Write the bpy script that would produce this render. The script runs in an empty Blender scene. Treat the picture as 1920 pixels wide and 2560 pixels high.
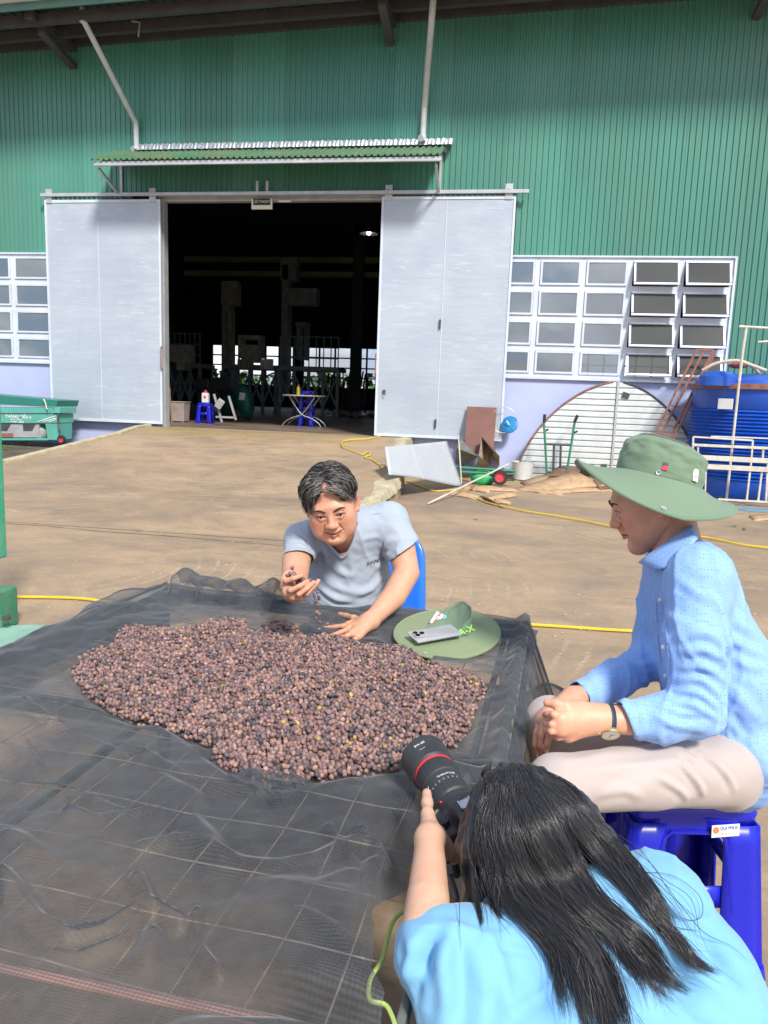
import bpy, bmesh, math, random
import numpy as np
from mathutils import Vector, Matrix, noise as mnoise
R = math.radians
random.seed(7); rng = np.random.default_rng(7)
sc = bpy.context.scene
COL = sc.collection
# ---------------------------------------------------------------- camera
H = 1.40                                   # lens height above the yard, metres
YAW, PITCH, ROLL = R(9.1), R(8.9), R(2.05)
FPX = 1850.0                               # focal length in pixels of the 1920x2560 picture
Fw = Vector((-math.sin(YAW)*math.cos(PITCH), math.cos(YAW)*math.cos(PITCH), -math.sin(PITCH)))
R0 = Vector((math.cos(YAW), math.sin(YAW), 0)); U0 = R0.cross(Fw)
Rt = R0*math.cos(ROLL) + U0*math.sin(ROLL)
Up = -R0*math.sin(ROLL) + U0*math.cos(ROLL)
CAM = Vector((0, 0, H))
cd = bpy.data.cameras.new('camera'); cam = bpy.data.objects.new('camera', cd); COL.objects.link(cam)
cd.sensor_fit = 'VERTICAL'; cd.sensor_height = 36.0; cd.lens = 36.0*FPX/2560
cd.clip_start = 0.05; cd.clip_end = 2000
m = Matrix((Rt, Up, -Fw)).transposed().to_4x4(); m.translation = CAM
cam.matrix_world = m; sc.camera = cam
# ---------------------------------------------------------------- sky, sun, exposure
SUN_EL, SUN_AZ = R(44), R(148)            # azimuth clockwise from +Y (towards the warehouse)
w = bpy.data.worlds.new('World'); sc.world = w; w.use_nodes = True
nt = w.node_tree; nt.nodes.clear()
def wn(t, **k):
    n = nt.nodes.new(t)
    for a, b in k.items(): setattr(n, a, b)
    return n
out = wn('ShaderNodeOutputWorld'); bg = wn('ShaderNodeBackground')
sky = wn('ShaderNodeTexSky', sky_type='NISHITA', sun_disc=False, sun_elevation=SUN_EL, sun_rotation=SUN_AZ)
sky.air_density = 1.0; sky.dust_density = 1.5
tc = wn('ShaderNodeTexCoord'); mp = wn('ShaderNodeMapping'); mp.inputs['Scale'].default_value = (1.0, 1.0, 2.6)
no = wn('ShaderNodeTexNoise'); no.inputs['Scale'].default_value = 2.8; no.inputs['Detail'].default_value = 8; no.inputs['Roughness'].default_value = 0.55
cr = wn('ShaderNodeValToRGB'); cr.color_ramp.elements[0].position = 0.44; cr.color_ramp.elements[1].position = 0.53
mixc = wn('ShaderNodeMix', data_type='RGBA'); mixc.inputs['B'].default_value = (6.3, 6.6, 7.1, 1)
bg.inputs['Strength'].default_value = 0.12
L = nt.links.new
L(tc.outputs['Generated'], mp.inputs['Vector']); L(mp.outputs[0], no.inputs['Vector']); L(no.outputs['Fac'], cr.inputs[0])
n2 = wn('ShaderNodeTexNoise'); n2.inputs['Scale'].default_value = 5.0; n2.inputs['Detail'].default_value = 6
c2 = wn('ShaderNodeValToRGB'); c2.color_ramp.elements[0].position = .38; c2.color_ramp.elements[0].color = (3.2,3.45,3.9,1); c2.color_ramp.elements[1].position = .62; c2.color_ramp.elements[1].color = (8.2,8.4,8.8,1)
L(mp.outputs[0], n2.inputs['Vector']); L(n2.outputs['Fac'], c2.inputs[0]); L(c2.outputs[0], mixc.inputs['B'])
L(cr.outputs[0], mixc.inputs['Factor']); bl = wn('ShaderNodeMix', data_type='RGBA'); bl.inputs['Factor'].default_value = .6; bl.inputs['B'].default_value = (1.3,2.5,5.2,1); L(sky.outputs[0], bl.inputs['A']); L(bl.outputs['Result'], mixc.inputs['A']); L(mixc.outputs['Result'], bg.inputs['Color']); L(bg.outputs[0], out.inputs[0])
sd = bpy.data.lights.new('sun', 'SUN'); sun = bpy.data.objects.new('sun', sd); COL.objects.link(sun)
sd.energy = 3.4; sd.angle = R(10); sd.color = (1.0, 0.95, 0.88)
sdir = Vector((math.sin(SUN_AZ)*math.cos(SUN_EL), math.cos(SUN_AZ)*math.cos(SUN_EL), math.sin(SUN_EL)))
sun.rotation_euler = sdir.to_track_quat('Z', 'Y').to_euler(); sun.location = (4, -4, 12)
sc.view_settings.view_transform = 'Standard'; sc.view_settings.look = 'None'; sc.view_settings.gamma = 1
sc.view_settings.use_curve_mapping = False; sc.view_settings.exposure = 0.52
sc.cycles.max_bounces = 8; sc.cycles.transparent_max_bounces = 24; sc.cycles.diffuse_bounces = 4
# ---------------------------------------------------------------- where a ray of the photograph meets the world
def ray(px, py): return (Fw + Rt*((px-960)/FPX) - Up*((py-1280)/FPX))
def pz(px, py, z=0.0):
    d = ray(px, py); return CAM + d*((z-H)/d.z)
def pY(px, py, Y):
    d = ray(px, py); return CAM + d*(Y/d.y)
def pd(px, py, dep): return CAM + ray(px, py)*dep
def proj(P):
    v = Vector(P)-CAM; d = v.dot(Fw); return (960+FPX*v.dot(Rt)/d, 1280-FPX*v.dot(Up)/d, d)
# ---------------------------------------------------------------- mesh builder
class MB:
    def __init__(s): s.v = []; s.f = []; s.mi = []; s.m = 0
    def add(s, vs, fs):
        b = len(s.v); s.v += [tuple(x) for x in vs]; s.f += [tuple(i+b for i in f) for f in fs]; s.mi += [s.m]*len(fs); return s
    def box(s, c, size, rot=None, taper=None):
        x, y, z = [a/2 for a in size]; c = Vector(c); vs = []
        for k in (-1, 1):
            t = taper if (taper and k > 0) else 1
            for a, b in ((-1,-1),(1,-1),(1,1),(-1,1)): vs.append(Vector((a*x*t, b*y*t, k*z)))
        if rot is not None:
            Rm = rot if isinstance(rot, Matrix) else Matrix.Rotation(rot, 3, 'Z'); vs = [Rm @ v for v in vs]
        return s.add([v+c for v in vs], [(0,3,2,1),(4,5,6,7),(0,1,5,4),(1,2,6,5),(2,3,7,6),(3,0,4,7)])
    def beam(s, a, b, wd, ht, up=(0,0,1)):
        a = Vector(a); b = Vector(b); d = (b-a).normalized(); u = Vector(up)
        if abs(d.dot(u)) > .98: u = Vector((0,1,0))
        r = d.cross(u).normalized(); u = r.cross(d).normalized(); vs = []
        for p in (a, b):
            for i, j in ((-1,-1),(1,-1),(1,1),(-1,1)): vs.append(p + r*(i*wd/2) + u*(j*ht/2))
        return s.add(vs, [(0,3,2,1),(4,5,6,7),(0,1,5,4),(1,2,6,5),(2,3,7,6),(3,0,4,7)])
    def tube(s, pts, r, n=8, closed=False, cap=True, flat=1.0):
        pts = [Vector(p) for p in pts]; N = len(pts); rs = r if hasattr(r, '__len__') else [r]*N
        T = []
        for i in range(N):
            a = pts[(i-1) % N] if (closed or i > 0) else pts[i]; b = pts[(i+1) % N] if (closed or i < N-1) else pts[i]
            t = (b-a); T.append(t.normalized() if t.length > 1e-9 else Vector((0,0,1)))
        u = T[0].orthogonal().normalized(); vs = []
        if abs(T[0].z) < .9: u = (Vector((0,0,1)) - T[0]*T[0].z).normalized()
        for i in range(N):
            if i: u = (u - T[i]*u.dot(T[i])); u = u.normalized() if u.length > 1e-6 else T[i].orthogonal().normalized()
            w_ = T[i].cross(u)
            for k in range(n):
                a = 2*math.pi*k/n; vs.append(pts[i] + u*(math.cos(a)*rs[i]*flat) + w_*(math.sin(a)*rs[i]))
        fs = []
        for i in range(N if closed else N-1):
            j = (i+1) % N
            for k in range(n): fs.append((i*n+k, i*n+(k+1) % n, j*n+(k+1) % n, j*n+k))
        if cap and not closed: fs += [tuple(range(n-1,-1,-1)), tuple((N-1)*n+k for k in range(n))]
        return s.add(vs, fs)
    def lathe(s, prof, c=(0,0,0), n=24, M_=None, cap=True, arc=2*math.pi, wob=None):
        c = Vector(c); vs = []; N = len(prof); full = arc > 6.28; nn = n if full else n+1
        for i, (r, z) in enumerate(prof):
            for k in range(nn):
                a = arc*k/n; rr = r*(1+(wob(a, z) if wob else 0)); v = Vector((rr*math.cos(a), rr*math.sin(a), z))
                vs.append((M_ @ v if M_ else v)+c)
        fs = []
        for i in range(N-1):
            for k in range(n): k2 = (k+1) % nn; fs.append((i*nn+k, i*nn+k2, (i+1)*nn+k2, (i+1)*nn+k))
        if cap and full:
            if prof[0][0] > 1e-5: fs.append(tuple(range(n-1,-1,-1)))
            if prof[-1][0] > 1e-5: fs.append(tuple((N-1)*n+k for k in range(n)))
        return s.add(vs, fs)
    def prism(s, poly, vec, ):
        n = len(poly); vec = Vector(vec); p = [Vector(a) for a in poly]
        return s.add(p+[a+vec for a in p], [tuple(range(n-1,-1,-1)), tuple(range(n,2*n))]+[(i,(i+1)%n,n+(i+1)%n,n+i) for i in range(n)])
    def grid(s, fn, nu, nv, closeu=False):
        vs = [fn(i/(nu if closeu else nu-1), j/(nv-1)) for j in range(nv) for i in range(nu)]
        fs = [(j*nu+i, j*nu+(i+1)%nu, (j+1)*nu+(i+1)%nu, (j+1)*nu+i) for j in range(nv-1) for i in range(nu if closeu else nu-1)]
        return s.add(vs, fs)
    def sphere(s, c, r, n=12, m=8, M_=None):
        r = r if hasattr(r, '__len__') else (r, r, r); c = Vector(c); vs = []
        vs.append(Vector((0,0,-r[2])))
        for j in range(1, m):
            t = math.pi*j/m - math.pi/2
            for i in range(n):
                a = 2*math.pi*i/n; vs.append(Vector((r[0]*math.cos(a)*math.cos(t), r[1]*math.sin(a)*math.cos(t), r[2]*math.sin(t))))
        vs.append(Vector((0,0,r[2]))); fs = []
        for i in range(n): fs.append((0, 1+(i+1)%n, 1+i))
        for j in range(m-2):
            for i in range(n): fs.append((1+j*n+i, 1+j*n+(i+1)%n, 1+(j+1)*n+(i+1)%n, 1+(j+1)*n+i))
        k = 1+(m-2)*n; T = len(vs)-1
        for i in range(n): fs.append((k+i, k+(i+1)%n, T))
        return s.add([((M_ @ v) if M_ else v)+c for v in vs], fs)
    def build(s, name, mat, parent=None, smooth=False, bevel=0, solid=0, sub=0, angle=40):
        base = Vector((0,0,0))
        if parent is not None: base = wloc(parent)
        me = bpy.data.meshes.new(name); me.from_pydata([(x-base.x, y-base.y, z-base.z) for x, y, z in s.v], [], s.f)
        return finish(me, name, mat, parent, smooth, bevel, solid, sub, angle, s.mi)
def wloc(o):
    v = Vector((0,0,0))
    while o is not None: v += o.location; o = o.parent
    return v
def finish(me, name, mat, parent, smooth=False, bevel=0, solid=0, sub=0, angle=40, mi=None):
    ms = mat if isinstance(mat, (list, tuple)) else [mat]
    for m_ in ms: me.materials.append(m_)
    if mi and len(ms) > 1: me.polygons.foreach_set('material_index', mi)
    if smooth:
        me.polygons.foreach_set('use_smooth', [True]*len(me.polygons))
        if angle < 180: me.set_sharp_from_angle(angle=R(angle))
    o = bpy.data.objects.new(name, me); COL.objects.link(o)
    if parent is not None: o.parent = parent
    if solid: md = o.modifiers.new('solid', 'SOLIDIFY'); md.thickness = solid; md.offset = 0
    if bevel: md = o.modifiers.new('bevel', 'BEVEL'); md.width = bevel; md.segments = 2; md.limit_method = 'ANGLE'
    if sub: md = o.modifiers.new('sub', 'SUBSURF'); md.levels = sub; md.render_levels = sub
    return o
def npmesh(name, V, F, mat, parent=None, smooth=True, angle=180, col=None, solid=0):
    base = np.array(wloc(parent)) if parent is not None else np.zeros(3)
    V = np.asarray(V, float)-base; F = np.asarray(F); k = F.shape[1]
    me = bpy.data.meshes.new(name); me.vertices.add(len(V)); me.vertices.foreach_set('co', V.ravel().astype(np.float32))
    me.loops.add(F.size); me.polygons.add(len(F)); me.loops.foreach_set('vertex_index', F.ravel().astype(np.int32))
    me.polygons.foreach_set('loop_start', np.arange(0, F.size, k, dtype=np.int32))
    me.update(calc_edges=True)
    if col is not None:
        a = me.color_attributes.new('tint', 'FLOAT_COLOR', 'POINT'); c4 = np.ones((len(V), 4), np.float32); c4[:, :3] = col; a.data.foreach_set('color', c4.ravel())
    o = finish(me, name, mat, parent, smooth, angle=angle)
    if solid: md = o.modifiers.new('solid', 'SOLIDIFY'); md.thickness = solid; md.offset = -1
    return o
def thing(name, label, cat, loc=(0,0,0), group=None, rz=0):
    o = bpy.data.objects.new(name, None); COL.objects.link(o); o.location = Vector(loc); o.rotation_euler.z = rz
    o.empty_display_size = .1; return tag(o, label, cat, group)
def tag(o, label, cat, group=None, kind=None):
    o['label'] = label
    if cat: o['category'] = cat
    if group: o['group'] = group
    if kind: o['kind'] = kind
    return o
def setting(o): o['kind'] = 'structure'; return o
def dup(o, parent=None):
    c = o.copy(); COL.objects.link(c)
    if parent is not None: c.parent = parent
    for ch in list(o.children): dup(ch, c)
    return c
def recenter(o):
    """move a top-level mesh's origin to the bottom middle of its geometry"""
    me = o.data; n = len(me.vertices); a = np.empty(n*3, np.float32); me.vertices.foreach_get('co', a); a = a.reshape(-1,3)
    lo, hi = a.min(0), a.max(0); c = np.array([(lo[0]+hi[0])/2, (lo[1]+hi[1])/2, lo[2]])
    a -= c.astype(np.float32); me.vertices.foreach_set('co', a.ravel()); me.update(); o.location = Vector(o.location)+Vector(c.tolist()); return o
# ---------------------------------------------------------------- text as thin real letters
def text(parent, name, s, size, M_, mat, depth=.0004, align='CENTER', shear=0, off=0.0):
    cu = bpy.data.curves.new('t', 'FONT'); cu.body = s; cu.size = size; cu.align_x = align; cu.align_y = 'CENTER'; cu.extrude = depth; cu.shear = shear; cu.offset = off; cu.resolution_u = 3
    to = bpy.data.objects.new('t', cu); COL.objects.link(to); bpy.context.view_layer.update()
    me = bpy.data.meshes.new_from_object(to.evaluated_get(bpy.context.evaluated_depsgraph_get())); me.name = name
    bpy.data.objects.remove(to); bpy.data.curves.remove(cu)
    me.transform(M_); base = wloc(parent) if parent is not None else Vector((0,0,0)); me.transform(Matrix.Translation(-base))
    me.materials.clear(); me.materials.append(mat)
    o = bpy.data.objects.new(name, me); COL.objects.link(o)
    if parent is not None: o.parent = parent
    return o
def frame(o, x, n):
    """4x4 with origin o, x axis along x and z axis along n"""
    n = Vector(n).normalized(); x = Vector(x); x = (x-n*x.dot(n)).normalized(); y = n.cross(x)
    m_ = Matrix((x, y, n)).transposed().to_4x4(); m_.translation = Vector(o); return m_
# ---------------------------------------------------------------- materials
class NT:
    def __init__(s, name):
        s.m = bpy.data.materials.new(name); s.m.use_nodes = True; s.t = s.m.node_tree; s.t.nodes.clear()
        s.o = s.n('ShaderNodeOutputMaterial'); s.p = s.n('ShaderNodeBsdfPrincipled'); s.l(s.p.outputs[0], s.o.inputs[0])
    def n(s, t, **k):
        q = s.t.nodes.new(t)
        for a, b in k.items():
            if hasattr(q, a): setattr(q, a, b)
            else: q.inputs[a].default_value = b
        return q
    def l(s, a, b): s.t.links.new(a, b)
    def co(s, kind='Object', scale=(1,1,1), rot=(0,0,0)):
        t = s.n('ShaderNodeTexCoord'); m_ = s.n('ShaderNodeMapping'); m_.inputs['Scale'].default_value = scale; m_.inputs['Rotation'].default_value = rot
        s.l(t.outputs[kind], m_.inputs[0]); return m_.outputs[0]
    def noise(s, vec, scale=5, detail=4, rough=.5, dist=0):
        q = s.n('ShaderNodeTexNoise'); q.inputs['Scale'].default_value = scale; q.inputs['Detail'].default_value = detail; q.inputs['Roughness'].default_value = rough; q.inputs['Distortion'].default_value = dist
        s.l(vec, q.inputs['Vector']); return q.outputs['Fac']
    def ramp(s, fac, pts):
        q = s.n('ShaderNodeValToRGB'); e = q.color_ramp.elements
        while len(e) < len(pts): e.new(.5)
        for i, (p, c) in enumerate(pts):
            e[i].position = p; c = c if hasattr(c, '__len__') else (c,c,c); e[i].color = (*c[:3], 1)
        s.l(fac, q.inputs[0]); return q.outputs[0]
    def mix(s, fac, a, b, mode='MIX'):
        q = s.n('ShaderNodeMix', data_type='RGBA', blend_type=mode)
        for v, k in ((fac, 'Factor'), (a, 'A'), (b, 'B')):
            if hasattr(v, 'node'): s.l(v, q.inputs[k])
            elif k == 'Factor': q.inputs[k].default_value = v
            else: q.inputs[k].default_value = (*v[:3], 1)
        return q.outputs['Result']
    def bump(s, h, strength=.3, dist=.01, normal=None):
        q = s.n('ShaderNodeBump'); q.inputs['Strength'].default_value = strength; q.inputs['Distance'].default_value = dist
        s.l(h, q.inputs['Height'])
        if normal is not None: s.l(normal, q.inputs['Normal'])
        s.l(q.outputs[0], s.p.inputs['Normal']); return q.outputs[0]
    def math(s, op, a, b=None):
        q = s.n('ShaderNodeMath', operation=op)
        for i, v in enumerate((a, b)):
            if v is None: continue
            if hasattr(v, 'node'): s.l(v, q.inputs[i])
            else: q.inputs[i].default_value = v
        return q.outputs[0]
    def set(s, **k):
        for a, b in k.items():
            i = s.p.inputs[a.replace('_', ' ')]
            if hasattr(b, 'node'): s.l(b, i)
            elif hasattr(b, '__len__') and len(b) == 3: i.default_value = (*b, 1)
            else: i.default_value = b
        return s
def lin(r, g, b):
    f = lambda c: (c/255/12.92 if c/255 <= .04045 else ((c/255+.055)/1.055)**2.4); return (f(r), f(g), f(b))
def mat(name, col, rough=.55, metal=0, var=.15, scale=4, dirt=0, dirtcol=(.12,.08,.05), bump=.1, bscale=60, spec=.5, tint=False, coat=0, sss=0, stretch=(1,1,1)):
    t = NT(name); v = t.co(scale=stretch); nz = t.noise(v, scale, 5, .6)
    c0 = tuple(x*(1-var) for x in col); c1 = tuple(min(1, x*(1+var)) for x in col)
    c = t.ramp(nz, [(.3, c0), (.7, c1)])
    if dirt:
        d = t.ramp(t.noise(v, scale*1.7, 8, .7, .5), [(.5-.25*dirt, 0), (.85-.3*dirt, 1)]); f = t.math('MULTIPLY', d, dirt); c = t.mix(f, c, dirtcol)
    if tint:
        a = t.n('ShaderNodeAttribute'); a.attribute_name = 'tint'; c = t.mix(1.0, c, a.outputs['Color'], 'MULTIPLY')
    t.set(Base_Color=c, Metallic=metal); t.p.inputs['Specular IOR Level'].default_value = spec
    r = t.ramp(t.noise(v, scale*2.3, 4, .6), [(.3, max(0, rough-.1)), (.7, min(1, rough+.1))]); t.l(r, t.p.inputs['Roughness'])
    if coat: t.p.inputs['Coat Weight'].default_value = coat; t.p.inputs['Coat Roughness'].default_value = .2
    if sss: t.p.inputs['Subsurface Weight'].default_value = sss; t.p.inputs['Subsurface Radius'].default_value = (1,.35,.2); t.p.inputs['Subsurface Scale'].default_value = .006
    if bump: t.bump(t.noise(v, bscale, 4, .6), bump, .004)
    return t.m
# ================================================================ materials of the place
YW = 13.9                                   # plane of the warehouse front
ZF = 0.64                                   # warehouse floor above the yard
GREEN = mat('green_sheet_paint', (.080,.265,.205), rough=.28, var=.12, scale=.6, dirt=.25, dirtcol=(.16,.2,.15), bump=.04, bscale=8, stretch=(1,1,.25))
GREEN2 = mat('green_canopy_paint', (.07,.20,.12), rough=.45, var=.15, scale=1.2, dirt=.55, dirtcol=(.25,.24,.10), bump=.05)
_t = GREEN.node_tree; _oi = _t.nodes.new('ShaderNodeObjectInfo'); _mr = _t.nodes.new('ShaderNodeMapRange'); _mr.inputs['To Min'].default_value = .86; _mr.inputs['To Max'].default_value = 1.12; _t.links.new(_oi.outputs['Random'], _mr.inputs['Value'])
_mx = _t.nodes.new('ShaderNodeMix'); _mx.data_type = 'RGBA'; _mx.blend_type = 'MULTIPLY'; _mx.inputs['Factor'].default_value = 1; _bs = _t.nodes['Principled BSDF']; _sk = _bs.inputs['Base Color'].links[0].from_socket; _t.links.new(_sk, _mx.inputs['A']); _t.links.new(_mr.outputs[0], _mx.inputs['B']); _t.links.new(_mx.outputs['Result'], _bs.inputs['Base Color'])
LAV = mat('lavender_wall_paint', (.44,.50,.74), rough=.8, var=.06, scale=.7, dirt=.3, dirtcol=(.30,.33,.46), bump=.15, bscale=40)
GALV = mat('galvanised_steel', (.50,.52,.54), rough=.42, metal=.35, var=.15, scale=3, dirt=.25, dirtcol=(.2,.18,.15))
PIPE = mat('grey_pipe', (.52,.55,.55), rough=.45, var=.15, scale=3, dirt=.4, dirtcol=(.22,.24,.2))
ALU = mat('window_frame_paint', (.60,.66,.76), rough=.4, var=.08, scale=2, dirt=.25, dirtcol=(.35,.35,.35))
DARKST = mat('dark_steel', (.07,.075,.08), rough=.5, metal=.2, var=.3, dirt=.3)
EAVE = mat('eave_steel', (.065,.065,.07), rough=.6, var=.2, dirt=.2)
WHITEP = mat('white_paint', (.72,.76,.80), rough=.5, var=.05, dirt=.15, dirtcol=(.4,.4,.38))
RUST = mat('rusty_steel', (.26,.09,.055), rough=.75, var=.4, scale=12, dirt=.5, dirtcol=(.35,.25,.22), bump=.4)
def door_mat():
    t = NT('pale_door_steel'); v = t.co(scale=(1.3,1,9)); v2 = t.co(scale=(1,1,1))
    n1 = t.noise(v, 2.2, 6, .65, .6); n2 = t.noise(v2, .9, 3, .5)
    c = t.ramp(n2, [(.3,(.40,.46,.54)), (.7,(.47,.53,.60))])
    s = t.ramp(n1, [(.55,0), (.66,1)]); msk = t.ramp(t.noise(v2, .8, 3, .6), [(.44,0), (.56,1)])
    c = t.mix(t.math('MULTIPLY', t.math('MULTIPLY', s, msk), .38), c, (.70,.74,.78)); c = t.mix(t.ramp(t.noise(t.co(scale=(.8,1,2.2)), 1.7, 5, .6), [(.55,0), (.75,.35)]), c, (.60,.65,.70)); c = t.mix(t.ramp(t.noise(t.co(scale=(3,1,.35)), 1.5, 6, .7), [(.6,0), (.8,.35)]), c, (.34,.36,.38))  # whitish smears, with reflective streak highlights painted into the base colour
    t.set(Base_Color=c, Roughness=.38, Metallic=.15); t.bump(t.noise(t.co(scale=(1,1,5)), 1.6, 4, .6), .35, .02); return t.m
DOOR = door_mat()
def glass_mat(name, tint, rough=.03, alpha=.25, spec=1.0, ior=2.1):
    t = NT(name); t.set(Base_Color=tint, Roughness=rough, Metallic=0); t.p.inputs['Specular IOR Level'].default_value = spec; t.p.inputs['IOR'].default_value = ior
    tr = t.n('ShaderNodeBsdfTransparent'); mx = t.n('ShaderNodeMixShader'); mx.inputs[0].default_value = alpha
    t.bump(t.noise(t.co(), .8, 2, .5), .25, .03)
    t.l(t.p.outputs[0], mx.inputs[1]); t.l(tr.outputs[0], mx.inputs[2]); t.l(mx.outputs[0], t.o.inputs[0]); return t.m
GLASS = glass_mat('window_glass', (.13,.17,.205))
GLASSD = glass_mat('tilted_window_glass', (.055,.058,.052), .08, .2, .8, 1.6)  # darker copy of the pane glass; its dimmer reflection is put into the tint
def plastic(name, col, rough=.3, sss=.0): return mat(name, col, rough=rough, var=.05, scale=3, bump=.02, bscale=20, spec=.5, coat=.15)
BLUE = plastic('royal_blue_plastic', (.012,.018,.50), .28)
BLUE2 = plastic('sky_blue_plastic', (.02,.17,.78), .3)
# ---------------------------------------------------------------- ground
def ground_mat(name='yard_concrete'):
    t = NT(name); v = t.co('Object')
    big = t.noise(t.co(scale=(.55,1,1)), .55, 6, .6, .4); mid = t.noise(t.co(scale=(.85,1.1,1)), 2.3, 9, .74, .6); streak = t.noise(t.co(scale=(.7,1.5,1), rot=(0,0,.35)), 2.2, 10, .78, .8); fine = t.noise(v, 30, 6, .75)
    c = t.ramp(big, [(.30,(.24,.175,.12)), (.46,(.335,.24,.155)), (.60,(.41,.29,.18)), (.75,(.45,.33,.215))])
    c = t.mix(t.ramp(mid, [(.34,.55), (.54,0)]), c, (.19,.155,.125))
    c = t.mix(t.ramp(mid, [(.56,0), (.72,.55)]), c, (.46,.34,.225))
    c = t.mix(t.ramp(streak, [(.57,0), (.68,.50)]), c, (.56,.43,.29))
    c = t.mix(t.ramp(streak, [(.34,.22), (.46,0)]), c, (.20,.165,.13))
    c = t.mix(t.ramp(t.noise(t.co(scale=(.4,1,1)), .9, 4, .6), [(.60,0), (.70,.45)]), c, (.17,.155,.135))
    # worn curved tyre scrapes
    wv = t.n('ShaderNodeTexWave', wave_type='RINGS', rings_direction='SPHERICAL'); wv.inputs['Scale'].default_value = 2.2; wv.inputs['Distortion'].default_value = 1.2; wv.inputs['Detail'].default_value = 3; wv.inputs['Detail Scale'].default_value = 3
    mp_ = t.n('ShaderNodeMapping'); mp_.inputs['Location'].default_value = (3.4,-5.2,0); tcx = t.n('ShaderNodeTexCoord'); t.l(tcx.outputs['Object'], mp_.inputs[0]); t.l(mp_.outputs[0], wv.inputs['Vector'])
    arcs = t.math('MULTIPLY', t.ramp(wv.outputs['Fac'], [(.88,0), (.99,1)]), t.math('MULTIPLY', t.ramp(t.noise(v, .7, 2, .5), [(.52,0), (.62,.5)]), t.ramp(fine, [(.4,0), (.6,1)])))
    c = t.mix(arcs, c, (.58,.46,.33))
    sx = t.n('ShaderNodeSeparateXYZ'); t.l(v, sx.inputs[0]); moss = t.math('MULTIPLY', t.ramp(t.math('DIVIDE', sx.outputs['Y'], 14.0), [(.86,0), (.93,.8)]), t.ramp(t.noise(t.co(scale=(1,2,1)), 1.1, 5, .65), [(.44,0), (.58,1)]))
    c = t.mix(moss, c, (.36,.27,.06))
    c = t.mix(t.ramp(fine, [(.3,.35), (.5,0)]), c, (.12,.095,.07)); c = t.mix(t.ramp(fine, [(.62,0), (.75,.35)]), c, (.55,.45,.33))
    t.set(Base_Color=c); t.l(t.ramp(mid, [(.3,.55), (.6,.88)]), t.p.inputs['Roughness'])
    b = t.bump(mid, .3, .012); t.bump(fine, .45, .004, b); return t.m
YARD = ground_mat()
def rampz(Y): 
    s = min(1, max(0, (Y-6.9)/6.2)); return ZF*(s*s*(3-2*s)*.35 + s*.65)
g = MB()
g.grid(lambda a, b: Vector((-300+600*a, -250+600*b, 0)), 2, 2)
setting(g.build('yard', YARD))
# ramp up to the doors
def hit_ramp(px, py):
    d = ray(px, py); lo, hi = 3.0/d.y, 14.2/d.y
    for _ in range(40):
        m_ = (lo+hi)/2; p = CAM+d*m_
        if p.z > rampz(p.y): lo = m_
        else: hi = m_
    return CAM+d*lo
_L = [hit_ramp(*p) for p in ((0,1160),(100,1137),(200,1112),(300,1086),(385,1066))]
_R = [hit_ramp(*p) for p in ((840,1318),(900,1278),(938,1251),(966,1224),(990,1197),(1003,1150),(1012,1100))]
LY, LX = [p.y for p in _L], [p.x for p in _L]; RY, RX = [p.y for p in _R], [p.x for p in _R]
def ramp_l(Y): return float(np.interp(Y, [6.7]+LY+[13.9], [LX[0]-.3]+LX+[LX[-1]-.05])) if Y > LY[0] else LX[0]-(LY[0]-Y)*.12
def ramp_r(Y): return float(np.interp(Y, [6.7]+RY+[13.9], [RX[0]+.5]+RX+[RX[-1]]))
print('ramp L', [(round(a,2),round(b,2)) for a,b in zip(LX,LY)], 'R', [(round(a,2),round(b,2)) for a,b in zip(RX,RY)])
g = MB(); NU, NV = 40, 60
def rf(a, b):
    Y = 6.7 + 7.19*b; x = ramp_l(Y) + (ramp_r(Y)-ramp_l(Y))*a
    return Vector((x, Y, rampz(Y)+.004+.012*mnoise.noise(Vector((x*.6, Y*.6, 0)))*min(1, b*4)))
g.grid(rf, NU, NV)
for s, fx in ((0, ramp_l), (1, ramp_r)):
    g.grid(lambda a, b: (lambda p: Vector((p.x+(-.05 if s == 0 else .05)*(1-a), p.y, p.z*a - (1-a)*.02)))(rf(s, b)), 2, NV)
setting(g.build('ramp', YARD, smooth=True, angle=30))
CURB = mat('pale_kerb_concrete', (.50,.44,.30), rough=.85, var=.2, scale=5, dirt=.5, dirtcol=(.22,.2,.09), bump=.5)
g = MB(); pts = [rf(0, b/30)+Vector((-.05,0,.02)) for b in range(12, 31)]; 
for i in range(len(pts)-1): g.beam(pts[i]-Vector((0,0,.05)), pts[i+1]-Vector((0,0,.05)), .12, .14)
setting(g.build('kerb', CURB, bevel=.015))
g = MB()
def redge_f(a, b):
    p = rf(1, .12+.88*a); wv = .5+.5*mnoise.noise(Vector((p.y*1.3, 2, 0))); off = (-.26*wv-.04)+(.32*wv+.07)*b
    return Vector((p.x+off+.03*mnoise.noise(Vector((p.y*5, b*3, 1))), p.y, p.z+.012*math.sin(math.pi*min(1,b*1.3))-(.30*p.z+.03 if b > .95 else 0)+.012*mnoise.noise(Vector((p.y*6, b*4, 3)))))
g.grid(redge_f, 140, 9); setting(g.build('ramp_edge', CURB, smooth=True, angle=50))
SOIL = mat('dark_soil', (.10,.075,.055), rough=.95, var=.4, scale=3, bump=.9, bscale=18)
g = MB(); g.grid(lambda a, b: Vector((-16+9.1*a, 8.4+5.48*b, min(.22, .02+.09*b*5.48) -.03*max(0,a-.95)*20*.0+.02*mnoise.noise(Vector((a*20,b*12,0))))), 40, 24)
setting(g.build('soil_strip', SOIL, smooth=True))
JNT = mat('joint_dirt', (.16,.115,.085), rough=.9, var=.4, scale=3)
g = MB()
jl = [pz(x, y, .004) for x, y in ((0,1307),(120,1316),(250,1327),(400,1339),(560,1352),(720,1364))]
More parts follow.
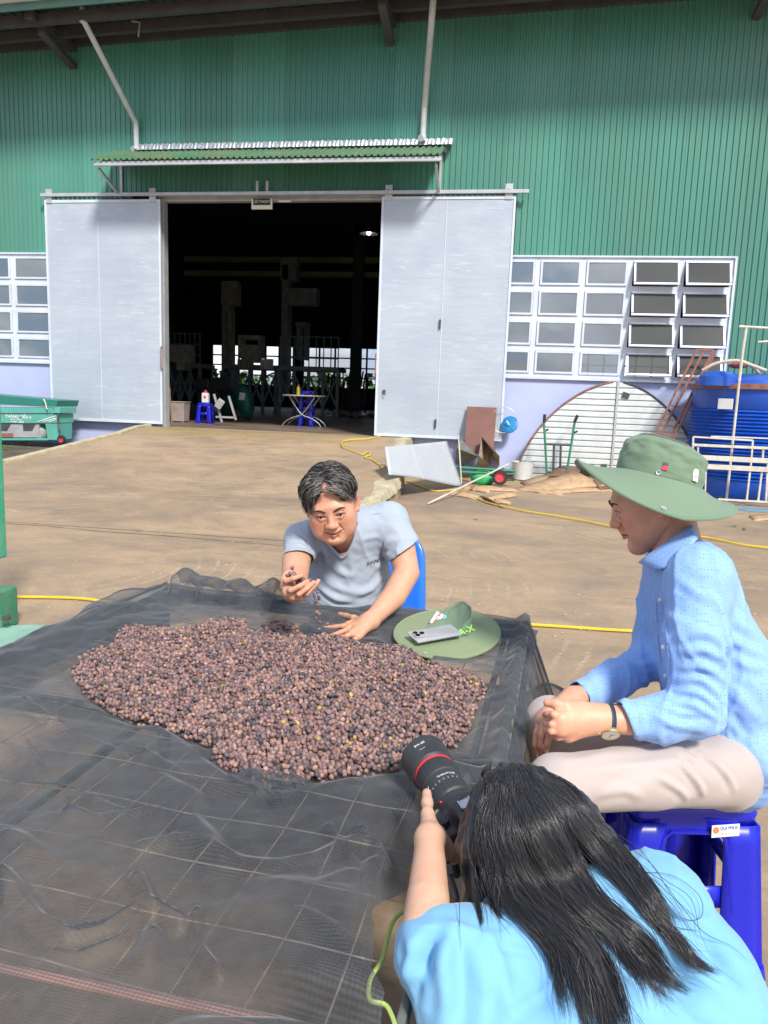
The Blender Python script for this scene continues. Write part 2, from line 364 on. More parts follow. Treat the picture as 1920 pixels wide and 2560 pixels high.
g.tube([p+Vector((0,.02*math.sin(i*2.3),-.004)) for i, p in enumerate(jl)], .008, 5); setting(g.build('concrete_joint', JNT))
# ================================================================ warehouse
W = thing('warehouse', 'big green corrugated steel warehouse with open sliding doors and lavender plinth', 'building', (-4.6, YW, 0))
def corr_profile(L, pitch=.1, dep=.022):
    out = []; n = int(round(L/pitch))
    for i in range(n):
        x = i*pitch
        out += [(x, 0), (x+.34*pitch, 0), (x+.46*pitch, dep), (x+.74*pitch, dep), (x+.86*pitch, 0)]
    out.append((n*pitch, 0)); return out
def sheet(x0, x1, z0, z1, y=YW, name='wall_sheet', m_=GREEN, par=None, Yoff=0):
    g = MB(); pr = corr_profile(x1-x0); jit = rng.uniform(-.002, .002)
    vs = []; fs = []
    for (x, d) in pr: vs += [(x0+x, y-d-.01+jit, z0), (x0+x, y-d-.01+jit, z1)]
    for i in range(len(pr)-1): fs.append((2*i, 2*i+2, 2*i+3, 2*i+1))
    g.add(vs, fs); return g.build(name, m_, par or W)
ZT = 8.3
ZE0 = pY(0, 30, 12.45).z
def roofz(x): return ZE0+.25+.030*(x+10)
x = -17.3
while x < 10:
    x1 = x+1.0
    z0 = 3.93
    if x1 > -6.75 and x < -2.4: z0 = 5.02
    if x >= 3.6: z0 = 1.2
    sheet(x, x1-.0005, z0, roofz(x)); x = x1
# the sheet beside the window field at 3.66..4
g = MB()
g.box((-5.0, YW+.12, ZT/2+.0), (.01,.01,.01))
# plinth wall and jambs (butted pieces)
def wbox(x0, x1, z0, z1, y0, y1, name, m_, bevel=0, par=None):
    q = MB(); q.box(((x0+x1)/2, (y0+y1)/2, (z0+z1)/2), (x1-x0, y1-y0, z1-z0)); return q.build(name, m_, par or W, bevel=bevel)
wbox(-17, -6.72, -.1, 1.83, YW, YW+.2, 'plinth_wall', LAV)
wbox(-2.42, 3.70, -.1, 1.83, YW, YW+.2, 'plinth_wall', LAV)
wbox(3.70, 10, -.1, 1.2, YW, YW+.2, 'plinth_wall', LAV)
wbox(-6.72, -2.42, -.1, ZF-.004, YW-.005, YW+.2, 'door_sill', CURB)
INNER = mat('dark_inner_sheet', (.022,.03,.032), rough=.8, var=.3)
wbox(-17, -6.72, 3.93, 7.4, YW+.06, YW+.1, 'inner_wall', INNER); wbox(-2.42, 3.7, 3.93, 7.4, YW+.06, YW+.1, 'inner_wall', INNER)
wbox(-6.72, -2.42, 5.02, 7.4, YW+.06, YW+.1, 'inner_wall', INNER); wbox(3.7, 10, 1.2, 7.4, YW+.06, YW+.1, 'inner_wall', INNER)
wbox(-6.80, -6.68, ZF, 5.02, YW-.002, YW+.18, 'door_jamb', GALV, .005); wbox(-2.46, -2.34, ZF, 5.02, YW-.002, YW+.18, 'door_jamb', GALV, .005)
wbox(-6.68, -2.46, 4.90, 5.02, YW-.002, YW+.14, 'door_lintel', GALV, .005)
# windows: one part per unit, its pane and sash as sub-parts
ROWS = [3.92, 3.40, 2.88, 2.355, 1.86]
def window(x0, x1, z0, z1, openit):
    q = MB(); t = .045; y = YW+.02
    for (a, b, c, d) in ((x0, x1, z1-t, z1), (x0, x1, z0, z0+t), (x0, x0+t, z0+t, z1-t), (x1-t, x1, z0+t, z1-t)):
        q.box(((a+b)/2, y, (c+d)/2), (b-a, .07, d-c))
    fr = q.build('window', ALU, W)
    s = MB(); t2 = .035; xa, xb, za, zb = x0+t+.004, x1-t-.004, z0+t+.004, z1-t-.004
    off = .17 if openit else 0
    drop = .035 if openit else 0
    def P(x, z, o=0): # tilting about the top edge: bottom swings out towards the yard
        k = (zb-z)/(zb-za); return Vector((x, y-.045-off*k - o, z-drop*0))
    rot = Matrix.Rotation(-math.atan2(off, zb-za), 3, 'X') if openit else Matrix.Identity(3)
    for (a, b, c, d) in ((xa, xb, zb-t2, zb), (xa, xb, za, za+t2), (xa, xa+t2, za+t2, zb-t2), (xb-t2, xb, za+t2, zb-t2)):
        s.box(P((a+b)/2, (c+d)/2), (b-a, .03, d-c), rot)
    s.build('sash', ALU, fr)
    p = MB(); e = .004
    zc = (za+zb)/2; p.box(P((xa+xb)/2, zc), (xb-xa-2*t2+.004, .006, zb-za-2*t2+.004), rot @ Matrix.Rotation(rng.uniform(-.03,.03), 3, 'X') @ Matrix.Rotation(rng.uniform(-.03,.03), 3, 'Z')); p.build('pane', GLASSD if openit else GLASS, fr)
cols = [-2.38, -1.58, -.78, -.78]
XR = [-.34, .385, 1.175, 1.965, 2.82, 3.66]
for r in range(4):
    for c in range(5): window(XR[c], XR[c+1], ROWS[r+1], ROWS[r], c >= 3)
XL = [-12.4, -11.55, -10.72, -9.885, -9.04]
for r in range(4):
    for c in range(4): window(XL[c], XL[c+1], ROWS[r+1], ROWS[r], False)
wbox(-17, -12.4, 1.83, 3.93, YW+.0, YW+.1, 'wall_infill', LAV); wbox(-9.04, -6.8, 1.83, 3.93, YW+.0, YW+.1, 'wall_infill', LAV); wbox(-2.34, -.34, 1.83, 3.93, YW+.0, YW+.1, 'wall_infill', LAV)
wbox(-.4, 3.70, 1.80, 1.86, YW-.06, YW+.04, 'window_sill', ALU, .004); wbox(-12.5, -9.0, 1.80, 1.86, YW-.06, YW+.04, 'window_sill', ALU, .004)
wbox(3.66, 3.70, 1.86, 3.95, YW-.05, YW+.08, 'window_post', ALU, .003); wbox(-.34, 3.70, 3.92, 3.95, YW-.05, YW+.05, 'window_head', ALU, .003); wbox(-12.4, -9.0, 3.92, 3.95, YW-.05, YW+.05, 'window_head', ALU, .003)
# sliding doors
YD = YW-.13
def sliding(x0, x1, z0, z1, label, seam, hang):
    q = MB(); q.box(((x0+x1)/2, YD, (z0+z1)/2), (x1-x0, .05, z1-z0)); d = q.build('sliding_door', DOOR, W, bevel=.004); d['label'] = label
    f = MB()
    for (a, b, c, e) in ((x0, x1, z1-.05, z1), (x0, x1, z0, z0+.05), (x0, x0+.04, z0+.05, z1-.05), (x1-.04, x1, z0+.05, z1-.05)): f.box(((a+b)/2, YD-.032, (c+e)/2), (b-a, .014, e-c))
    f.build('door_frame', ALU, d)
    s = MB(); s.box((seam, YD-.029, (z0+z1)/2-.02), (.012 if seam > -5 else .006, .010, z1-z0-.14)); s.build('seam', ALU, d)
    for hx in hang:
        h = MB(); h.box((hx, YD-.02, z1+.07), (.13, .05, .26)); h.tube([(hx, YD-.06, z1+.12), (hx, YD-.03, z1+.12)], .02, 8); h.build('hanger', GALV, d, bevel=.005)
    return d
d1 = sliding(-9.05, -6.67, .70, 4.90, 'left pale blue steel sliding door', -7.95, (-8.95, -6.82))
d2 = sliding(-2.44, -.07, .66, 4.92, 'right pale blue steel sliding door with wicket door', -1.27, (-2.32, -.2))
for d, hx, hz in ((d1, -6.66, 1.98), (d2, -2.45, 1.95)):
    h = MB(); h.tube([(hx, YD-.03, hz-.22), (hx, YD-.09, hz-.2), (hx, YD-.09, hz+.2), (hx, YD-.03, hz+.22)], .012, 6); h.build('handle', RUST, d)
for z in (.93, 2.72): q = MB(); q.box((-1.30, YD-.045, z), (.03, .03, .16)); q.build('hinge', DARKST, d2)
q = MB(); q.box((-2.28, YD-.04, 1.48), (.05,.03,.07)); q.tube([(-2.28,YD-.05,1.46),(-2.28,YD-.09,1.46),(-2.24,YD-.09,1.42)], .008, 6); q.build('latch', DARKST, d2)
# door rail
q = MB(); q.box((-4.48, YD-.055, 4.985), (9.24, .06, .06)); q.build('door_rail', GALV, W, bevel=.004)
q = MB(); q.box((-4.5, YW-.04, 5.035), (8.9, .06, .035)); q.build('rail_flashing', EAVE, W)
for hx in (-4.77, -4.58): q = MB(); q.box((hx, YD-.02, 5.11), (.05,.05,.2)); q.build('stop_bracket', GALV, W, bevel=.004)
# sign over the door
SIGNW = mat('sign_cream', (.75,.73,.62), rough=.5, var=.03); SIGNB = mat('sign_black', (.02,.02,.02), rough=.5)
LETW = mat('lettering_white', (.8,.8,.78), rough=.5, var=.02, bump=0)
sgx, sgz = -4.72, 4.845
sg = MB(); sg.box((sgx, YW-.03, sgz), (.40,.03,.20)); sg = sg.build('exit_sign', SIGNW, W, bevel=.003)
q = MB(); q.box((sgx, YW-.05, sgz+.03), (.33,.012,.115)); q.build('sign_panel', SIGNB, sg)
text(sg, 'sign_lettering', 'LỐI THOÁT', .062, frame((sgx, YW-.058, sgz+.03), (1,0,0), (0,-1,0)), LETW)
q = MB(); q.box((-4.28, YW-.03, 4.885), (.24,.03,.03)); q.build('conduit_strip', SIGNW, W)
# canopy over the door
C0 = thing  # canopy is a part with sub-parts
ca = MB(); xa, xb = -7.62, -1.30; yb, yf = YW-.03, YW-.98; zb_ = 5.80; zf_ = pY(600,395,YW-.98).z
pr = corr_profile(xb-xa, .11, .026); vs = []; fs = []
for (x, d) in pr: vs += [(xa+x, yb, zb_+d), (xa+x, yf, zf_+d)]
for i in range(len(pr)-1): fs.append((2*i, 2*i+1, 2*i+3, 2*i+2))
ca.add(vs, fs); can = ca.build('canopy', GREEN2, W, solid=.003)
q = MB(); q.box(((xa+xb)/2+.02, yf+.06, zf_-.045), (xb-xa-.1, .05, .07)); q.build('canopy_beam', GALV, can, bevel=.004)
q = MB(); q.box(((xa+xb)/2+.02, yb-.05, zb_-.08), (xb-xa-.1, .05, .08)); q.build('canopy_beam', GALV, can)
for hx in (xa+.12, xb-.12):
    q = MB(); q.beam((hx, yf+.06, zf_-.06), (hx, yb-.02, zb_-.06), .04, .05); q.beam((hx, yf+.12, zf_-.10), (hx, yb-.02, zf_-.42), .04, .04); q.beam((hx, yb-.03, zb_-.1), (hx, yb-.03, zf_-.46), .045, .04); q.build('bracket', GALV, can)
FOIL = mat('foil_flashing', (.45,.49,.55), rough=.3, metal=.5, var=.15, scale=14, bump=1.0, bscale=14)
q = MB(); n = 260
vs = []; fs = []
for i in range(n+1):
    x = xa+.5 + (xb-xa-.42)*i/n; j = .02*mnoise.noise(Vector((i*.7,0,0)))
    vs += [(x, yb-.19+.006*math.sin(i*.9), zb_-.035+.004*math.sin(i*1.3)), (x, yb-.075+.005*math.sin(i*1.9), zb_+.012+.004*math.sin(i*1.1)), (x, yb-.045+j*.4, zb_+.11+j+.008*math.sin(i*1.3))]
for i in range(n): fs += [(3*i, 3*i+3, 3*i+4, 3*i+1), (3*i+1, 3*i+4, 3*i+5, 3*i+2)]
q.add(vs, fs); q.build('flashing', FOIL, can, solid=.003)
# downpipes
def pipe(pts, r, name='downpipe'):
    q = MB(); q.tube(pts, r, 12); o = q.build(name, PIPE, W, smooth=True)
    for i in (1, -2):
        a = Vector(pts[i]); q = MB(); q.lathe([(r*1.12, -.05), (r*1.12, .05)], a, 12); q.build('pipe_collar', PIPE, o, smooth=True)
    e = Vector(pts[-1]); q = MB(); q.lathe([(.0,-.002),(r*.8,-.001)], e+Vector((0,-.055,.0)), 12, Matrix.Rotation(R(90),3,'X')); return o
P1 = pY(206, 20, 12.75); P2 = pY(207, 48, 12.75); P3 = pY(340, 308, YW-.13); P4 = pY(341, 372, YW-.13)
pipe([P1, P2, P2+(P3-P2)*.02, P3-(P3-P2)*.01, P3, P4, P4+Vector((-.03,-.09,-.03))], .05)
Q1 = pY(1088, -60, 12.9); Q3 = pY(1061, 270, YW-.13); Q4 = pY(1057, 345, YW-.13)
pipe([Q1, Q1+(Q3-Q1)*.02, Q3-(Q3-Q1)*.01, Q3, Q4, Q4+Vector((-.03,-.09,-.03))], .055)
# eave: roof sheet, purlins, rafters, gutter
a0 = pY(0, 30, 12.45); za = a0.z
ze = 7.62                                    # under the eave edge, found from the photograph's edge line
q = MB(); xa_, xb_ = -18, 11
pr = corr_profile(xb_-xa_, .2, .035); vs = []; fs = []
ZE = za
for (x, d) in pr: vs += [(xa_+x, 12.40, ZE+d+.04), (xa_+x, 14.6, ZE+d+.04+.30)]
for i in range(len(pr)-1): fs.append((2*i, 2*i+2, 2*i+3, 2*i+1))
q.add(vs, fs); q.build('eave_roof', EAVE, W, solid=.003)
for yy, zz in ((12.72, .0), (13.35, .07), (13.83, .13)):
    q = MB(); q.box((-3.5, yy, ZE+zz-.06), (29, .06, .16)); q.box((-3.5, yy+.04, ZE+zz-.135), (29, .07, .012)); q.build('purlin', EAVE, W)
q = MB(); q.box((-3.5, 12.40, ZE+.0), (29, .03, .13)); q.build('eave_trim', mat('eave_green', (.10,.22,.19), rough=.4), W)
q = MB(); q.box((-3.5, 12.30, ZE+.22), (29, .16, .34)); q.build('gutter', WHITEP, W, bevel=.01)
for i, xx in enumerate((-14.5, -8.45, -2.4, 3.6, 9.0)):
    q = MB(); q.beam((xx, 12.55, ZE-.05), (xx, YW+.0, ZE-.02), .16, .14, ); q.beam((xx, 12.9, ZE-.16), (xx, YW, ZE-.34), .14, .1); q.build('rafter', EAVE, W, bevel=.01)
q = MB(); q.tube([pY(330,52,13.3), pY(349,56,13.3), pY(346,92,13.3)], .018, 6); q.build('conduit', GALV, W)
for o_ in list(W.children):
    if o_.name.split('.')[0] in ('eave_roof','purlin','eave_trim','gutter','rafter'):
        bx_ = wloc(W).x
        for v_ in o_.data.vertices: v_.co.z += .030*(v_.co.x+bx_+10)
# dark shed behind the front
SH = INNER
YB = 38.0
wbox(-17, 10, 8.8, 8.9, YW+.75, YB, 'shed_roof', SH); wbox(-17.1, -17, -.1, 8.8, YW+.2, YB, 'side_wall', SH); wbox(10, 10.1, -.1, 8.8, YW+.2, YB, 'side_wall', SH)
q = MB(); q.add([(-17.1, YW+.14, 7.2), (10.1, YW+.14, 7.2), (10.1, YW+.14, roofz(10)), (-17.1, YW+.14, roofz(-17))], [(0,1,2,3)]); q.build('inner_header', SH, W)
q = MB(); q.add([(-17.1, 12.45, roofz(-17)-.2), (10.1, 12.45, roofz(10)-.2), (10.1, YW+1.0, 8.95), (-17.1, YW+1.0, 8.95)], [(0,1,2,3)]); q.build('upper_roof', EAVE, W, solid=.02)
FLR = mat('shed_floor_concrete', (.20,.15,.115), rough=.55, var=.25, scale=1.2, dirt=.4)
wbox(-17, 10, ZF-.2, ZF, YW+.2, YB, 'shed_floor', FLR)
# back wall with window openings
BX = []; 
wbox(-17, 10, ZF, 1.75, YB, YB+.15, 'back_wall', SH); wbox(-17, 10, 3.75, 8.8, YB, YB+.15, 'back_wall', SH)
bands = [(-15.6,-11.2),(-10.6,-5.6),(-3.6,-.6),(3.0,7.5)]
px_ = -17
for a, b in bands+[(10,10)]:
    if a > px_: wbox(px_, a, 1.75, 3.75, YB, YB+.15, 'back_wall', SH)
    px_ = b
for a, b in bands:
    q = MB(); n = int(round((b-a)/.78)); 
    for i in range(1, n): q.box((a+(b-a)*i/n, YB+.05, 2.75), (.09,.06,2.0))
    for k in range(1, 4): q.box(((a+b)/2, YB+.05, 1.75+.5*k), (b-a, .05, .07))
    q.build('back_window_bars', DARKST, W)
GREENBEAM = mat('lit_green_beam', (.80,.92,.50), rough=.6, var=.1)  # base colour raised so the dim beams look lit
for zz in (7.35, 8.05):
    q = MB(); q.box((-3.5, YB-.3, zz), (27, .16, .27)); q.build('shed_beam', GREENBEAM, W)
q = MB(); q.beam((-7.2, 26, 8.6), (-5.35, 26, 6.9), .3, .5); q.beam((-5.35,26,7.2), (-5.35,26,ZF), .35, .3); q.build('portal_frame', SH, W)
HED = mat('far_hedge_green', (.05,.12,.03), rough=.9, var=.4, scale=3, bump=.5)
q = MB(); rr = random.Random(3)
for i in range(2600):
    c = Vector((rr.uniform(-22,14), rr.uniform(46,50), rr.uniform(0,2.4)+.35*math.sin(i))); a = rr.uniform(0,6.28); s = rr.uniform(.15,.4)
    u = Vector((math.cos(a),math.sin(a),rr.uniform(-.5,.5)))*s; v_ = Vector((-math.sin(a),math.cos(a),rr.uniform(-1,1)))*s
    q.add([c-u,c-v_,c+u,c+v_], [(0,1,2,3)])
tag(q.build('far_hedge', HED), 'band of pale green shrubs seen through the shed back windows', None, kind='stuff')
# ================================================================ things in the yard, by the wall
CREAMM = mat('cream_metal', (.62,.60,.50), rough=.5, var=.15, scale=6, dirt=.4, dirtcol=(.30,.2,.1))
TEAL = mat('teal_machine_paint', (.10,.42,.33), rough=.45, var=.12, scale=2, dirt=.3, dirtcol=(.16,.2,.12))
TEALD = mat('dark_teal_paint', (.02,.20,.155), rough=.4, var=.1, scale=2, dirt=.25)
MGREY = mat('machine_grey', (.36,.37,.38), rough=.5, var=.1, dirt=.3)
RUBBER = mat('black_rubber', (.025,.025,.027), rough=.7, var=.2)
REDH = mat('red_hub', (.55,.05,.07), rough=.5, var=.2)
WOOD = mat('pale_sawn_wood', (.50,.33,.19), rough=.8, var=.3, scale=9, dirt=.35, dirtcol=(.22,.13,.07), bump=.4, stretch=(1,1,1))
BARK = mat('brown_bark', (.17,.10,.07), rough=.9, var=.4, scale=9, dirt=.4, bump=.8, bscale=30)
WEED = mat('weed_green', (.11,.24,.04), rough=.6, var=.4, scale=15)
YEL = mat('yellow_hose', (.72,.52,.03), rough=.4, var=.1)
CORW = mat('pale_corrugated_cladding', (.66,.72,.73), rough=.45, metal=.15, var=.08, scale=3, dirt=.3, dirtcol=(.38,.32,.24))
HTG = mat('hand_truck_green', (.03,.22,.12), rough=.45, var=.2, dirt=.3)
def weed(c, s, n, label, par=None):
    rr = random.Random(int(c[0]*100+c[1]*37)); q = MB(); c = Vector(c)
    for i in range(n):
        a = rr.uniform(0, 6.28); r_ = s*rr.uniform(.1, 1); h = s*rr.uniform(.15, .8); p = c+Vector((math.cos(a)*r_, math.sin(a)*r_*.6, h*.6)); q.tube([c+Vector((math.cos(a)*r_*.3, math.sin(a)*r_*.2, 0)), p], .003, 3)
        for k in range(5):
            b = rr.uniform(0, 6.28); l = s*rr.uniform(.12,.25); d = Vector((math.cos(b), math.sin(b), rr.uniform(-.2,.6)))*l; e = d.cross(Vector((0,0,1))).normalized()*l*.32
            o = p + Vector((rr.uniform(-.3,.3), rr.uniform(-.3,.3), rr.uniform(-.3,.2)))*s*.4
            q.add([o, o+d*.5+e, o+d, o+d*.5-e], [(0,1,2,3)])
    o = q.build('weed', WEED); recenter(o); return tag(o, label, 'plant', 'weeds in the yard')
# ---- left teal machine (conveyor/huller) behind the ramp kerb
YM = 12.75
def mp3(x, y, Y=YM): return pY(x, y, Y)
base = mp3(60, 1108); mach = thing('husking_machine', 'teal and grey machine with white lettering and a red wheel, left of the ramp', 'machine', (base.x, YM+.3, 0))
def slab(pts, depth, name, m_, par, Y=YM, bevel=.006):
    q = MB(); q.prism([mp3(x, y, Y) for x, y in pts], (0, depth, 0)); return q.build(name, m_, par, bevel=bevel)
slab([(-160,1034),(145,1034),(146,1058),(-160,1056)], .5, 'side_panel', TEAL, mach)
slab([(-160,1018),(132,1019),(134,1032),(-160,1032)], .55, 'top_rail', TEAL, mach, YM-.03)
slab([(134,1018),(149,1018),(149,1033),(134,1033)], .55, 'end_bearing', TEAL, mach, YM-.04)
slab([(-160,1060),(98,1060),(96,1094),(-160,1094)], .45, 'lower_body', MGREY, mach, YM+.03)
slab([(113,1059),(146,1059),(146,1100),(119,1100)], .45, 'end_panel', TEAL, mach, YM+.01)
slab([(-160,1095),(118,1096),(118,1101),(-160,1101)], .45, 'base_rail', TEAL, mach, YM)
slab([(-40,1060),(26,1060),(17,1076),(-40,1076)], .01, 'hatch_opening', DARKST, mach, YM+.015, 0)
slab([(57,1060),(88,1060),(80,1076),(58,1076)], .01, 'hatch_opening', DARKST, mach, YM+.015, 0)
slab([(-40,1084),(32,1083),(32,1093),(-40,1093)], .012, 'rust_tray', RUST, mach, YM+.012, 0)
q = MB(); c = mp3(106, 1082, YM+.2); q.lathe([(.01,-.16),(.10,-.15),(.135,-.1),(.135,.1),(.10,.15),(.01,.16)], c, 16, Matrix.Rotation(R(90),3,'X')); q.build('motor', MGREY, mach, smooth=True)
slab([(-160,975),(145,1001),(140,1017),(92,1016),(-160,1003)], .7, 'hopper_chute', TEALD, mach, YM-.05)
q = MB(); q.tube([mp3(109,998,YM-.08), mp3(114,1008,YM-.09), mp3(117,1023,YM-.09)], .014, 6); q.build('tie_strap', CREAMM, mach)
q = MB(); q.tube([mp3(145,1032,YM-.06), mp3(146,1060,YM-.06), mp3(149,1075,YM-.1), mp3(150,1084,YM-.1)], .02, 6); q.build('drive_cover', DARKST, mach)
MR = Matrix.Rotation(R(90), 3, 'X')
def wheel(c, r, par, name='wheel', wdt=.06, hubm=REDH, rot=None):
    Mx = rot if rot is not None else MR
    q = MB(); q.lathe([(r*.62,-wdt/2),(r*.9,-wdt/2),(r,-wdt*.25),(r,wdt*.25),(r*.9,wdt/2),(r*.62,wdt/2)], c, 24, Mx, cap=False); t_ = q.build(name, RUBBER, par, smooth=True)
    q = MB(); q.lathe([(.0,-wdt*.3),(r*.2,-wdt*.35),(r*.25,-wdt*.1),(r*.5,-wdt*.1),(r*.62,-wdt*.4),(r*.62,wdt*.4),(r*.5,wdt*.1),(.0,wdt*.1)], c, 20, Mx, cap=False); q.build('rim', hubm, t_, smooth=True); return t_
wheel(mp3(154, 1099, YM-.1), .082, mach)
for s, (x, y), sz in (('THĂNG ĐIỀU', (42, 1042), .078), ('8', (76, 1044), .06), ('ĐC: 61 - BTP.10', (40, 1049), .035), ('ĐT: 0967 - 238 607', (43, 1055), .035)):
    text(mach, 'lettering', s, sz, frame(mp3(x, y, YM-.004), (1,0,0), (0,-1,0)), LETW, off=.0015)
q = MB()
for pts in ([(95,1055),(115,1048),(140,1040)], [(108,1055),(128,1049),(139,1046)], [(122,1055),(134,1052),(140,1049)]): q.tube([mp3(x, y, YM-.006) for x, y in pts], .01, 4)
o = q.build('painted_stripe', LETW, mach); 
for x, y, s, lb_ in ((72,1103,.22,'biggest leafy weed growing against the teal machine base'),(55,1110,.2,'spreading weed left of the biggest one on the dark soil'),(20,1122,.14,'dry low weed by the green post on the soil'),(75,1124,.1,'tiny weed near the ramp kerb, nearest to it'),(90,1104,.12,'small weed under the motor of the teal machine'),(10,1128,.12,'small weed at the left frame edge beside the green post')):
    p = pz(x, y, .2); weed(p, s, 16, lb_)
# ---- hose helper
def smoothpath(P, k=8):
    P = [Vector(p) for p in P]; P = [P[0]]+P+[P[-1]]; out = []
    for i in range(1, len(P)-2):
        for j in range(k):
            t = j/k; a, b, c, d = P[i-1], P[i], P[i+1], P[i+2]
            out.append(.5*((2*b)+(c-a)*t+(2*a-5*b+4*c-d)*t*t+(3*b-a-3*c+d)*t**3))
    out.append(P[-2]); return out
def onramp(px, py):
    return hit_ramp(px, py)+Vector((0,0,.028))
hp = [onramp(x, y) for x, y in ((958,1092),(925,1100),(880,1103),(857,1108),(856,1120),(875,1128),(905,1140),(918,1134),(926,1141),(912,1147),(930,1153),(948,1166),(963,1170))]
hp += [pz(x, y, .02) for x, y in ((990,1196),(1030,1207),(1080,1226),(1120,1226),(1150,1223),(1180,1240),(1225,1258),(1300,1275),(1380,1288),(1460,1302),(1520,1314),(1600,1328),(1740,1340),(1800,1350),(1860,1362),(1990,1378))]
q = MB(); q.tube(smoothpath(hp), .010, 6); o = recenter(q.build('yellow_hose', YEL, smooth=True)); tag(o, 'thin yellow hose running from the right door across the yard behind the hat man', 'hose')
hp = [pz(x, y, .015) for x, y in ((-60,1490),(30,1492),(120,1493),(200,1496),(250,1502),(330,1512),(420,1517),(520,1516),(700,1520),(900,1530),(1050,1537),(1190,1550),(1280,1558),(1400,1566),(1500,1573),(1600,1579),(1750,1592),(2000,1610))]
q = MB(); q.tube(smoothpath(hp), .009, 6); o = recenter(q.build('yellow_hose', YEL, smooth=True)); tag(o, 'long straight yellow hose passing under the far end of the drying table', 'hose')
# ---- green post at the left edge with base and floor plate
PG = mat('green_post_paint', (.03,.36,.20), rough=.5, var=.2, scale=4, dirt=.45, dirtcol=(.35,.42,.33))
PGd = mat('dark_green_post_paint', (.04,.22,.12), rough=.5, var=.3, scale=6, dirt=.4, dirtcol=(.25,.25,.2))
PGp = mat('faded_green_plate', (.20,.40,.31), rough=.6, var=.25, scale=7, dirt=.4, dirtcol=(.40,.40,.33))
b = pz(-10, 1572, 0); po = thing('steel_post', 'green steel post with bolted base at the left edge', 'post', (b.x-.05, b.y+.03, 0))
xr = pY(5, 1300, b.y).x
q = MB(); q.box((xr-.06-.055, b.y+.05, 1.02), (.12,.12,1.24)); q.build('shaft', PG, po, bevel=.012)
q = MB(); zt = pY(15,1480,b.y).z; xr2 = pY(32, 1520, b.y-.02).x; q.box((xr2-.1-.06, b.y+.03, zt/2+.006), (.2,.16,zt)); q.build('base_socket', PGd, po, bevel=.008)
q = MB(); q.lathe([(0,-.02),(.018,-.02),(.018,.02),(0,.02)], pY(16,1545,b.y-.06), 8, MR); q.build('bolt', DARKST, po)
q = MB(); q.prism([pz(-90,1570,.012), pz(114,1566,.012), pz(2,1624,.012), pz(-160,1690,.012)], (0,0,.012)); q.build('floor_plate', PGp, po, bevel=.003)
# ---- arched cladding panel against the wall
YA = 13.62
ap = thing('arched_panel', 'big arched pale corrugated steel panel with rusty rim leaning on the lavender wall', 'panel', (pY(1540,1190,YA).x, YA, 0))
xc = pY(1537,1060,YA).x; xl = pY(1292,1190,YA).x; xr_ = pY(1760,1120,YA).x; zt = pY(1540,956,YA).z
def arch(z):  # half widths at height z
    k = min(1, max(0, z/zt)); return (1-k**1.75)**.62 
nb = 17
for i in range(nb):
    z0 = zt*i/nb+.02; z1 = zt*(i+1)/nb+.02
    for sgn, W_ in ((-1, xc-xl), (1, xr_-xc)):
        a0, a1 = arch(z0)*W_, arch(min(z1, zt*.995))*W_
        q = MB(); y0 = YA; y1 = YA-.022
        g0 = .018
        q.prism([(xc+sgn*g0, y0, z0), (xc+sgn*max(a0,.03), y0, z0), (xc+sgn*max(a1,.02), y0, z1-.02), (xc+sgn*g0, y0, z1-.02)], (0,-.02,0)); o = q.build('cladding_board', CORW, ap, bevel=.006)
q = MB(); q.prism([(xc+s*arch(z)*w_, YA+.002, z) for s, w_, zs in ((-1, xc-xl, [zt*.995*k/24 for k in range(25)]), (1, xr_-xc, [zt*.995*k/24 for k in range(24,-1,-1)])) for z in zs], (0,.02,0)); q.build('backing_sheet', GALV, ap)
for sgn, W_ in ((-1, xc-xl), (1, xr_-xc)):
    q = MB(); q.tube([(xc+sgn*arch(zt*.995*k/24)*W_, YA-.02, zt*.995*k/24+.02) for k in range(25)], .018, 6); q.build('rim', RUST if sgn < 0 else DARKST, ap)
q = MB(); q.box((xc, YA-.03, zt/2+.02), (.035,.035,zt)); q.build('centre_post', GALV, ap)
q = MB(); q.box((xc+.14, YA-.035, zt-.22), (.12,.02,.1), Matrix.Rotation(.3,3,'Y')); q.build('scrap_bracket', DARKST, ap)
q = MB(); q.box((xc-.13, YA-.03, .28), (.1,.02,.13)); q.build('cut_out', DARKST, ap)
# ---- blue water tank
tx = pY(1718,1150,12.95).x; TC = Vector((tx+1.0, 12.95, 0))
tank = thing('water_tank', 'large ribbed blue plastic water tank at the right edge', 'tank', TC)
TB = mat('tank_blue', (.012,.085,.48), rough=.35, var=.15, scale=1.2, dirt=.2, dirtcol=(.15,.25,.55), bump=.02)
zt2 = pY(1830,965,12.1).z; r0 = 1.0; prof = [(r0*.985,.0),(r0,.04),(r0,.30)]
z = .30
while z < zt2-.34:
    for k in range(4): prof.append((r0+.018*math.sin(k*math.pi/2), z+.055*k/4))
    z += .055
prof += [(r0, z), (r0, zt2-.02), (r0-.05, zt2)]
q = MB(); q.lathe(prof, TC, 72); q.build('tank_body', TB, tank, smooth=True, angle=60)
q = MB(); q.lathe([(r0-.03,zt2),(r0-.06,zt2+.10),(r0-.25,zt2+.17),(.3,zt2+.22),(0,zt2+.22)], TC, 48, wob=lambda a,z: .02*math.sin(5*a)); q.build('tank_dome', TB, tank, smooth=True)
p = pY(1800,935,12.35); q = MB(); q.lathe([(.30,zt2+.0),(.29,zt2+.14),(.22,zt2+.21),(0,zt2+.24)], (p.x,12.4,.0), 24); q.build('manhole_cover', TB, tank, smooth=True)
q = MB(); q.lathe([(r0+.03,zt2-.04),(r0+.05,zt2-.04),(r0+.05,zt2+.04),(r0+.03,zt2+.04)], TC, 48, cap=False); q.build('rusty_band', RUST, tank)
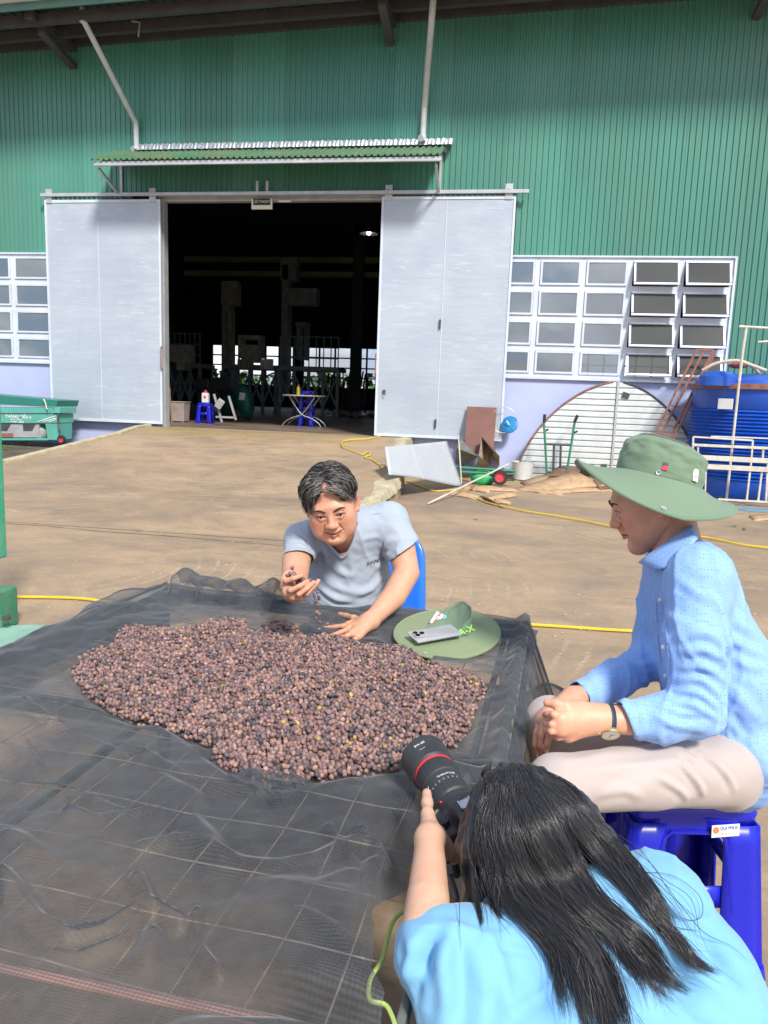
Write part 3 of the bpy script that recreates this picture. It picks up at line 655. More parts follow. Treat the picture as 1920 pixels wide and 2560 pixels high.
q = MB(); n = Vector((-.45,-.89,0)).normalized(); c = TC+n*(r0+.01); q.box((c.x-.25,c.y+.12,zt2-.27), (.22,.02,.16), Matrix.Rotation(-.65,3,'Z')); q.build('tank_label', LETW, tank)
HOSE = mat('tan_hose', (.50,.43,.33), rough=.6, var=.1)
for i, pts in enumerate(([(1755,930),(1790,912),(1840,905),(1880,917),(1915,930)], [(1820,912),(1850,906),(1885,922),(1900,945)])):
    q = MB(); q.tube(smoothpath([pY(x,y,12.5+.1*i)+Vector((0,0,.02)) for x,y in pts]), .028, 8); o = recenter(q.build('hose', HOSE, smooth=True)); tag(o, ('tan hose lying over the top of the blue tank', 'shorter tan hose hooked over the tank behind the pole')[i], 'hose')
q = MB(); q.sphere(pY(1845,912,12.7), (.16,.15,.06), 14, 8); o = recenter(q.build('red_tarp', mat('faded_red_tarp', (.60,.14,.13), rough=.7))); tag(o, 'folded faded red tarp on top of the blue tank', 'tarp')
# pole with arm
pp = thing('pipe_pole', 'pale green and cream pipe pole with a horizontal arm beside the blue tank', 'pole', (pY(1852,950,11.98).x, 11.88, 0))
q = MB(); q.tube([pY(1848,954,11.88), pY(1857,876,11.88), pY(1866,818,11.88)], .022, 8); q.build('pole', CREAMM, pp)
q = MB(); q.tube([pY(1848,816,11.88), pY(1990,824,11.88)], .018, 8); q.build('arm', CREAMM, pp)
q = MB(); q.tube([pY(1895,855,11.88), pY(1990,848,11.88)], .014, 8); q.build('arm', CREAMM, pp)
q = MB(); q.tube([pY(1848,954,11.88), pY(1848,954,11.88)*1+Vector((0,0,-1.9))], .02, 8); q.build('lower_pole', CREAMM, pp)
# rack frames in front of the tank
def rack(Y, lines, label, m_=CREAMM, r=.018):
    P0 = pY(lines[0][0][0], lines[0][0][1], Y); t = thing('metal_rack', label, 'rack', (P0.x+.5, Y, 0), 'cream metal frames in front of the tank')
    for a, b, rr in lines: q = MB(); q.beam(pY(*a, Y), pY(*b, Y), rr*2, rr*2); q.build('bar', m_, t, bevel=.003)
    return t
rack(11.75, [((1733,1092),(1730,1195),.013), ((1733,1092),(1882,1101),.013), ((1882,1101),(1876,1175),.013), ((1730,1112),(2000,1124),.02), ((1745,1118),(1745,1160),.012), ((1908,1125),(1906,1150),.014), ((1777,1091),(2000,1099),.01)], 'upper cream metal frame standing in front of the blue tank')
rack(11.45, [((1722,1142),(2000,1156),.035), ((1722,1164),(2000,1178),.035), ((1719,1112),(1718,1142),.014), ((1875,1178),(1866,1254),.013), ((1905,1175),(1895,1254),.013), ((1920,1150),(1915,1252),.014), ((1765,1178),(1762,1254),.01), ((1745,1235),(1745,1238),.01), ((1795,1248),(2000,1260),.014)], 'lower cream metal frame with two wide shelves in front of the blue tank')
# rusty ladder leaning
def lad(a, b): return Vector(a), Vector(b)
ld = thing('steel_ladder', 'rusty red steel lattice ladder leaning against the window wall', 'ladder', pz(1600,1225,0))
YT, YBt = 13.55, 12.2
def LP(x, y):  # the leaning plane of the ladder
    k = (1250-y)/(1250-870); return pY(x, y, YBt+(YT-YBt)*k)
for a, b in (((1560,1240),(1742,874)), ((1574,1240),(1762,872)), ((1602,1240),(1783,876)), ((1616,1240),(1787,883))):
    q = MB(); q.beam(LP(*a), LP(*b), .028, .028); q.build('rail', RUST, ld)
for a, b in (((1742,874),(1783,872)), ((1706,943),(1755,944)), ((1675,1014),(1718,1020)), ((1637,1083),(1680,1092)), ((1600,1160),(1648,1168)), ((1762,872),(1787,883))):
    q = MB(); q.beam(LP(*a), LP(*b), .03, .02); q.build('rung', RUST, ld)
# green hand truck standing by the arched panel
ht = thing('hand_truck', 'green hand truck standing upright against the arched panel', 'hand truck', pY(1402,1195,13.2)*1)
ht.location.z = 0
def HP(x, y): return pY(x, y, 13.2)
for pts in ([(1362,1036),(1360,1060),(1362,1090),(1367,1185)], [(1444,1038),(1436,1060),(1430,1100),(1416,1185)]):
    q = MB(); q.tube(smoothpath([HP(*p) for p in pts], 4), .02, 8); q.build('side_bar', HTG, ht, smooth=True)
    q = MB(); q.tube([HP(*pts[0]), HP(pts[1][0], pts[1][1]-4)], .026, 8); q.build('grip', RUBBER, ht)
for a, b in (((1364,1110),(1425,1112)), ((1366,1180),(1417,1182))): q = MB(); q.tube([HP(*a), HP(*b)], .02, 8); q.build('cross_bar', DARKST, ht)
for x in (1385,1402): q = MB(); q.tube([HP(x,1111), HP(x-2,1180)], .02, 6); q.build('slat', DARKST, ht)
for a, b in (((1362,1078),(1371,1073)), ((1430,1084),(1444,1078))): q = MB(); q.tube([HP(*a), HP(*b)], .016, 6); q.build('peg', RUBBER, ht)
# brown board, white sheet, glass offcuts
def leaning(pts, name, mat_, label, cat, th=.012, dirv=(0,.02,0)):
    q = MB(); q.prism(pts, Vector(dirv)*(th/.02)); o = recenter(q.build(name, mat_, bevel=.002)); return tag(o, label, cat)
BRN = mat('brown_board', (.16,.065,.05), rough=.6, var=.12, scale=2, dirt=.2, dirtcol=(.3,.15,.1))
leaning([pY(1160,1135,13.2), pY(1233,1135,13.2), pY(1242,1019,13.68), pY(1168,1016,13.68)], 'board', BRN, 'dark brown board leaning on the right sliding door', 'board')
WS = mat('white_folded_sheet', (.46,.49,.53), rough=.5, metal=.1, var=.05, bump=.3, bscale=3)
q = MB(); TL_, TR_, BR_, BL_ = pY(962,1117,RY[4]+.1), pY(1117,1103,12.2), pz(1157,1214,.01), pY(972,1187,RY[4]-.25)
def wsf(a, b):
    p = TL_*(1-a)*(1-b)+TR_*a*(1-b)+BR_*a*b+BL_*(1-a)*b; k = abs(a-.42)/.42; return p+Vector((0,-.07*max(0,1-k), .02*math.sin(a*5)*b))
q.grid(wsf, 24, 14); ws = q.build('white_metal_sheet', WS, smooth=True, solid=.006); 
q = MB(); q.tube([wsf(.40+.03*b/10, b/10)+Vector((0,-.012,0)) for b in range(11)], .009, 4); 
recenter(ws); tag(ws, 'large bent white metal sheet propped at the foot of the right door', 'sheet'); s_ = q.build('fold_seam', GALV, ws)
GLO = mat('dusty_glass_offcut', (.25,.27,.25), rough=.15, metal=.5, var=.3, scale=5, dirt=.5, dirtcol=(.4,.38,.32))
SPK = mat('speckled_board', (.42,.36,.29), rough=.8, var=.3, scale=20, dirt=.3)
leaning([pz(1135,1178,0), pY(1196,1142,12.9), pY(1153,1096,13.2), pY(1142,1120,13.0)], 'glass_offcut', GLO, 'dusty triangular glass offcut behind the white sheet', 'glass')
leaning([pz(1188,1185,0), pz(1248,1180,0), pY(1249,1140,12.8), pY(1204,1091,13.1), pY(1197,1140,12.8)], 'speckled_board', SPK, 'speckled grey beige board propped beside the brown board', 'board')
for a, b, lb in (((1146,1087),(1154,1212),'thin upright white strip beside the bent white sheet'), ((1070,1259),(1272,1160),'long thin grey pole lying slanted over the wood scraps')):
    q = MB(); 
    if a[0] == 1070: q.tube([pz(*a,.02), pY(*b,12.6)], .014, 6)
    else: q.tube([pY(*a,12.3), pz(*b,.0)], .012, 6)
    tag(recenter(q.build('metal_strip', CREAMM)), lb, 'pole')
# blue disc with hoop
c = pY(1273,1062,13.68)
q = MB(); Mx = Matrix.Rotation(R(-42), 3, 'Y') @ Matrix.Rotation(R(58), 3, 'X'); q.lathe([(0,-.03),(.13,-.028),(.165,-.01),(.165,.01),(.13,.03),(0,.035)], c, 28, Mx)
bd = q.build('blue_disc', mat('dusty_blue_plastic', (.02,.22,.48), rough=.45, var=.3, scale=20, bump=.3), smooth=True); recenter(bd); tag(bd, 'round blue plastic disc hanging by the lavender wall right of the door', 'disc')
q = MB(); q.tube([c+Vector((-.10+.23*math.cos(a), -.05, .08+.23*math.sin(a))) for a in [i*2*math.pi/28 for i in range(28)]], .006, 5, closed=True); q.build('wire_hoop', GALV, bd)
q = MB(); q.tube([c+Vector((-.05,-.06,.07)), c+Vector((.0,-.08,.0))], .01, 5); q.build('handle', LETW, bd)
# lying green hand truck with wheel and sack
lt = thing('lying_hand_truck', 'green hand truck lying on its side behind the scrap wood', 'hand truck', pz(1230,1205,0))
for a, b in (((1140,1168),(1288,1178)), ((1150,1180),(1285,1186))): q = MB(); q.tube([pY(*a,12.3), pY(*b,12.3)], .022, 8); q.build('side_bar', HTG, lt)
for i in range(3): q = MB(); q.tube([pY(1262,1186+7*i,12.25), pY(1286,1187+7*i,12.25)], .012, 6); q.build('axle_bar', DARKST, lt)
wheel(pY(1250,1193,12.15), .125, lt, wdt=.07, hubm=REDH)
GS = mat('bright_green_sack', (.03,.38,.13), rough=.5, var=.2, scale=9, bump=.6, bscale=20)
c = pY(1207,1195,12.4); q = MB(); q.sphere(c, (.20,.14,.14), 18, 12); o = q.build('green_sack', GS, smooth=True); o.modifiers.new('d','DISPLACE').strength = .05
tx_ = bpy.data.textures.new('c', 'CLOUDS'); tx_.noise_scale = .08; o.modifiers['d'].texture = tx_; recenter(o); tag(o, 'bright green plastic sack under the lying hand truck', 'sack')
# woven white bucket
WB = mat('white_woven_plastic', (.66,.66,.66), rough=.6, var=.08, scale=20, bump=.8, bscale=24)
b_ = pz(1305,1200,0); q = MB(); q.lathe([(.12,0),(.16,.02),(.19,.30),(.20,.33),(.185,.33),(.15,.03),(0,.02)], b_, 24, wob=lambda a,z:.02*math.sin(12*a)*(1 if z<.3 else 0)); o = recenter(q.build('white_basket', WB, smooth=True)); tag(o, 'white woven plastic basket beside the bark heap', 'basket')
# ---- bark and plank heaps: every plank is a thing
def plank(pts, thick, m_, label, warp=.0):
    q = MB(); P = [Vector(p) for p in pts]; n = 8; rr = random.Random(int(P[0].x*97)); vs = []
    # pts: a strip given by its two ends, each two points
    A, B, C_, D = P
    def f(a, b): 
        p = (A*(1-a)+B*a)*(1-b)+(D*(1-a)+C_*a)*b; return p+Vector((0, 0, warp*math.sin(a*math.pi)*(1-.4*b)+.008*mnoise.noise(p*9)))
    q.grid(f, n, 4); o = q.build('wood_plank', m_, smooth=True, solid=thick); recenter(o); return tag(o, label, 'wood', 'scrap wood by the wall')
PL = [  # right heap (big pale bark sheets), corner pixels with heights
 ([(1300,1205,.02),(1500,1152,.34),(1530,1180,.2),(1330,1222,.0)], WOOD, 'long pale bark sheet on top of the right heap'),
 ([(1290,1222,.0),(1440,1180,.22),(1520,1215,.06),(1350,1228,.0)], WOOD, 'wide pale bark sheet on the right heap with a dark split'),
 ([(1440,1152,.36),(1500,1150,.34),(1580,1215,.04),(1500,1225,.02)], BARK, 'thick brown bark slab sliding down the right heap behind the hat'),
 ([(1460,1160,.33),(1540,1180,.2),(1640,1228,.0),(1560,1232,.0)], WOOD, 'pale slab at the right end of the heap, behind the hat brim'),
 ([(1370,1190,.18),(1400,1165,.28),(1470,1160,.3),(1440,1190,.16)], BARK, 'short brown bark piece near the top of the right heap'),
 ([(1330,1225,.0),(1520,1212,.05),(1540,1228,.0),(1350,1236,.0)], WOOD, 'low pale bark sheet at the foot of the right heap'),
 ([(1150,1214,.02),(1290,1222,.03),(1300,1230,.0),(1160,1226,.0)], WOOD, 'flat pale board at the left end of the scrap wood'),
 ([(1120,1228,.02),(1200,1240,.03),(1192,1250,.0),(1122,1238,.0)], WOOD, 'thin reddish board by the yellow hose'),
 ([(1175,1216,.06),(1225,1224,.05),(1222,1234,.0),(1180,1228,.0)], WOOD, 'short curled board in the middle of the scraps'),
 ([(1215,1246,.03),(1292,1232,.05),(1295,1242,.0),(1230,1252,.0)], WOOD, 'slanting pale offcut near the hose'),
 ([(1200,1240,.06),(1240,1258,.04),(1260,1272,.0),(1216,1256,.0)], BARK, 'rough brown bark chunk beside the yellow hose'),
 ([(1235,1248,.03),(1278,1256,.02),(1276,1262,.0),(1238,1258,.0)], WOOD, 'small pale offcut lowest of the scraps'),
 ([(1290,1220,.01),(1408,1236,.01),(1408,1240,.0),(1290,1226,.0)], WOOD, 'long thin lath in front of the heaps'),
 ([(1255,1170,.16),(1298,1150,.24),(1290,1190,.06),(1262,1182,.08)], BARK, 'upright brown bark flake beside the white basket'),
 ([(1215,1170,.14),(1255,1162,.16),(1256,1168,.12),(1216,1176,.1)], WOOD, 'narrow pale slat above the lying hand truck'),
 ([(1872,1290,.01),(1990,1290,.01),(1990,1300,.0),(1886,1302,.0)], WOOD, 'pale plank on the concrete at the right edge'),
 ([(1140,1200,.03),(1180,1206,.03),(1176,1216,.0),(1146,1212,.0)], BARK, 'dark bark shred under the white sheet corner'),
]
for pts, m_, lb in PL: plank([pz(x, y, z) for x, y, z in pts], .014, m_, lb, .02)
for (x, y, s) in ((1190,1206,.12),(1225,1207,.1),(1255,1203,.1),(1345,1230,.05)): weed(pz(x,y,0), s, 14, 'small weed among the scrap wood by the lying hand truck')
for (x, y, s) in ((985,1222,.12),(975,1236,.08)): weed(pz(x,y,0), s, 14, 'small weed at the broken edge of the ramp')
for (x, y, s) in ((1810,1248,.1),(1840,1246,.12),(1770,1245,.08)): weed(pz(x,y,0), s, 10, 'small weed at the foot of the tank racks')
for (x, y, s, lb_) in ((1780,1290,.05,'tiny weed in the concrete just right of the hat brim'),(1800,1298,.06,'small weed second from the hat brim'),(1838,1318,.07,'straggling weed above the yellow hose at the right'),(1860,1326,.07,'straggling weed nearest to the yellow hose at the right'),(1190,1300,.03,'lone tiny weed in the open concrete below the scrap wood')): weed(pz(x,y,0), s, 10, lb_)
q = MB(); q.sphere(pz(1000,1227,.0)+Vector((0,0,.05)), .055, 14, 10); o = recenter(q.build('foil_ball', FOIL, smooth=True)); tag(o, 'small crumpled silver ball by the ramp edge', 'ball')
TW = mat('blue_twine', (.15,.30,.42), rough=.6)
q = MB(); c = pz(1880,1276,.01)
for k in range(4): q.tube([c+Vector((.22*math.cos(a)*(1+.1*k), .10*math.sin(a)+.03*k, .004*k)) for a in [i*2*math.pi/20 for i in range(20)]], .004, 4, closed=True)
o = recenter(q.build('twine_coil', TW)); tag(o, 'loose coil of blue twine on the concrete at the right', 'twine')
# small stones and chips
q = MB(); rr = random.Random(5)
for i in range(240):
    p = pz(rr.uniform(0,1920), rr.uniform(1260,1600), 0); s = rr.uniform(.003,.009)
    if p.x < ramp_r(p.y) and p.y > 6.8: continue
    q.sphere(p+Vector((0,0,s*.5)), (s*rr.uniform(.8,1.6), s, s*.6), 5, 4)
tag(q.build('grit', mat('pale_grit', (.45,.37,.27), rough=.9, var=.4, scale=30)), 'scattered grit and chips on the concrete yard', None, kind='stuff')
# ================================================================ things just inside the doors
def zf(x, y): return pz(x, y, ZF)
def stool(loc, rz, label, group, s=1.0, mtl=None, top=.30, bot=.37, h=.40, sticker=False):
    """plastic stool: top plate, four angled legs, side frames with a cross bar"""
    t = thing('plastic_stool', label, 'stool', loc, group, rz); mtl = mtl or BLUE
    top *= s; bot *= s; h *= s; base = wloc(t)
    def P(u, v, z): # u, v in -1..1 at height z
        w_ = (bot+(top-bot)*z/h)/2; return base+Vector((u*w_, v*w_, z))
    q = MB(); w_ = top/2
    n = 8; ring = []
    for (r_, z) in ((w_*1.0, h-.055*s), (w_*1.03, h-.022*s), (w_*.99, h-.006*s), (w_*.93, h), (w_*.80, h-.002*s)):
        k = []
        for cx, cy, a0 in ((1,1,0),(-1,1,90),(-1,-1,180),(1,-1,270)):
            rc = .16*r_
            for j in range(5): a = R(a0+j*22.5); k.append(base+Vector((cx*(r_-rc)+rc*math.cos(a), cy*(r_-rc)+rc*math.sin(a), z)))
        ring.append(k)
    N = 20; vs = [v for k in ring for v in k]; fs = [(i*N+j, i*N+(j+1)%N, (i+1)*N+(j+1)%N, (i+1)*N+j) for i in range(len(ring)-1) for j in range(N)]
    fs.append(tuple((len(ring)-1)*N+j for j in range(N))); q.add(vs, fs); q.build('seat', mtl, t, smooth=True, solid=.003*s)
    for cx, cy in ((1,1),(-1,1),(-1,-1),(1,-1)):       # L-shaped corner legs
        q = MB(); lw = .36; hz = h-.05*s; k = 9
        def L1(a, b, cx=cx, cy=cy): z = hz*b; return P(cx, cy*(1-lw*2*(1-a)*(1-.25*b)*(.8+.2*b)), z)
        def L2(a, b, cx=cx, cy=cy): z = hz*b; return P(cx*(1-lw*2*a*(1-.25*b)*(.8+.2*b)), cy, z)
        q.grid(L1, 4, k); q.grid(L2, 4, k); q.build('leg', mtl, t, smooth=True, solid=.006*s, angle=60)
        q = MB(); f = P(cx*.93, cy*.93, .012*s); q.lathe([(.001,-.012*s),(.026*s,-.011*s),(.028*s,0),(.022*s,.03*s)], f, 10); q.build('foot', mtl, t, smooth=True)
    for i in range(4):                                    # side aprons with the arched opening and the lower cross bar
        q = MB(); c_, s_ = math.cos(i*math.pi/2), math.sin(i*math.pi/2)
        def Q(u, z, o=.99): a, b = u, -o; return P(a*c_-b*s_, a*s_+b*c_, z)
        q.grid(lambda a, b: Q(-.66+1.32*a, (h*.78+h*.055*math.sin(math.pi*a)**.35)*(1-b)+(h-.02*s)*b, .99), 11, 4)
        q.build('apron', mtl, t, smooth=True, solid=.005*s)
        q = MB(); q.grid(lambda a, b: Q(-.64+1.28*a, h*.42+h*.12*b, .97), 4, 3); q.build('cross_bar', mtl, t, smooth=True, solid=.005*s)
        q = MB(); q.tube([Q(-.60, h*.40, 1.0), Q(-.52, h*.70, 1.0), Q(-.47, h*.81, 1.0), Q(-.38, h*.845, 1.0), Q(.38, h*.845, 1.0), Q(.47, h*.81, 1.0), Q(.52, h*.70, 1.0), Q(.60, h*.40, 1.0)], .006*s, 6); q.build('rim_bead', mtl, t, smooth=True)
    return t
p = zf(513, 1058); stool(p, .15, 'blue plastic stool in the doorway with a white box on it', None, h=.46, top=.27, bot=.36)
q = MB(); c = p+Vector((.02,-.02,.46)); q.box(c+Vector((0,0,.11)), (.15,.10,.20)); q.box(c+Vector((0,0,.215)), (.13,.08,.03)); o = q.build('white_box', LETW, bevel=.006); recenter(o); tag(o, 'white box with a red cap on the doorway stool', 'box')
q = MB(); q.lathe([(.04,.20),(.04,.26),(.02,.29)], c, 12); q.box(c+Vector((.0,-.052,.13)), (.05,.004,.05)); q.build('red_cap', REDH, o)
TP = zf(760, 1066)
for k in range(2):
    stool((TP.x+.02, TP.y+.15, ZF+.36*k), .1, ('lower blue stool of the pair stacked behind the folding table', 'upper blue stool of the pair stacked behind the folding table')[k], 'stacked blue stools', h=.46, top=.27, bot=.36)
# folding table
CHR = mat('chrome_tube', (.62,.62,.60), rough=.25, metal=.8, var=.05)
ft = thing('folding_table', 'white topped folding table with crossed chrome legs inside the doorway', 'table', (TP.x, TP.y, ZF))
HT_ = .70
q = MB(); q.lathe([(.50,HT_-.015),(.515,HT_),(.50,HT_+.018),(0,HT_+.02)], wloc(ft)-Vector((0,0,0)), 36); q.build('table_top', mat('table_white', (.66,.64,.58), rough=.3, metal=.3, var=.05), ft, smooth=True)
for sy in (-.22, .22):
    for sx in (-1, 1):
        b = wloc(ft); pts = [b+Vector((sx*.46, sy, .0)), b+Vector((sx*.40, sy, .09)), b+Vector((sx*.24, sy, .19)), b+Vector((sx*.02, sy, .27)), b+Vector((-sx*.12, sy, .42)), b+Vector((-sx*.30, sy, .68))]
        q = MB(); q.tube(smoothpath(pts, 5), .013, 8); q.build('leg', CHR, ft, smooth=True)
q = MB(); c = Vector((TP.x-.12, TP.y-.1, ZF+HT_+.02)); q.lathe([(.04,0),(.042,.01),(.042,.14),(.035,.17),(.015,.19),(.015,.22)], c, 14); o = recenter(q.build('yellow_bottle', mat('yellow_plastic', (.75,.62,.05), rough=.4), smooth=True)); tag(o, 'small yellow bottle on the folding table', 'bottle')
# grey bin with broom
p = zf(450,1055); q = MB(); BIN = mat('dusty_beige_plastic', (.40,.34,.31), rough=.6, dirt=.4)
for (r0_, r1_) in (): pass
bn = thing('plastic_bin', 'dusty beige plastic bin just inside the left door', 'bin', p)
q.lathe([(.22,.02),(.25,.44),(.27,.45),(.27,.47),(.24,.47),(.21,.04),(0,.03)], p, 4, Matrix.Rotation(R(45),3,'Z')); q.build('bin_body', BIN, bn, bevel=.01)
for sx in (-1,1): q = MB(); q.box(p+Vector((sx*.13,-.12,.01)), (.03,.05,.03)); q.build('foot', BIN, bn)
q = MB(); q.tube([zf(424,1058)+Vector((0,.1,0)), pY(424,970,15.2)], .014, 6); br = recenter(q.build('broom', WOOD)); tag(br, 'wooden broom handle leaning inside the left door', 'broom')
# green sacks
DG = mat('dark_green_sack', (.012,.12,.09), rough=.45, var=.2, scale=4, bump=.5, bscale=15)
def sack(c, r, tilt, label):
    q = MB(); M_ = Matrix.Rotation(tilt, 3, 'Y')
    q.sphere(Vector(c)+Vector((0,0,r[2]*.97)), r, 20, 14, M_); o = q.build('grain_sack', DG, smooth=True); d = o.modifiers.new('d','DISPLACE'); d.strength = .07; d.texture = tx_; recenter(o); return tag(o, label, 'sack', 'green sacks inside the shed')
s1 = sack(zf(612,1048), (.25,.2,.48), -.22, 'full green grain sack with a pale label, right of the doorway stool'); 
q = MB(); q.box(wloc(s1)+Vector((.0,-.215,.62)), (.16,.01,.20), Matrix.Rotation(.12,3,'Y')); q.build('sack_label', LETW, s1)
sack(zf(570,1040), (.26,.2,.36), .1, 'smaller green sack half hidden behind the steel frame')
FB = thing('steel_trestle', 'grey steel trestle frame leaning in front of the green sacks', 'trestle', zf(570,1050))
for a, b in (((572,990),(590,1050)), ((535,985),(555,1056)), ((540,1042),(590,1044))):
    q = MB(); q.beam(pY(*a,15.6), pY(*b,15.6), .04, .04); q.build('bar', MGREY, FB)
q = MB(); q.box(pY(549,1010,15.5), (.16,.05,.22), Matrix.Rotation(.6,3,'Y')); o = recenter(q.build('grey_box', MGREY, bevel=.02)); tag(o, 'small grey box hung on the steel trestle', 'box')
# engine behind the doorway stool
en = thing('diesel_engine', 'dark blower engine with a round fan housing behind the doorway stool', 'machine', zf(510,1035)+Vector((0,.8,0)))
DM = mat('dull_machine_grey', (.10,.11,.12), rough=.5, metal=.3, var=.3, dirt=.3)
e = wloc(en); q = MB(); q.lathe([(0,-.1),(.30,-.1),(.32,0),(.30,.1),(0,.1)], e+Vector((-.05,-.1,.55)), 24, MR); q.build('fan_housing', DM, en, smooth=True, angle=40)
q = MB(); q.box(e+Vector((.3,.1,.95)), (.75,.5,.42)); q.build('engine_block', DM, en, bevel=.03)
q = MB(); q.box(e+Vector((-.35,.1,.95)), (.45,.4,.38)); q.build('fuel_tank', DM, en, bevel=.06)
for k in range(5): q = MB(); q.lathe([(.035,0),(.035,.14),(.02,.2)], e+Vector((-.1+.16*k,.05,1.16)), 8); q.build('injector', DARKST, en)
for sx in (-.5,.6): q = MB(); q.beam(e+Vector((sx,0,0)), e+Vector((sx*.7,0,.85)), .05, .05); q.build('leg', MGREY, en)
# far platforms and processing machines, dim in the depth of the shed
PM = mat('shed_machine_paint', (.24,.30,.32), rough=.6, var=.3, dirt=.3)
PMB = mat('shed_machine_beige', (.42,.41,.33), rough=.6, var=.3, dirt=.3)
def deck(Y, x0, x1, z, posts, label, m_=PM, rail=True):
    A, B = pY(x0, z, Y), pY(x1, z, Y); zz = A.z
    t = thing('machine_platform', label, 'platform', ((A.x+B.x)/2, Y, ZF))
    q = MB(); q.box(((A.x+B.x)/2, Y+.6, zz), (B.x-A.x, 1.4, .14)); q.build('deck', m_, t)
    n = posts
    for i in range(n+1):
        x = A.x+(B.x-A.x)*i/n; q = MB(); q.beam((x,Y,ZF),(x,Y,zz), .1, .1); q.build('post', m_, t)
        if i < n: q = MB(); x2 = A.x+(B.x-A.x)*(i+1)/n; q.beam((x,Y,ZF+.3),(x2,Y,zz-.2), .06,.06); q.beam((x2,Y+.02,ZF+.3),(x,Y+.02,zz-.2), .06,.06); q.build('cross_brace', m_, t)
    if rail:
        for k in (0,1,2): q = MB(); q.beam((A.x,Y,zz+.35*(k+1)),(B.x,Y,zz+.35*(k+1)), .03,.03); q.build('rail', m_, t)
        for i in range(n*2+1): x = A.x+(B.x-A.x)*i/n/2; q = MB(); q.beam((x,Y,zz),(x,Y,zz+1.05), .03,.03); q.build('rail_post', m_, t)
    return t
deck(24.0, 425, 500, 912, 3, 'dark steel platform with railing at the left of the shed')
deck(25.5, 560, 690, 916, 4, 'dark steel platform carrying a row of small hoppers', rail=False)
deck(24.5, 700, 845, 920, 4, 'dark steel platform under the tall elevator tower')
def blocky(name, label, cat, parts, Y, m_):
    P = [(pY(x0,y1,Y), pY(x1,y0,Y)) for (_, x0, y0, x1, y1) in parts]; t = thing(name, label, cat, (P[0][0].x, Y, ZF))
    for (nm, *_), (a, b) in zip(parts, P):
        q = MB(); q.box(((a.x+b.x)/2, Y+.25, (a.z+b.z)/2), (b.x-a.x, .5, b.z-a.z)); q.build(nm, m_, t, bevel=.02)
    return t
blocky('bucket_elevator', 'tall dim bucket elevator with a hooded head, left of the portal column', 'elevator', [('elevator_leg',553,780,564,985),('elevator_leg',567,780,577,985),('elevator_head',552,702,592,762),('elevator_neck',555,762,575,780)], 27, PMB)
blocky('elevator_tower', 'wide dim elevator tower right of the portal column', 'elevator', [('tower_leg',700,660,722,985),('tower_leg',740,810,748,900),('tower_leg',758,810,766,900),('tower_head',700,642,742,700),('tower_hood',716,720,792,762),('cross_plate',738,805,768,815)], 26, PM)
blocky('seed_cleaner', 'boxy beige cleaning machine on its platform in the shed', 'machine', [('machine_frame',594,838,652,848),('machine_side',594,848,602,895),('machine_side',644,848,652,895),('machine_body',602,862,644,905)], 25, PMB)
blocky('huller', 'bulky beige machine behind the left door edge inside the shed', 'machine', [('machine_body',422,862,470,905),('machine_outlet',440,905,462,925)], 23, PMB)
for k in range(9):
    x = 598+ (k%5)*8 if k < 5 else 655+(k-5)*8; q = MB(); a = pY(x, 905, 25.2); q.lathe([(.05,-.25),(.07,0),(.06,.1)], a, 8); o = recenter(q.build('hopper_spout', LETW if k > 4 else PMB)); tag(o, 'small pale spout in the row on the middle platform', 'spout', 'row of pale spouts on the shed platform')
rr = random.Random(11); WP = mat('dark_wood_pole', (.16,.10,.06), rough=.8, var=.3)
for k in range(22):
    x = rr.uniform(822, 912) if k < 17 else rr.uniform(905,945); h0 = rr.uniform(925, 965); Yp = 33+rr.uniform(0,2); a = pY(x, h0, Yp); q = MB(); q.tube([(a.x+rr.uniform(-.3,.3), Yp-.6, ZF), a], rr.uniform(.03,.055), 6); o = recenter(q.build('wooden_pole', WP)); tag(o, 'dark wooden pole leaning under the right back window', 'pole', 'wooden poles under the right back window')
PS = mat('pale_plastic_sheet', (.40,.42,.44), rough=.3, var=.2, scale=3)
A = zf(815,1040); B = zf(935,1046)
q = MB(); q.grid(lambda a, b: Vector((A.x+(B.x-A.x)*a, A.y-.3+1.6*b, ZF+.02+.22*max(0,mnoise.noise(Vector((a*6,b*5,1))))+.1*math.sin(3.14*a)*math.sin(3.14*b))), 30, 14); o = recenter(q.build('plastic_sheet', PS, smooth=True)); tag(o, 'crumpled pale plastic sheet on the shed floor right of the folding table', 'plastic sheet')
q = MB(); q.sphere(zf(878,1020)+Vector((0,1.5,.35)), (.45,.3,.4), 12, 8); o = recenter(q.build('white_sack', PS, smooth=True)); tag(o, 'dim white bulk sack near the back right of the shed', 'sack')
lp = pY(922,582,24); lm = thing('ceiling_lamp', 'lit high bay lamp under the shed roof', 'lamp', lp)
q = MB(); q.lathe([(.04,.12),(.08,.06),(.28,-.02),(.29,-.03)], lp, 18, cap=False); q.build('lamp_shade', mat('lamp_shade_grey', (.3,.3,.3), rough=.4), lm, solid=.004)
LE = bpy.data.materials.new('lit_bulb'); LE.use_nodes = True; b_ = LE.node_tree.nodes['Principled BSDF']; b_.inputs['Emission Color'].default_value = (1,.97,.9,1); b_.inputs['Emission Strength'].default_value = 6
q = MB(); q.sphere(lp+Vector((0,0,.0)), .07, 10, 8); q.build('bulb', LE, lm); q = MB(); q.tube([lp+Vector((0,0,.1)), lp+Vector((0,0,8.8-lp.z))], .01, 4); q.build('lamp_rod', DARKST, lm)
# white hanging duct and foil sheet
q = MB(); a, b, c_ = pY(790,930,25), pY(812,925,25), pY(822,985,25)
q.add([a,b,c_], [(0,1,2)]); o = recenter(q.build('foil_sheet', FOIL, solid=.01)); tag(o, 'thin hanging foil sheet catching light behind the folding table', 'sheet')
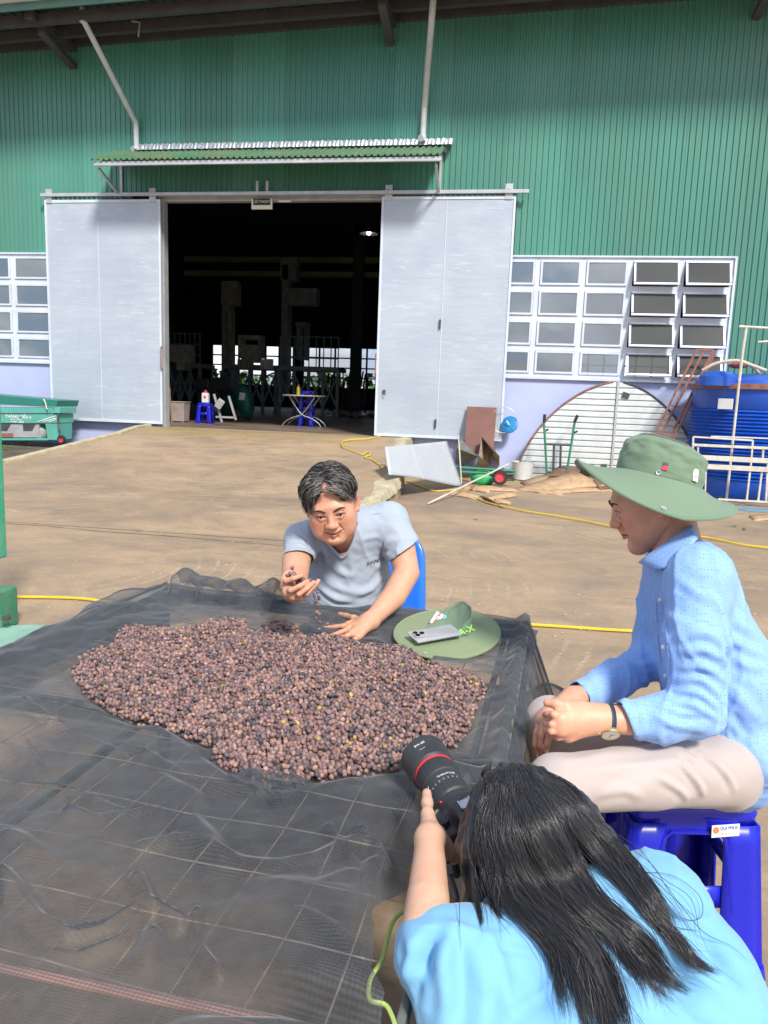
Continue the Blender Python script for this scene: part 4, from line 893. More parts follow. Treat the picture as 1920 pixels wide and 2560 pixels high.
# ================================================================ drying table, shade net, coffee cherries
TZ = .65
E1 = Vector((.9971,-.0765,0)); E2 = Vector((.0765,.9971,0)); FR = pz(1310,1570,TZ)
def T(u, v, z=TZ): p = FR-E1*u-E2*v; return Vector((p.x, p.y, z))
def uv(p): d = FR-Vector(p); return (d.dot(E1), d.dot(E2))
def puv(px, py, z=TZ): return uv(pz(px, py, z))
STL = mat('grey_green_table_steel', (.20,.225,.205), rough=.5, metal=.3, var=.25, scale=8, dirt=.45, dirtcol=(.10,.09,.07))
WIRE = mat('rusty_wire', (.40,.33,.26), rough=.7, var=.3, scale=20, metal=.2)
UL = puv(412,1478)[0]; VN = 2.12
tb = thing('drying_table', 'long raised coffee drying table of steel tube and wire mesh', 'table', (T(UL/2, VN/2).x, T(UL/2, VN/2).y, 0))
def bar(a, b, w_, h_, name, m_=STL): q = MB(); q.beam(a, b, w_, h_); return q.build(name, m_, tb, bevel=.003)
bar(T(-.005,-.02), T(-.005,VN), .03, .04, 'side_rail'); bar(T(.055,.03,TZ-.01), T(.055,VN,TZ-.01), .012, .03, 'inner_rail')
bar(T(UL,-.02), T(UL,VN), .03, .04, 'side_rail'); bar(T(UL-.06,.03,TZ-.01), T(UL-.06,VN,TZ-.01), .012, .03, 'inner_rail')
bar(T(.012,0), T(UL-.017,0), .04, .035, 'end_rail'); bar(T(.012,.06,TZ-.012), T(UL-.02,.06,TZ-.012), .012, .02, 'end_rail')
vr = (puv(0,2418)[1]+puv(500,2523)[1])/2
RUSTB = mat('pink_rusty_beam', (.72,.38,.30), rough=.8, var=.3, scale=14, dirt=.5, dirtcol=(.55,.42,.36), bump=.4)
_a, _b = pz(0,2419,TZ+.007), pz(700,2560,TZ+.007); _d = (_b-_a).normalized(); bar(_a-_d*.62, _b+_d*.36, .012, .008, 'cross_beam', RUSTB)['label'] = 'rusty pinkish cross beam'
vb = puv(1180,1873)[1]
for v_ in (vb, .02+vb/2): bar(T(.01,v_,TZ-.045), T(UL-.01,v_,TZ-.045), .05, .03, 'cross_beam')
for u_, v_ in ((.0,.03),(UL,.03),(.0,vb),(UL,vb),(0,VN-.05),(UL,VN-.05)): bar(T(u_,v_,0), T(u_,v_,TZ-.03), .04, .04, 'leg')
for u_ in (.0, UL): bar(T(u_,.05,.2), T(u_,VN-.07,.2), .025, .025, 'brace')
for k in range(int(UL/.098)+1):       # wire grid
    u_ = .05+.098*k; q = MB()
    if u_ > UL-.03: break
    q.tube([T(u_+.004*math.sin(j*.8+k*2), .0+VN*j/24, TZ-.006+.0015*math.sin(j*1.3+k)) for j in range(25)], .0015, 4); q.build('wire', WIRE, tb)
v0_ = puv(0,2052)[1]
for k in range(-10, 8):
    v_ = v0_+.125*k
    if v_ < .04 or v_ > VN-.02: continue
    q = MB(); q.tube([T(UL*j/20, v_+.004*math.sin(j*1.1+k), TZ-.003+.0015*math.sin(j+k*2)) for j in range(21)], .0015, 4); q.build('wire', WIRE, tb)
# ---- the heap outline
POLY = [(182,1669),(191,1655),(220,1637),(289,1614),(285,1598),(292,1585),(312,1572),(370,1574),(417,1579),(463,1576),(498,1565),(544,1553),(613,1553),(622,1575),(631,1588),(660,1565),(694,1558),(746,1565),(758,1591),(775,1600),(810,1592),(868,1602),(914,1617),(958,1623),(1008,1623),(1055,1641),(1063,1659),(1117,1674),(1175,1688),(1211,1704),(1218,1717),(1207,1739),(1189,1753),(1193,1768),(1182,1789),(1178,1815),(1153,1844),(1146,1862),(1113,1876),(1070,1890),(1019,1898),(987,1921),(947,1923),(868,1938),(799,1953),(781,1950),(718,1964),(654,1958),(579,1927),(527,1892),(538,1863),(498,1860),(417,1814),(347,1808),(295,1788),(243,1753),(203,1724),(200,1707),(184,1689)]
PU = np.array([puv(x, y, TZ+.012) for x, y in POLY])
def poly_in(P, Q):
    x, y = P[:, 0], P[:, 1]; ins = np.zeros(len(P), bool); j = len(Q)-1
    for i in range(len(Q)):
        xi, yi = Q[i]; xj, yj = Q[j]; c = ((yi > y) != (yj > y)) & (x < (xj-xi)*(y-yi)/(yj-yi+1e-12)+xi); ins ^= c; j = i
    return ins
def poly_dist(P, Q):
    d = np.full(len(P), 9.)
    for i in range(len(Q)):
        a, b = Q[i], Q[(i+1) % len(Q)]; ab = b-a; t = np.clip(((P-a)@ab)/(ab@ab+1e-12), 0, 1); d = np.minimum(d, np.linalg.norm(P-a-t[:, None]*ab, axis=1))
    return d
def vnoise(P, s, seed=0):
    return np.array([mnoise.noise(Vector((p[0]*s+seed, p[1]*s+seed*1.7, seed))) for p in P])
def heap_h(P):
    d = poly_dist(P, PU); return .034*(1-np.exp(-d/.10))*(1+.30*vnoise(P, 6, 3)) + np.minimum(d, .012)*.8
S = .0106
def layer(S, off, zoff, lo=-.0):
    u0, v0 = PU.min(0); u1, v1 = PU.max(0); rows = int((v1-v0)/(S*.866))+1; colsn = int((u1-u0)/S)+1
    I, J = np.meshgrid(np.arange(colsn), np.arange(rows)); P = np.stack([u0+(I+.5*(J % 2))*S+off*S, v0+J*S*.866+off*S], -1).reshape(-1, 2)
    P = P+rng.normal(0, S*.17, P.shape); P = P[poly_in(P, PU)]; d = poly_dist(P, PU); P = P[d > lo]
    return P, heap_h(P)+zoff+rng.normal(0, .0022, len(P))
A, za_ = layer(S, 0, .0)
B, zb2 = layer(S*1.05, .4, .0062); k = rng.random(len(B)) < .33; B, zb2 = B[k], zb2[k]
C_, zc_ = layer(S*1.02, .3, -.0065, .01)
PP = np.concatenate([A, B, C_]); ZZ = np.concatenate([za_, zb2, zc_])+TZ+.006
top = np.concatenate([np.ones(len(A)), np.ones(len(B)), np.zeros(len(C_))])
print('cherries', len(PP))
def icos(n=1):
    b = bmesh.new(); bmesh.ops.create_icosphere(b, subdivisions=n, radius=1); V = np.array([v.co[:] for v in b.verts]); F = np.array([[v.index for v in f.verts] for f in b.faces]); b.free(); return V, F
V0, F0 = icos(2)
V0 = V0 - np.outer(np.clip(V0[:, 2]-.8, 0, 1)*.5, (0,0,1))     # dimple at the stalk end
PAL = np.array([(.13,.07,.070),(.17,.09,.085),(.075,.048,.055),(.045,.036,.045),(.22,.115,.10),(.19,.095,.075),(.15,.080,.085),(.11,.055,.05),(.50,.34,.12)]); PW = np.array([.2,.17,.16,.10,.10,.05,.12,.09,.012]); PW /= PW.sum(); PAL[:8] *= np.array([1.85,2.1,1.95])
def rotm(n):
    q = rng.normal(size=(n, 4)); q /= np.linalg.norm(q, axis=1)[:, None]; w_, x, y, z = q.T
    return np.stack([1-2*(y*y+z*z),2*(x*y-z*w_),2*(x*z+y*w_),2*(x*y+z*w_),1-2*(x*x+z*z),2*(y*z-x*w_),2*(x*z-y*w_),2*(y*z+x*w_),1-2*(x*x+y*y)], -1).reshape(n, 3, 3)
CHM = mat('coffee_cherry', (1,1,1), rough=.48, var=.15, scale=90, bump=.5, bscale=420, tint=True, spec=.5)
n = len(PP); C3 = np.array([T(p[0], p[1], z)[:] for p, z in zip(PP, ZZ)])
d_ = np.array([ (Vector(c)-CAM).dot(Fw) for c in C3]); order = np.argsort(np.where(top > 0, d_, 99)); solo = order[:286]; rest = order[286:]
rad = rng.uniform(.0041, .0063, n); colr = PAL[rng.choice(len(PAL), n, p=PW)]*rng.uniform(.75, 1.25, (n, 1))
RM = rotm(n); sc3 = np.stack([rad*rng.uniform(.9,1.0,n), rad*rng.uniform(.88,1.0,n), rad*rng.uniform(1.0,1.42,n)], -1)
def cherries_mesh(idx):
    V = np.einsum('nij,nvj->nvi', RM[idx], V0[None]*sc3[idx][:, None, :])+C3[idx][:, None, :]
    F = (F0[None]+np.arange(len(idx))[:, None, None]*len(V0)).reshape(-1, 3); return V.reshape(-1, 3), F, np.repeat(colr[idx], len(V0), 0)
V, F, cc = cherries_mesh(rest)
hp_ = npmesh('coffee_cherries', V, F, CHM, col=cc); tag(hp_, 'broad heap of dried dark red coffee cherries on the net', None, kind='stuff')
protos = []
for k in range(40):
    me = bpy.data.meshes.new('coffee_cherry'); r_ = rng.uniform(.0046,.0062); c = PAL[rng.choice(len(PAL), p=PW)]*rng.uniform(.75,1.25)
    me.from_pydata((V0*np.array([r_, r_*rng.uniform(.88,1), r_*rng.uniform(1,1.28)])).tolist(), [], F0.tolist()); me.polygons.foreach_set('use_smooth', [True]*len(F0))
    a = me.color_attributes.new('tint', 'FLOAT_COLOR', 'POINT'); a.data.foreach_set('color', np.tile(np.append(c, 1), len(V0)).astype(np.float32)); me.materials.append(CHM); protos.append(me)
def cherry(p, label, group, par=None):
    o = bpy.data.objects.new('coffee_cherry', random.choice(protos)); COL.objects.link(o); o.location = p; o.rotation_euler = (random.uniform(0,6),random.uniform(0,6),random.uniform(0,6)); return tag(o, label, 'coffee cherry', group)
for i in solo: cherry(Vector(C3[i]), 'dried dark red coffee cherry at the near edge of the heap', 'coffee cherries at the near edge of the heap')
for x, y, lb in ((417,1827,'single dried cherry lying just off the left near side of the heap'), (912,1943,'single dried cherry lying on the net in front of the heap')): cherry(pz(x, y, TZ+.012), lb, None)
# sub-heap so that no light shows between cherries
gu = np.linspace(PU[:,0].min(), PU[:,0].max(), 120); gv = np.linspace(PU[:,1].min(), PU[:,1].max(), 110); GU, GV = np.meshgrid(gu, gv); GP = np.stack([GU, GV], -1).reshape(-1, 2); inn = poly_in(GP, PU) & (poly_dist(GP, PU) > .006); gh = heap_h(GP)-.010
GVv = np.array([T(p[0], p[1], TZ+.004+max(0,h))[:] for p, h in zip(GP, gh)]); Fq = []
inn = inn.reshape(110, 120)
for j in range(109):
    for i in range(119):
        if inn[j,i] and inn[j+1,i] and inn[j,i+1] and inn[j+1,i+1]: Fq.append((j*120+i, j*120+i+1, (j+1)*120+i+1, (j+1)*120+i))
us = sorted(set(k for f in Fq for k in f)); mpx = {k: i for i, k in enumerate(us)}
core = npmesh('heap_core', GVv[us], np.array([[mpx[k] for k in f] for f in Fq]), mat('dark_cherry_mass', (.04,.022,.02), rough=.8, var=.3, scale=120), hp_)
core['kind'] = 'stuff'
# ---- shade net
def net_mat(cov=.42, name='shade_net', col=(.085,.094,.105)):
    t = NT(name); t.set(Roughness=.55); t.p.inputs['Sheen Weight'].default_value = .25; t.p.inputs['Sheen Roughness'].default_value = .4
    t.set(Base_Color=t.ramp(t.noise(t.co(), 30, 3, .6), [(.3, tuple(c*.8 for c in col)), (.7, tuple(c*1.25 for c in col))]))
    lw = t.n('ShaderNodeLayerWeight'); lw.inputs['Blend'].default_value = .5
    cos = t.math('MAXIMUM', t.math('SUBTRACT', 1.0, lw.outputs['Facing']), .07); inv = t.math('DIVIDE', 1.0, cos)
    w_ = t.n('ShaderNodeTexWave', wave_type='BANDS', bands_direction='Y'); w_.inputs['Scale'].default_value = 62; w_.inputs['Distortion'].default_value = 1.2; w_.inputs['Detail'].default_value = 1; w_.inputs['Detail Scale'].default_value = .05
    t.l(t.co('Object', rot=(0,0,.08)), w_.inputs['Vector'])
    w2 = t.n('ShaderNodeTexWave', wave_type='BANDS', bands_direction='X'); w2.inputs['Scale'].default_value = 48; w2.inputs['Distortion'].default_value = .8; t.l(t.co('Object', rot=(0,0,.08)), w2.inputs['Vector'])
    th = t.math('ADD', t.math('MULTIPLY', w_.outputs['Fac'], .26), t.math('MULTIPLY', w2.outputs['Fac'], .10))
    base = t.math('SUBTRACT', 1.0-cov+.18, th)                # share of the cloth that is hole
    hole = t.math('POWER', base, inv)
    tr = t.n('ShaderNodeBsdfTransparent'); mx = t.n('ShaderNodeMixShader')
    tl = t.n('ShaderNodeBsdfTranslucent'); tl.inputs[0].default_value = (*[c*1.6 for c in col], 1); m2 = t.n('ShaderNodeMixShader'); m2.inputs[0].default_value = .25
    t.l(t.p.outputs[0], m2.inputs[1]); t.l(tl.outputs[0], m2.inputs[2])
    t.l(hole, mx.inputs[0]); t.l(m2.outputs[0], mx.inputs[1]); t.l(tr.outputs[0], mx.inputs[2]); t.l(mx.outputs[0], t.o.inputs[0]); return t.m
NETM = net_mat()
folds = [ # polylines in photograph pixels over the table top, height, width (m)
 ([(362,1900),(380,1955),(455,1995),(470,2065),(520,2125)],.035,.035), ([(0,1960),(60,1955),(150,1960),(230,1995),(290,2030)],.022,.02),
 ([(170,2020),(250,2050),(330,2045),(380,2030)],.022,.018), ([(360,2120),(430,2105),(500,2125),(560,2145)],.028,.022), ([(340,2200),(370,2250),(450,2300)],.035,.018),
 ([(15,2080),(90,2130),(190,2160),(280,2190)],.022,.03), ([(490,2280),(500,2380),(545,2455)],.03,.014), ([(0,2190),(90,2290),(170,2340),(270,2310),(350,2260)],.03,.022),
 ([(110,2390),(200,2390),(300,2350),(370,2270)],.028,.02), ([(520,2140),(600,2160),(700,2165),(780,2150),(900,2100)],.026,.03), ([(640,1980),(700,1990),(790,1985),(880,1960)],.018,.03),
 ([(820,2070),(850,2110),(880,2150)],.024,.014), ([(890,2080),(940,2110),(965,2170)],.03,.014), ([(930,2160),(925,2260),(900,2390)],.03,.02), ([(700,2260),(800,2230),(880,2190)],.02,.03),
 ([(750,2330),(830,2380),(900,2450)],.03,.03), ([(60,1760),(140,1810),(240,1860),(320,1905),(360,1900)],.028,.02), ([(100,1930),(60,1850),(140,1800),(150,1740)],.016,.016), ([(340,2440),(370,2400),(380,2330)],.03,.022),
 ([(380,1900),(480,1960),(560,1968),(650,1975)],.022,.018), ([(200,1690),(120,1700),(40,1690)],.012,.02), ([(1200,1740),(1260,1690),(1320,1645)],.035,.014), ([(1100,1700),(1180,1660),(1260,1620),(1320,1625)],.02,.014), ([(1180,1850),(1240,1800),(1300,1760)],.012,.02)]
FU = [(np.array([puv(x, y, TZ+.02) for x, y in p]), h, w_) for p, h, w_ in folds]
EDGE = np.array([puv(x, y) for x, y in ((1240,1935),(1215,2000),(1150,2080),(1060,2180),(985,2290),(955,2400),(925,2450),(930,2501),(990,2560),(1010,2700))])
def redge(v): return float(np.interp(v, EDGE[:, 1], EDGE[:, 0])) if v > EDGE[0, 1] else 0.0
NU_, NV_ = 300, 340
vlo, vhi = -.03, VN+.25; Vn = []
PTS = np.zeros((NV_, NU_, 2)); Z = np.zeros((NV_, NU_))
for j in range(NV_):
    v_ = vlo+(vhi-vlo)*j/(NV_-1); ur = redge(v_)-.0
    drop = ur <= 0.001
    PTS[j, :, 1] = v_; PTS[j, :, 0] = np.linspace(ur-(.26 if drop else -.01+.012*math.sin(v_*40)), UL+.12, NU_)
Pf = PTS.reshape(-1, 2)
hz = .014+.018*vnoise(Pf, 4.2, 1)+.007*vnoise(Pf*np.array([1, 1.8]), 11, 5)+.002*np.abs(vnoise(Pf, 24, 9))
big = np.clip(vnoise(Pf, 3.2, 12), 0, 1)*.085*np.clip((Pf[:,1]-.9)/.4, 0, 1); hz += big
for pl, h, w_ in FU:
    d = np.full(len(Pf), 9.)
    for a, b in zip(pl[:-1], pl[1:]):
        ab = b-a; t = np.clip(((Pf-a)@ab)/(ab@ab+1e-12), 0, 1); d = np.minimum(d, np.linalg.norm(Pf-a-t[:, None]*ab, axis=1))
    w_ = w_*(.85+.5*vnoise(Pf, 6, 31)); hz = np.maximum(hz, hz*.6 + h*(.8+.35*vnoise(Pf, 9, 33))*np.exp(-(d/w_)**2)) 
_ua, _ub = np.array(uv(_a)), np.array(uv(_b)); _n = np.array([-(_ub-_ua)[1], (_ub-_ua)[0]]); _n /= np.linalg.norm(_n); _bd = np.abs((Pf-_ua)@_n); hz = np.where(_bd < .035, .0125+(np.clip(hz, .0125, 1)-.0125)*np.clip((_bd-.012)/.023, 0, 1), hz); _hc = np.array(puv(1120,1590,TZ+.02)); _hd = np.sqrt(((Pf[:,0]-_hc[0])/.205)**2+((Pf[:,1]-_hc[1])/.175)**2); hz = np.where(_hd < 1, np.minimum(hz, .008), np.minimum(hz, .008+(_hd-1)*.10)); ins = poly_in(Pf, PU); dd = poly_dist(Pf, PU)
hz = np.where(ins, .0, hz*np.clip(dd/.03, 0, 1)+ .0)+.0015
# hanging over the right rail and a flap over the heap's front tip
out_ = np.clip(-Pf[:, 0]-.018, 0, 1); lft = np.clip(Pf[:, 0]-UL-.015, 0, 1)
zz = TZ+.022*np.clip(1-np.abs(Pf[:, 0])/.03, 0, 1)+hz
sw = .5+.5*vnoise(Pf*np.array([.3, 1]), 7, 2)
zz = np.where(out_ > 0, TZ+.02-out_*1.5*(.6+.5*sw), zz); zz = np.where(lft > 0, TZ+.03-lft*2.0*(.5+.4*sw), zz)
uu = np.where(out_ > 0, -.018-out_*(.25+.45*sw)-.015*vnoise(Pf*np.array([.2, 1]), 26, 4), Pf[:, 0]); uu = np.where(lft > 0, UL+.015+lft*.35*sw, uu)
base_ = np.array(FR[:]); W3 = base_[None]-np.outer(uu, np.array(E1[:]))-np.outer(Pf[:, 1], np.array(E2[:])); W3[:, 2] = zz
idx = np.arange(NV_*NU_).reshape(NV_, NU_); Fn = np.stack([idx[:-1, :-1], idx[:-1, 1:], idx[1:, 1:], idx[1:, :-1]], -1).reshape(-1, 4)
cen = Pf[Fn].mean(1); keep = ~(poly_in(cen, PU) & (poly_dist(cen, PU) > .03)); Fn = Fn[keep]
net = npmesh('shade_net', W3, Fn, NETM); tag(net, 'black see-through shade net draped in folds over the drying table', 'net')
# flap lying over the front tip of the heap
fl = np.array([puv(x, y, TZ+.03) for x, y in ((560,1925),(640,1918),(700,1919),(745,1935),(790,1955),(720,1975),(640,1975),(575,1945))])
q = MB(); c_ = fl.mean(0); ring = [c_]+list(fl)
def flz(p): return TZ+.030+.014*mnoise.noise(Vector((p[0]*30, p[1]*30, 0)))
nr = 8; nn = 32; vs = [T(c_[0], c_[1], TZ+.038)]; fs = []
for r_ in range(1, nr+1):
    for k in range(nn):
        a = k/nn*len(fl); i0 = int(a) % len(fl); f_ = a-int(a); e = fl[i0]*(1-f_)+fl[(i0+1) % len(fl)]*f_; p = c_+(e-c_)*r_/nr; vs.append(T(p[0], p[1], flz(p)-(.016 if r_ == nr else 0)))
for k in range(nn): fs.append((0, 1+k, 1+(k+1) % nn))
for r_ in range(nr-1):
    for k in range(nn): fs.append((1+r_*nn+k, 1+r_*nn+(k+1)%nn, 1+(r_+1)*nn+(k+1)%nn, 1+(r_+1)*nn+k))
q.add(vs, fs); q.build('net_flap', NETM, net, smooth=True)
# gathered cloth along the far and left borders: loose loops standing over the rails
def gather(P, amp, wid, name='gathered_edge', seed=0, hgt=.06, lean=0):
    """loose cloth bunched along a line: P world points on the rail"""
    S_ = smoothpath(P, 14); n_ = len(S_); q = MB(); nvv = 22
    def f(a, b):
        k = a*(n_-1); i = min(int(k), n_-2); p = S_[i].lerp(S_[i+1], k-i); t_ = (S_[i+1]-S_[i]).normalized(); s = Vector((t_.y, -t_.x, 0))
        w_ = wid*(1+.5*mnoise.noise(Vector((a*9+seed, 2, 0)))); off = (b-.5)*2
        h = hgt*(1-off*off)*(.55+.9*abs(mnoise.noise(Vector((a*4+seed, 0, 3))))) + amp*mnoise.noise(Vector((a*n_*.055+seed, b*2.4, 1)))+.3*amp*mnoise.noise(Vector((a*n_*.15, b*6+seed, 5)))
        return p+s*(off*w_+amp*1.0*mnoise.noise(Vector((a*n_*.07, b*3+seed, 8))))+Vector((lean*(1-off*off), 0, max(-.05, h)))
    q.grid(f, n_*2, nvv); q.build(name, NETM, net, smooth=True)
def TP_(x, y, z=TZ): return pz(x, y, z)
gather([TP_(440,1476,TZ+.01), TP_(520,1484,TZ+.01), TP_(620,1500,TZ+.01), TP_(700,1514,TZ+.01)], .045, .085, seed=1, hgt=.085)
gather([TP_(700,1512), TP_(780,1522), TP_(900,1532), TP_(1010,1545)], .020, .05, seed=5, hgt=.02)
gather([TP_(-90,1712), TP_(60,1640), TP_(200,1575), TP_(330,1515), TP_(420,1480)], .035, .11, seed=3, hgt=.04)
gather([TP_(-120,1730)+Vector((-.08,0,-.08)), TP_(60,1640)+Vector((-.10,0,-.08)), TP_(230,1562)+Vector((-.08,0,-.06)), TP_(430,1478)+Vector((-.04,.06,-.03))], .05, .10, seed=7, hgt=.05)
gather([TP_(1310,1572), TP_(1296,1650), TP_(1270,1800), TP_(1245,1935)], .012, .045, seed=9, hgt=.010)
gather([T(-.10,.04,.42), T(-.13,.3,.38), T(-.12,.7,.35), T(-.09,1.1,.33)], .05, .12, seed=11, hgt=.10)
# cord at the net's right hem
for k, (c, lb) in enumerate((((.42,.55,.16),'thin yellow green cord hanging along the near right hem of the net'), ((.60,.03,.06),'short red cord under the photographer arm'))):
    pts = [(1015,2272),(985,2300),(968,2350),(955,2400),(930,2440),(922,2470),(926,2500),(960,2510),(975,2530),(988,2570),(990,2640)] if k == 0 else [(1140,2250),(1165,2290),(1200,2330),(1230,2350)]
    q = MB(); q.tube(smoothpath([pz(x, y, TZ+.01 if k == 0 else .60) for x, y in pts], 6), .003, 6); o = recenter(q.build('cord', mat('cord_%s' % ('green','red')[k], c, rough=.5, var=.1), smooth=True)); tag(o, lb, 'cord')
# ================================================================ organic modelling: smooth unions on a grid, meshed with surface nets
from mathutils.bvhtree import BVHTree
A3 = lambda v: np.array(v[:] if hasattr(v, '__getitem__') else v, float)
def D(px, py, dep): return A3(pd(px, py, dep))
class SDF:
    def __init__(s, lo, hi, h):
        s.lo = np.array(lo, float); s.h = h; s.n = np.ceil((np.array(hi)-s.lo)/h).astype(int)+1
        s.f = np.full(s.n, .08, np.float32); s.ax = [s.lo[i]+h*np.arange(s.n[i]) for i in range(3)]
    def sub_(s, lo, hi):
        a = np.clip(np.floor((lo-s.lo)/s.h).astype(int), 0, s.n); b = np.clip(np.ceil((hi-s.lo)/s.h).astype(int)+1, 0, s.n)
        if (b <= a).any(): return None, None
        sl = tuple(slice(a[i], b[i]) for i in range(3))
        X, Y, Z = np.meshgrid(*[s.ax[i][sl[i]] for i in range(3)], indexing='ij'); return sl, np.stack([X, Y, Z], -1)
    def blend(s, sl, d, k, cut):
        f = s.f[sl]
        if cut: d = -d; h = np.maximum(k-np.abs(f-d), 0)/k; s.f[sl] = np.maximum(f, d)+h*h*k/4
        else: h = np.maximum(k-np.abs(f-d), 0)/k; s.f[sl] = np.minimum(f, d)-h*h*k/4
        return s
    def cap(s, a, b, ra, rb=None, k=.02, cut=False):
        rb = ra if rb is None else rb; a, b = A3(a), A3(b); m_ = max(ra, rb)+k+.01
        sl, P = s.sub_(np.minimum(a, b)-m_, np.maximum(a, b)+m_)
        if sl is None: return s
        ab = b-a; t = np.clip(((P-a)@ab)/(ab@ab+1e-12), 0, 1); d = np.linalg.norm(P-a-t[..., None]*ab, axis=-1)-(ra+(rb-ra)*t); return s.blend(sl, d, k, cut)
    def chain(s, pts, rs, k=.01):
        for i in range(len(pts)-1): s.cap(pts[i], pts[i+1], rs[i], rs[i+1], k)
        return s
    def ell(s, c, r, M_=None, k=.02, cut=False):
        c = A3(c); r = np.array(r, float); m_ = max(r)+k+.01; sl, P = s.sub_(c-m_, c+m_)
        if sl is None: return s
        q = P-c
        if M_ is not None: q = q@M_
        k0 = np.linalg.norm(q/r, axis=-1); k1 = np.linalg.norm(q/(r*r), axis=-1)+1e-9; return s.blend(sl, k0*(k0-1)/k1, k, cut)
    def ecap(s, a, b, wa, wb, side, k=.03, cut=False):
        """limb or trunk with elliptic section; wa/wb = (half width along side, half depth)"""
        a, b = A3(a), A3(b); ax = b-a; L_ = np.linalg.norm(ax); ax /= L_; sd_ = A3(side); sd_ = sd_-ax*(sd_@ax); sd_ /= np.linalg.norm(sd_); dp = np.cross(ax, sd_)
        m_ = max(*wa, *wb)+k+.01; sl, P = s.sub_(np.minimum(a, b)-m_, np.maximum(a, b)+m_)
        if sl is None: return s
        q = P-a; t = q@ax; tc = np.clip(t/L_, 0, 1); w_ = wa[0]+(wb[0]-wa[0])*tc; dd = wa[1]+(wb[1]-wa[1])*tc
        e = (t-tc*L_); x = q@sd_; y = q@dp; em = np.minimum(w_, dd)
        k0 = np.sqrt((x/w_)**2+(y/dd)**2+(e/em)**2); k1 = np.sqrt((x/w_**2)**2+(y/dd**2)**2+(e/em**2)**2)+1e-9
        return s.blend(sl, k0*(k0-1)/k1, k, cut)
    def mesh(s):
        f = s.f; n = f.shape; ins = f < 0
        c = [ins[i:n[0]-1+i, j:n[1]-1+j, k:n[2]-1+k] for i in (0,1) for j in (0,1) for k in (0,1)]
        cnt = sum(x.astype(np.int8) for x in c); act = (cnt > 0) & (cnt < 8); I = np.argwhere(act); vid = -np.ones(act.shape, np.int64); vid[act] = np.arange(len(I))
        acc = np.zeros((len(I), 3)); num = np.zeros(len(I))
        offs = [(i, j, k) for i in (0,1) for j in (0,1) for k in (0,1)]
        for a in offs:
            for ax in range(3):
                if a[ax]: continue
                b = list(a); b[ax] = 1
                fa = f[I[:,0]+a[0], I[:,1]+a[1], I[:,2]+a[2]]; fb = f[I[:,0]+b[0], I[:,1]+b[1], I[:,2]+b[2]]
                x = (fa < 0) != (fb < 0); t = np.where(x, fa/(fa-fb+1e-12), 0); p = np.tile(np.array(a, float), (len(I), 1)); p[:, ax] += t
                acc += p*x[:, None]; num += x
        V = s.lo+(I+acc/np.maximum(num, 1)[:, None])*s.h; F = []
        for ax in range(3):
            o1, o2 = [(1,2),(2,0),(0,1)][ax]
            sa = [slice(1, n[i]-1) for i in range(3)]; sa[ax] = slice(0, n[ax]-1); sb = list(sa); sb[ax] = slice(1, n[ax])
            A_, B_ = ins[tuple(sa)], ins[tuple(sb)]; E = np.argwhere(A_ != B_)
            if not len(E): continue
            flip = A_[tuple(E.T)]; g = E.copy()
            for i in range(3):
                if i != ax: g[:, i] += 1
            def at(d1, d2): q = g.copy(); q[:, o1] += d1; q[:, o2] += d2; return vid[q[:, 0], q[:, 1], q[:, 2]]
            Q = np.stack([at(-1,-1), at(0,-1), at(0,0), at(-1,0)], -1); Q[~flip] = Q[~flip][:, ::-1]; F.append(Q)
        F = np.concatenate(F); F = F[(F >= 0).all(1)]; return V, F
def vnormals(V, F):
    a = V[F[:, 2]]-V[F[:, 0]]; b = V[F[:, 3]]-V[F[:, 1]]; n = np.cross(a, b); N = np.zeros_like(V)
    for k in range(4): np.add.at(N, F[:, k], n)
    return N/(np.linalg.norm(N, axis=1)[:, None]+1e-12)
def smooth(V, F, it=2, lam=.5):
    for _ in range(it):
        S_ = np.zeros_like(V); c = np.zeros(len(V))
        for k in range(4):
            np.add.at(S_, F[:, k], V[F[:, (k+1) % 4]]); np.add.at(c, F[:, k], 1)
            np.add.at(S_, F[:, k], V[F[:, (k-1) % 4]]); np.add.at(c, F[:, k], 1)
        V = V+(S_/np.maximum(c, 1)[:, None]-V)*lam
    return V
def surf(V, F): return BVHTree.FromPolygons([tuple(v) for v in V], [tuple(int(i) for i in f) for f in F])
def cast(tree, px, py, off=0.0, default=None):
    d = ray(px, py); L_ = d.length; h = tree.ray_cast(CAM, d/L_)
    if h[0] is None: return (pd(px, py, default) if default else None)
    return h[0]-d/L_*off
def wob(P, fr, seed=0):
    """smooth vector-free noise, about -1..1"""
    r = np.random.default_rng(seed); out = np.zeros(len(P)); Q = P+0
    for o in range(6):
        w_ = r.normal(size=3); w_ /= np.linalg.norm(w_); out += np.sin(Q@w_*fr*(1+.35*o)+r.uniform(0, 6.28)+1.3*np.sin(Q@r.normal(size=3)*fr*.5))/2.6
    return out
def ridge(V, fr, seed, amp, an=(1,1,.75)):
    """sharp-backed random folds"""
    a = 1-np.abs(wob(V*np.array(an), fr, seed))*1.9; b = 1-np.abs(wob(V*np.array(an), fr*1.9, seed+1))*1.9
    return amp*np.clip(a, 0, 1)**3+.45*amp*np.clip(b, 0, 1)**3
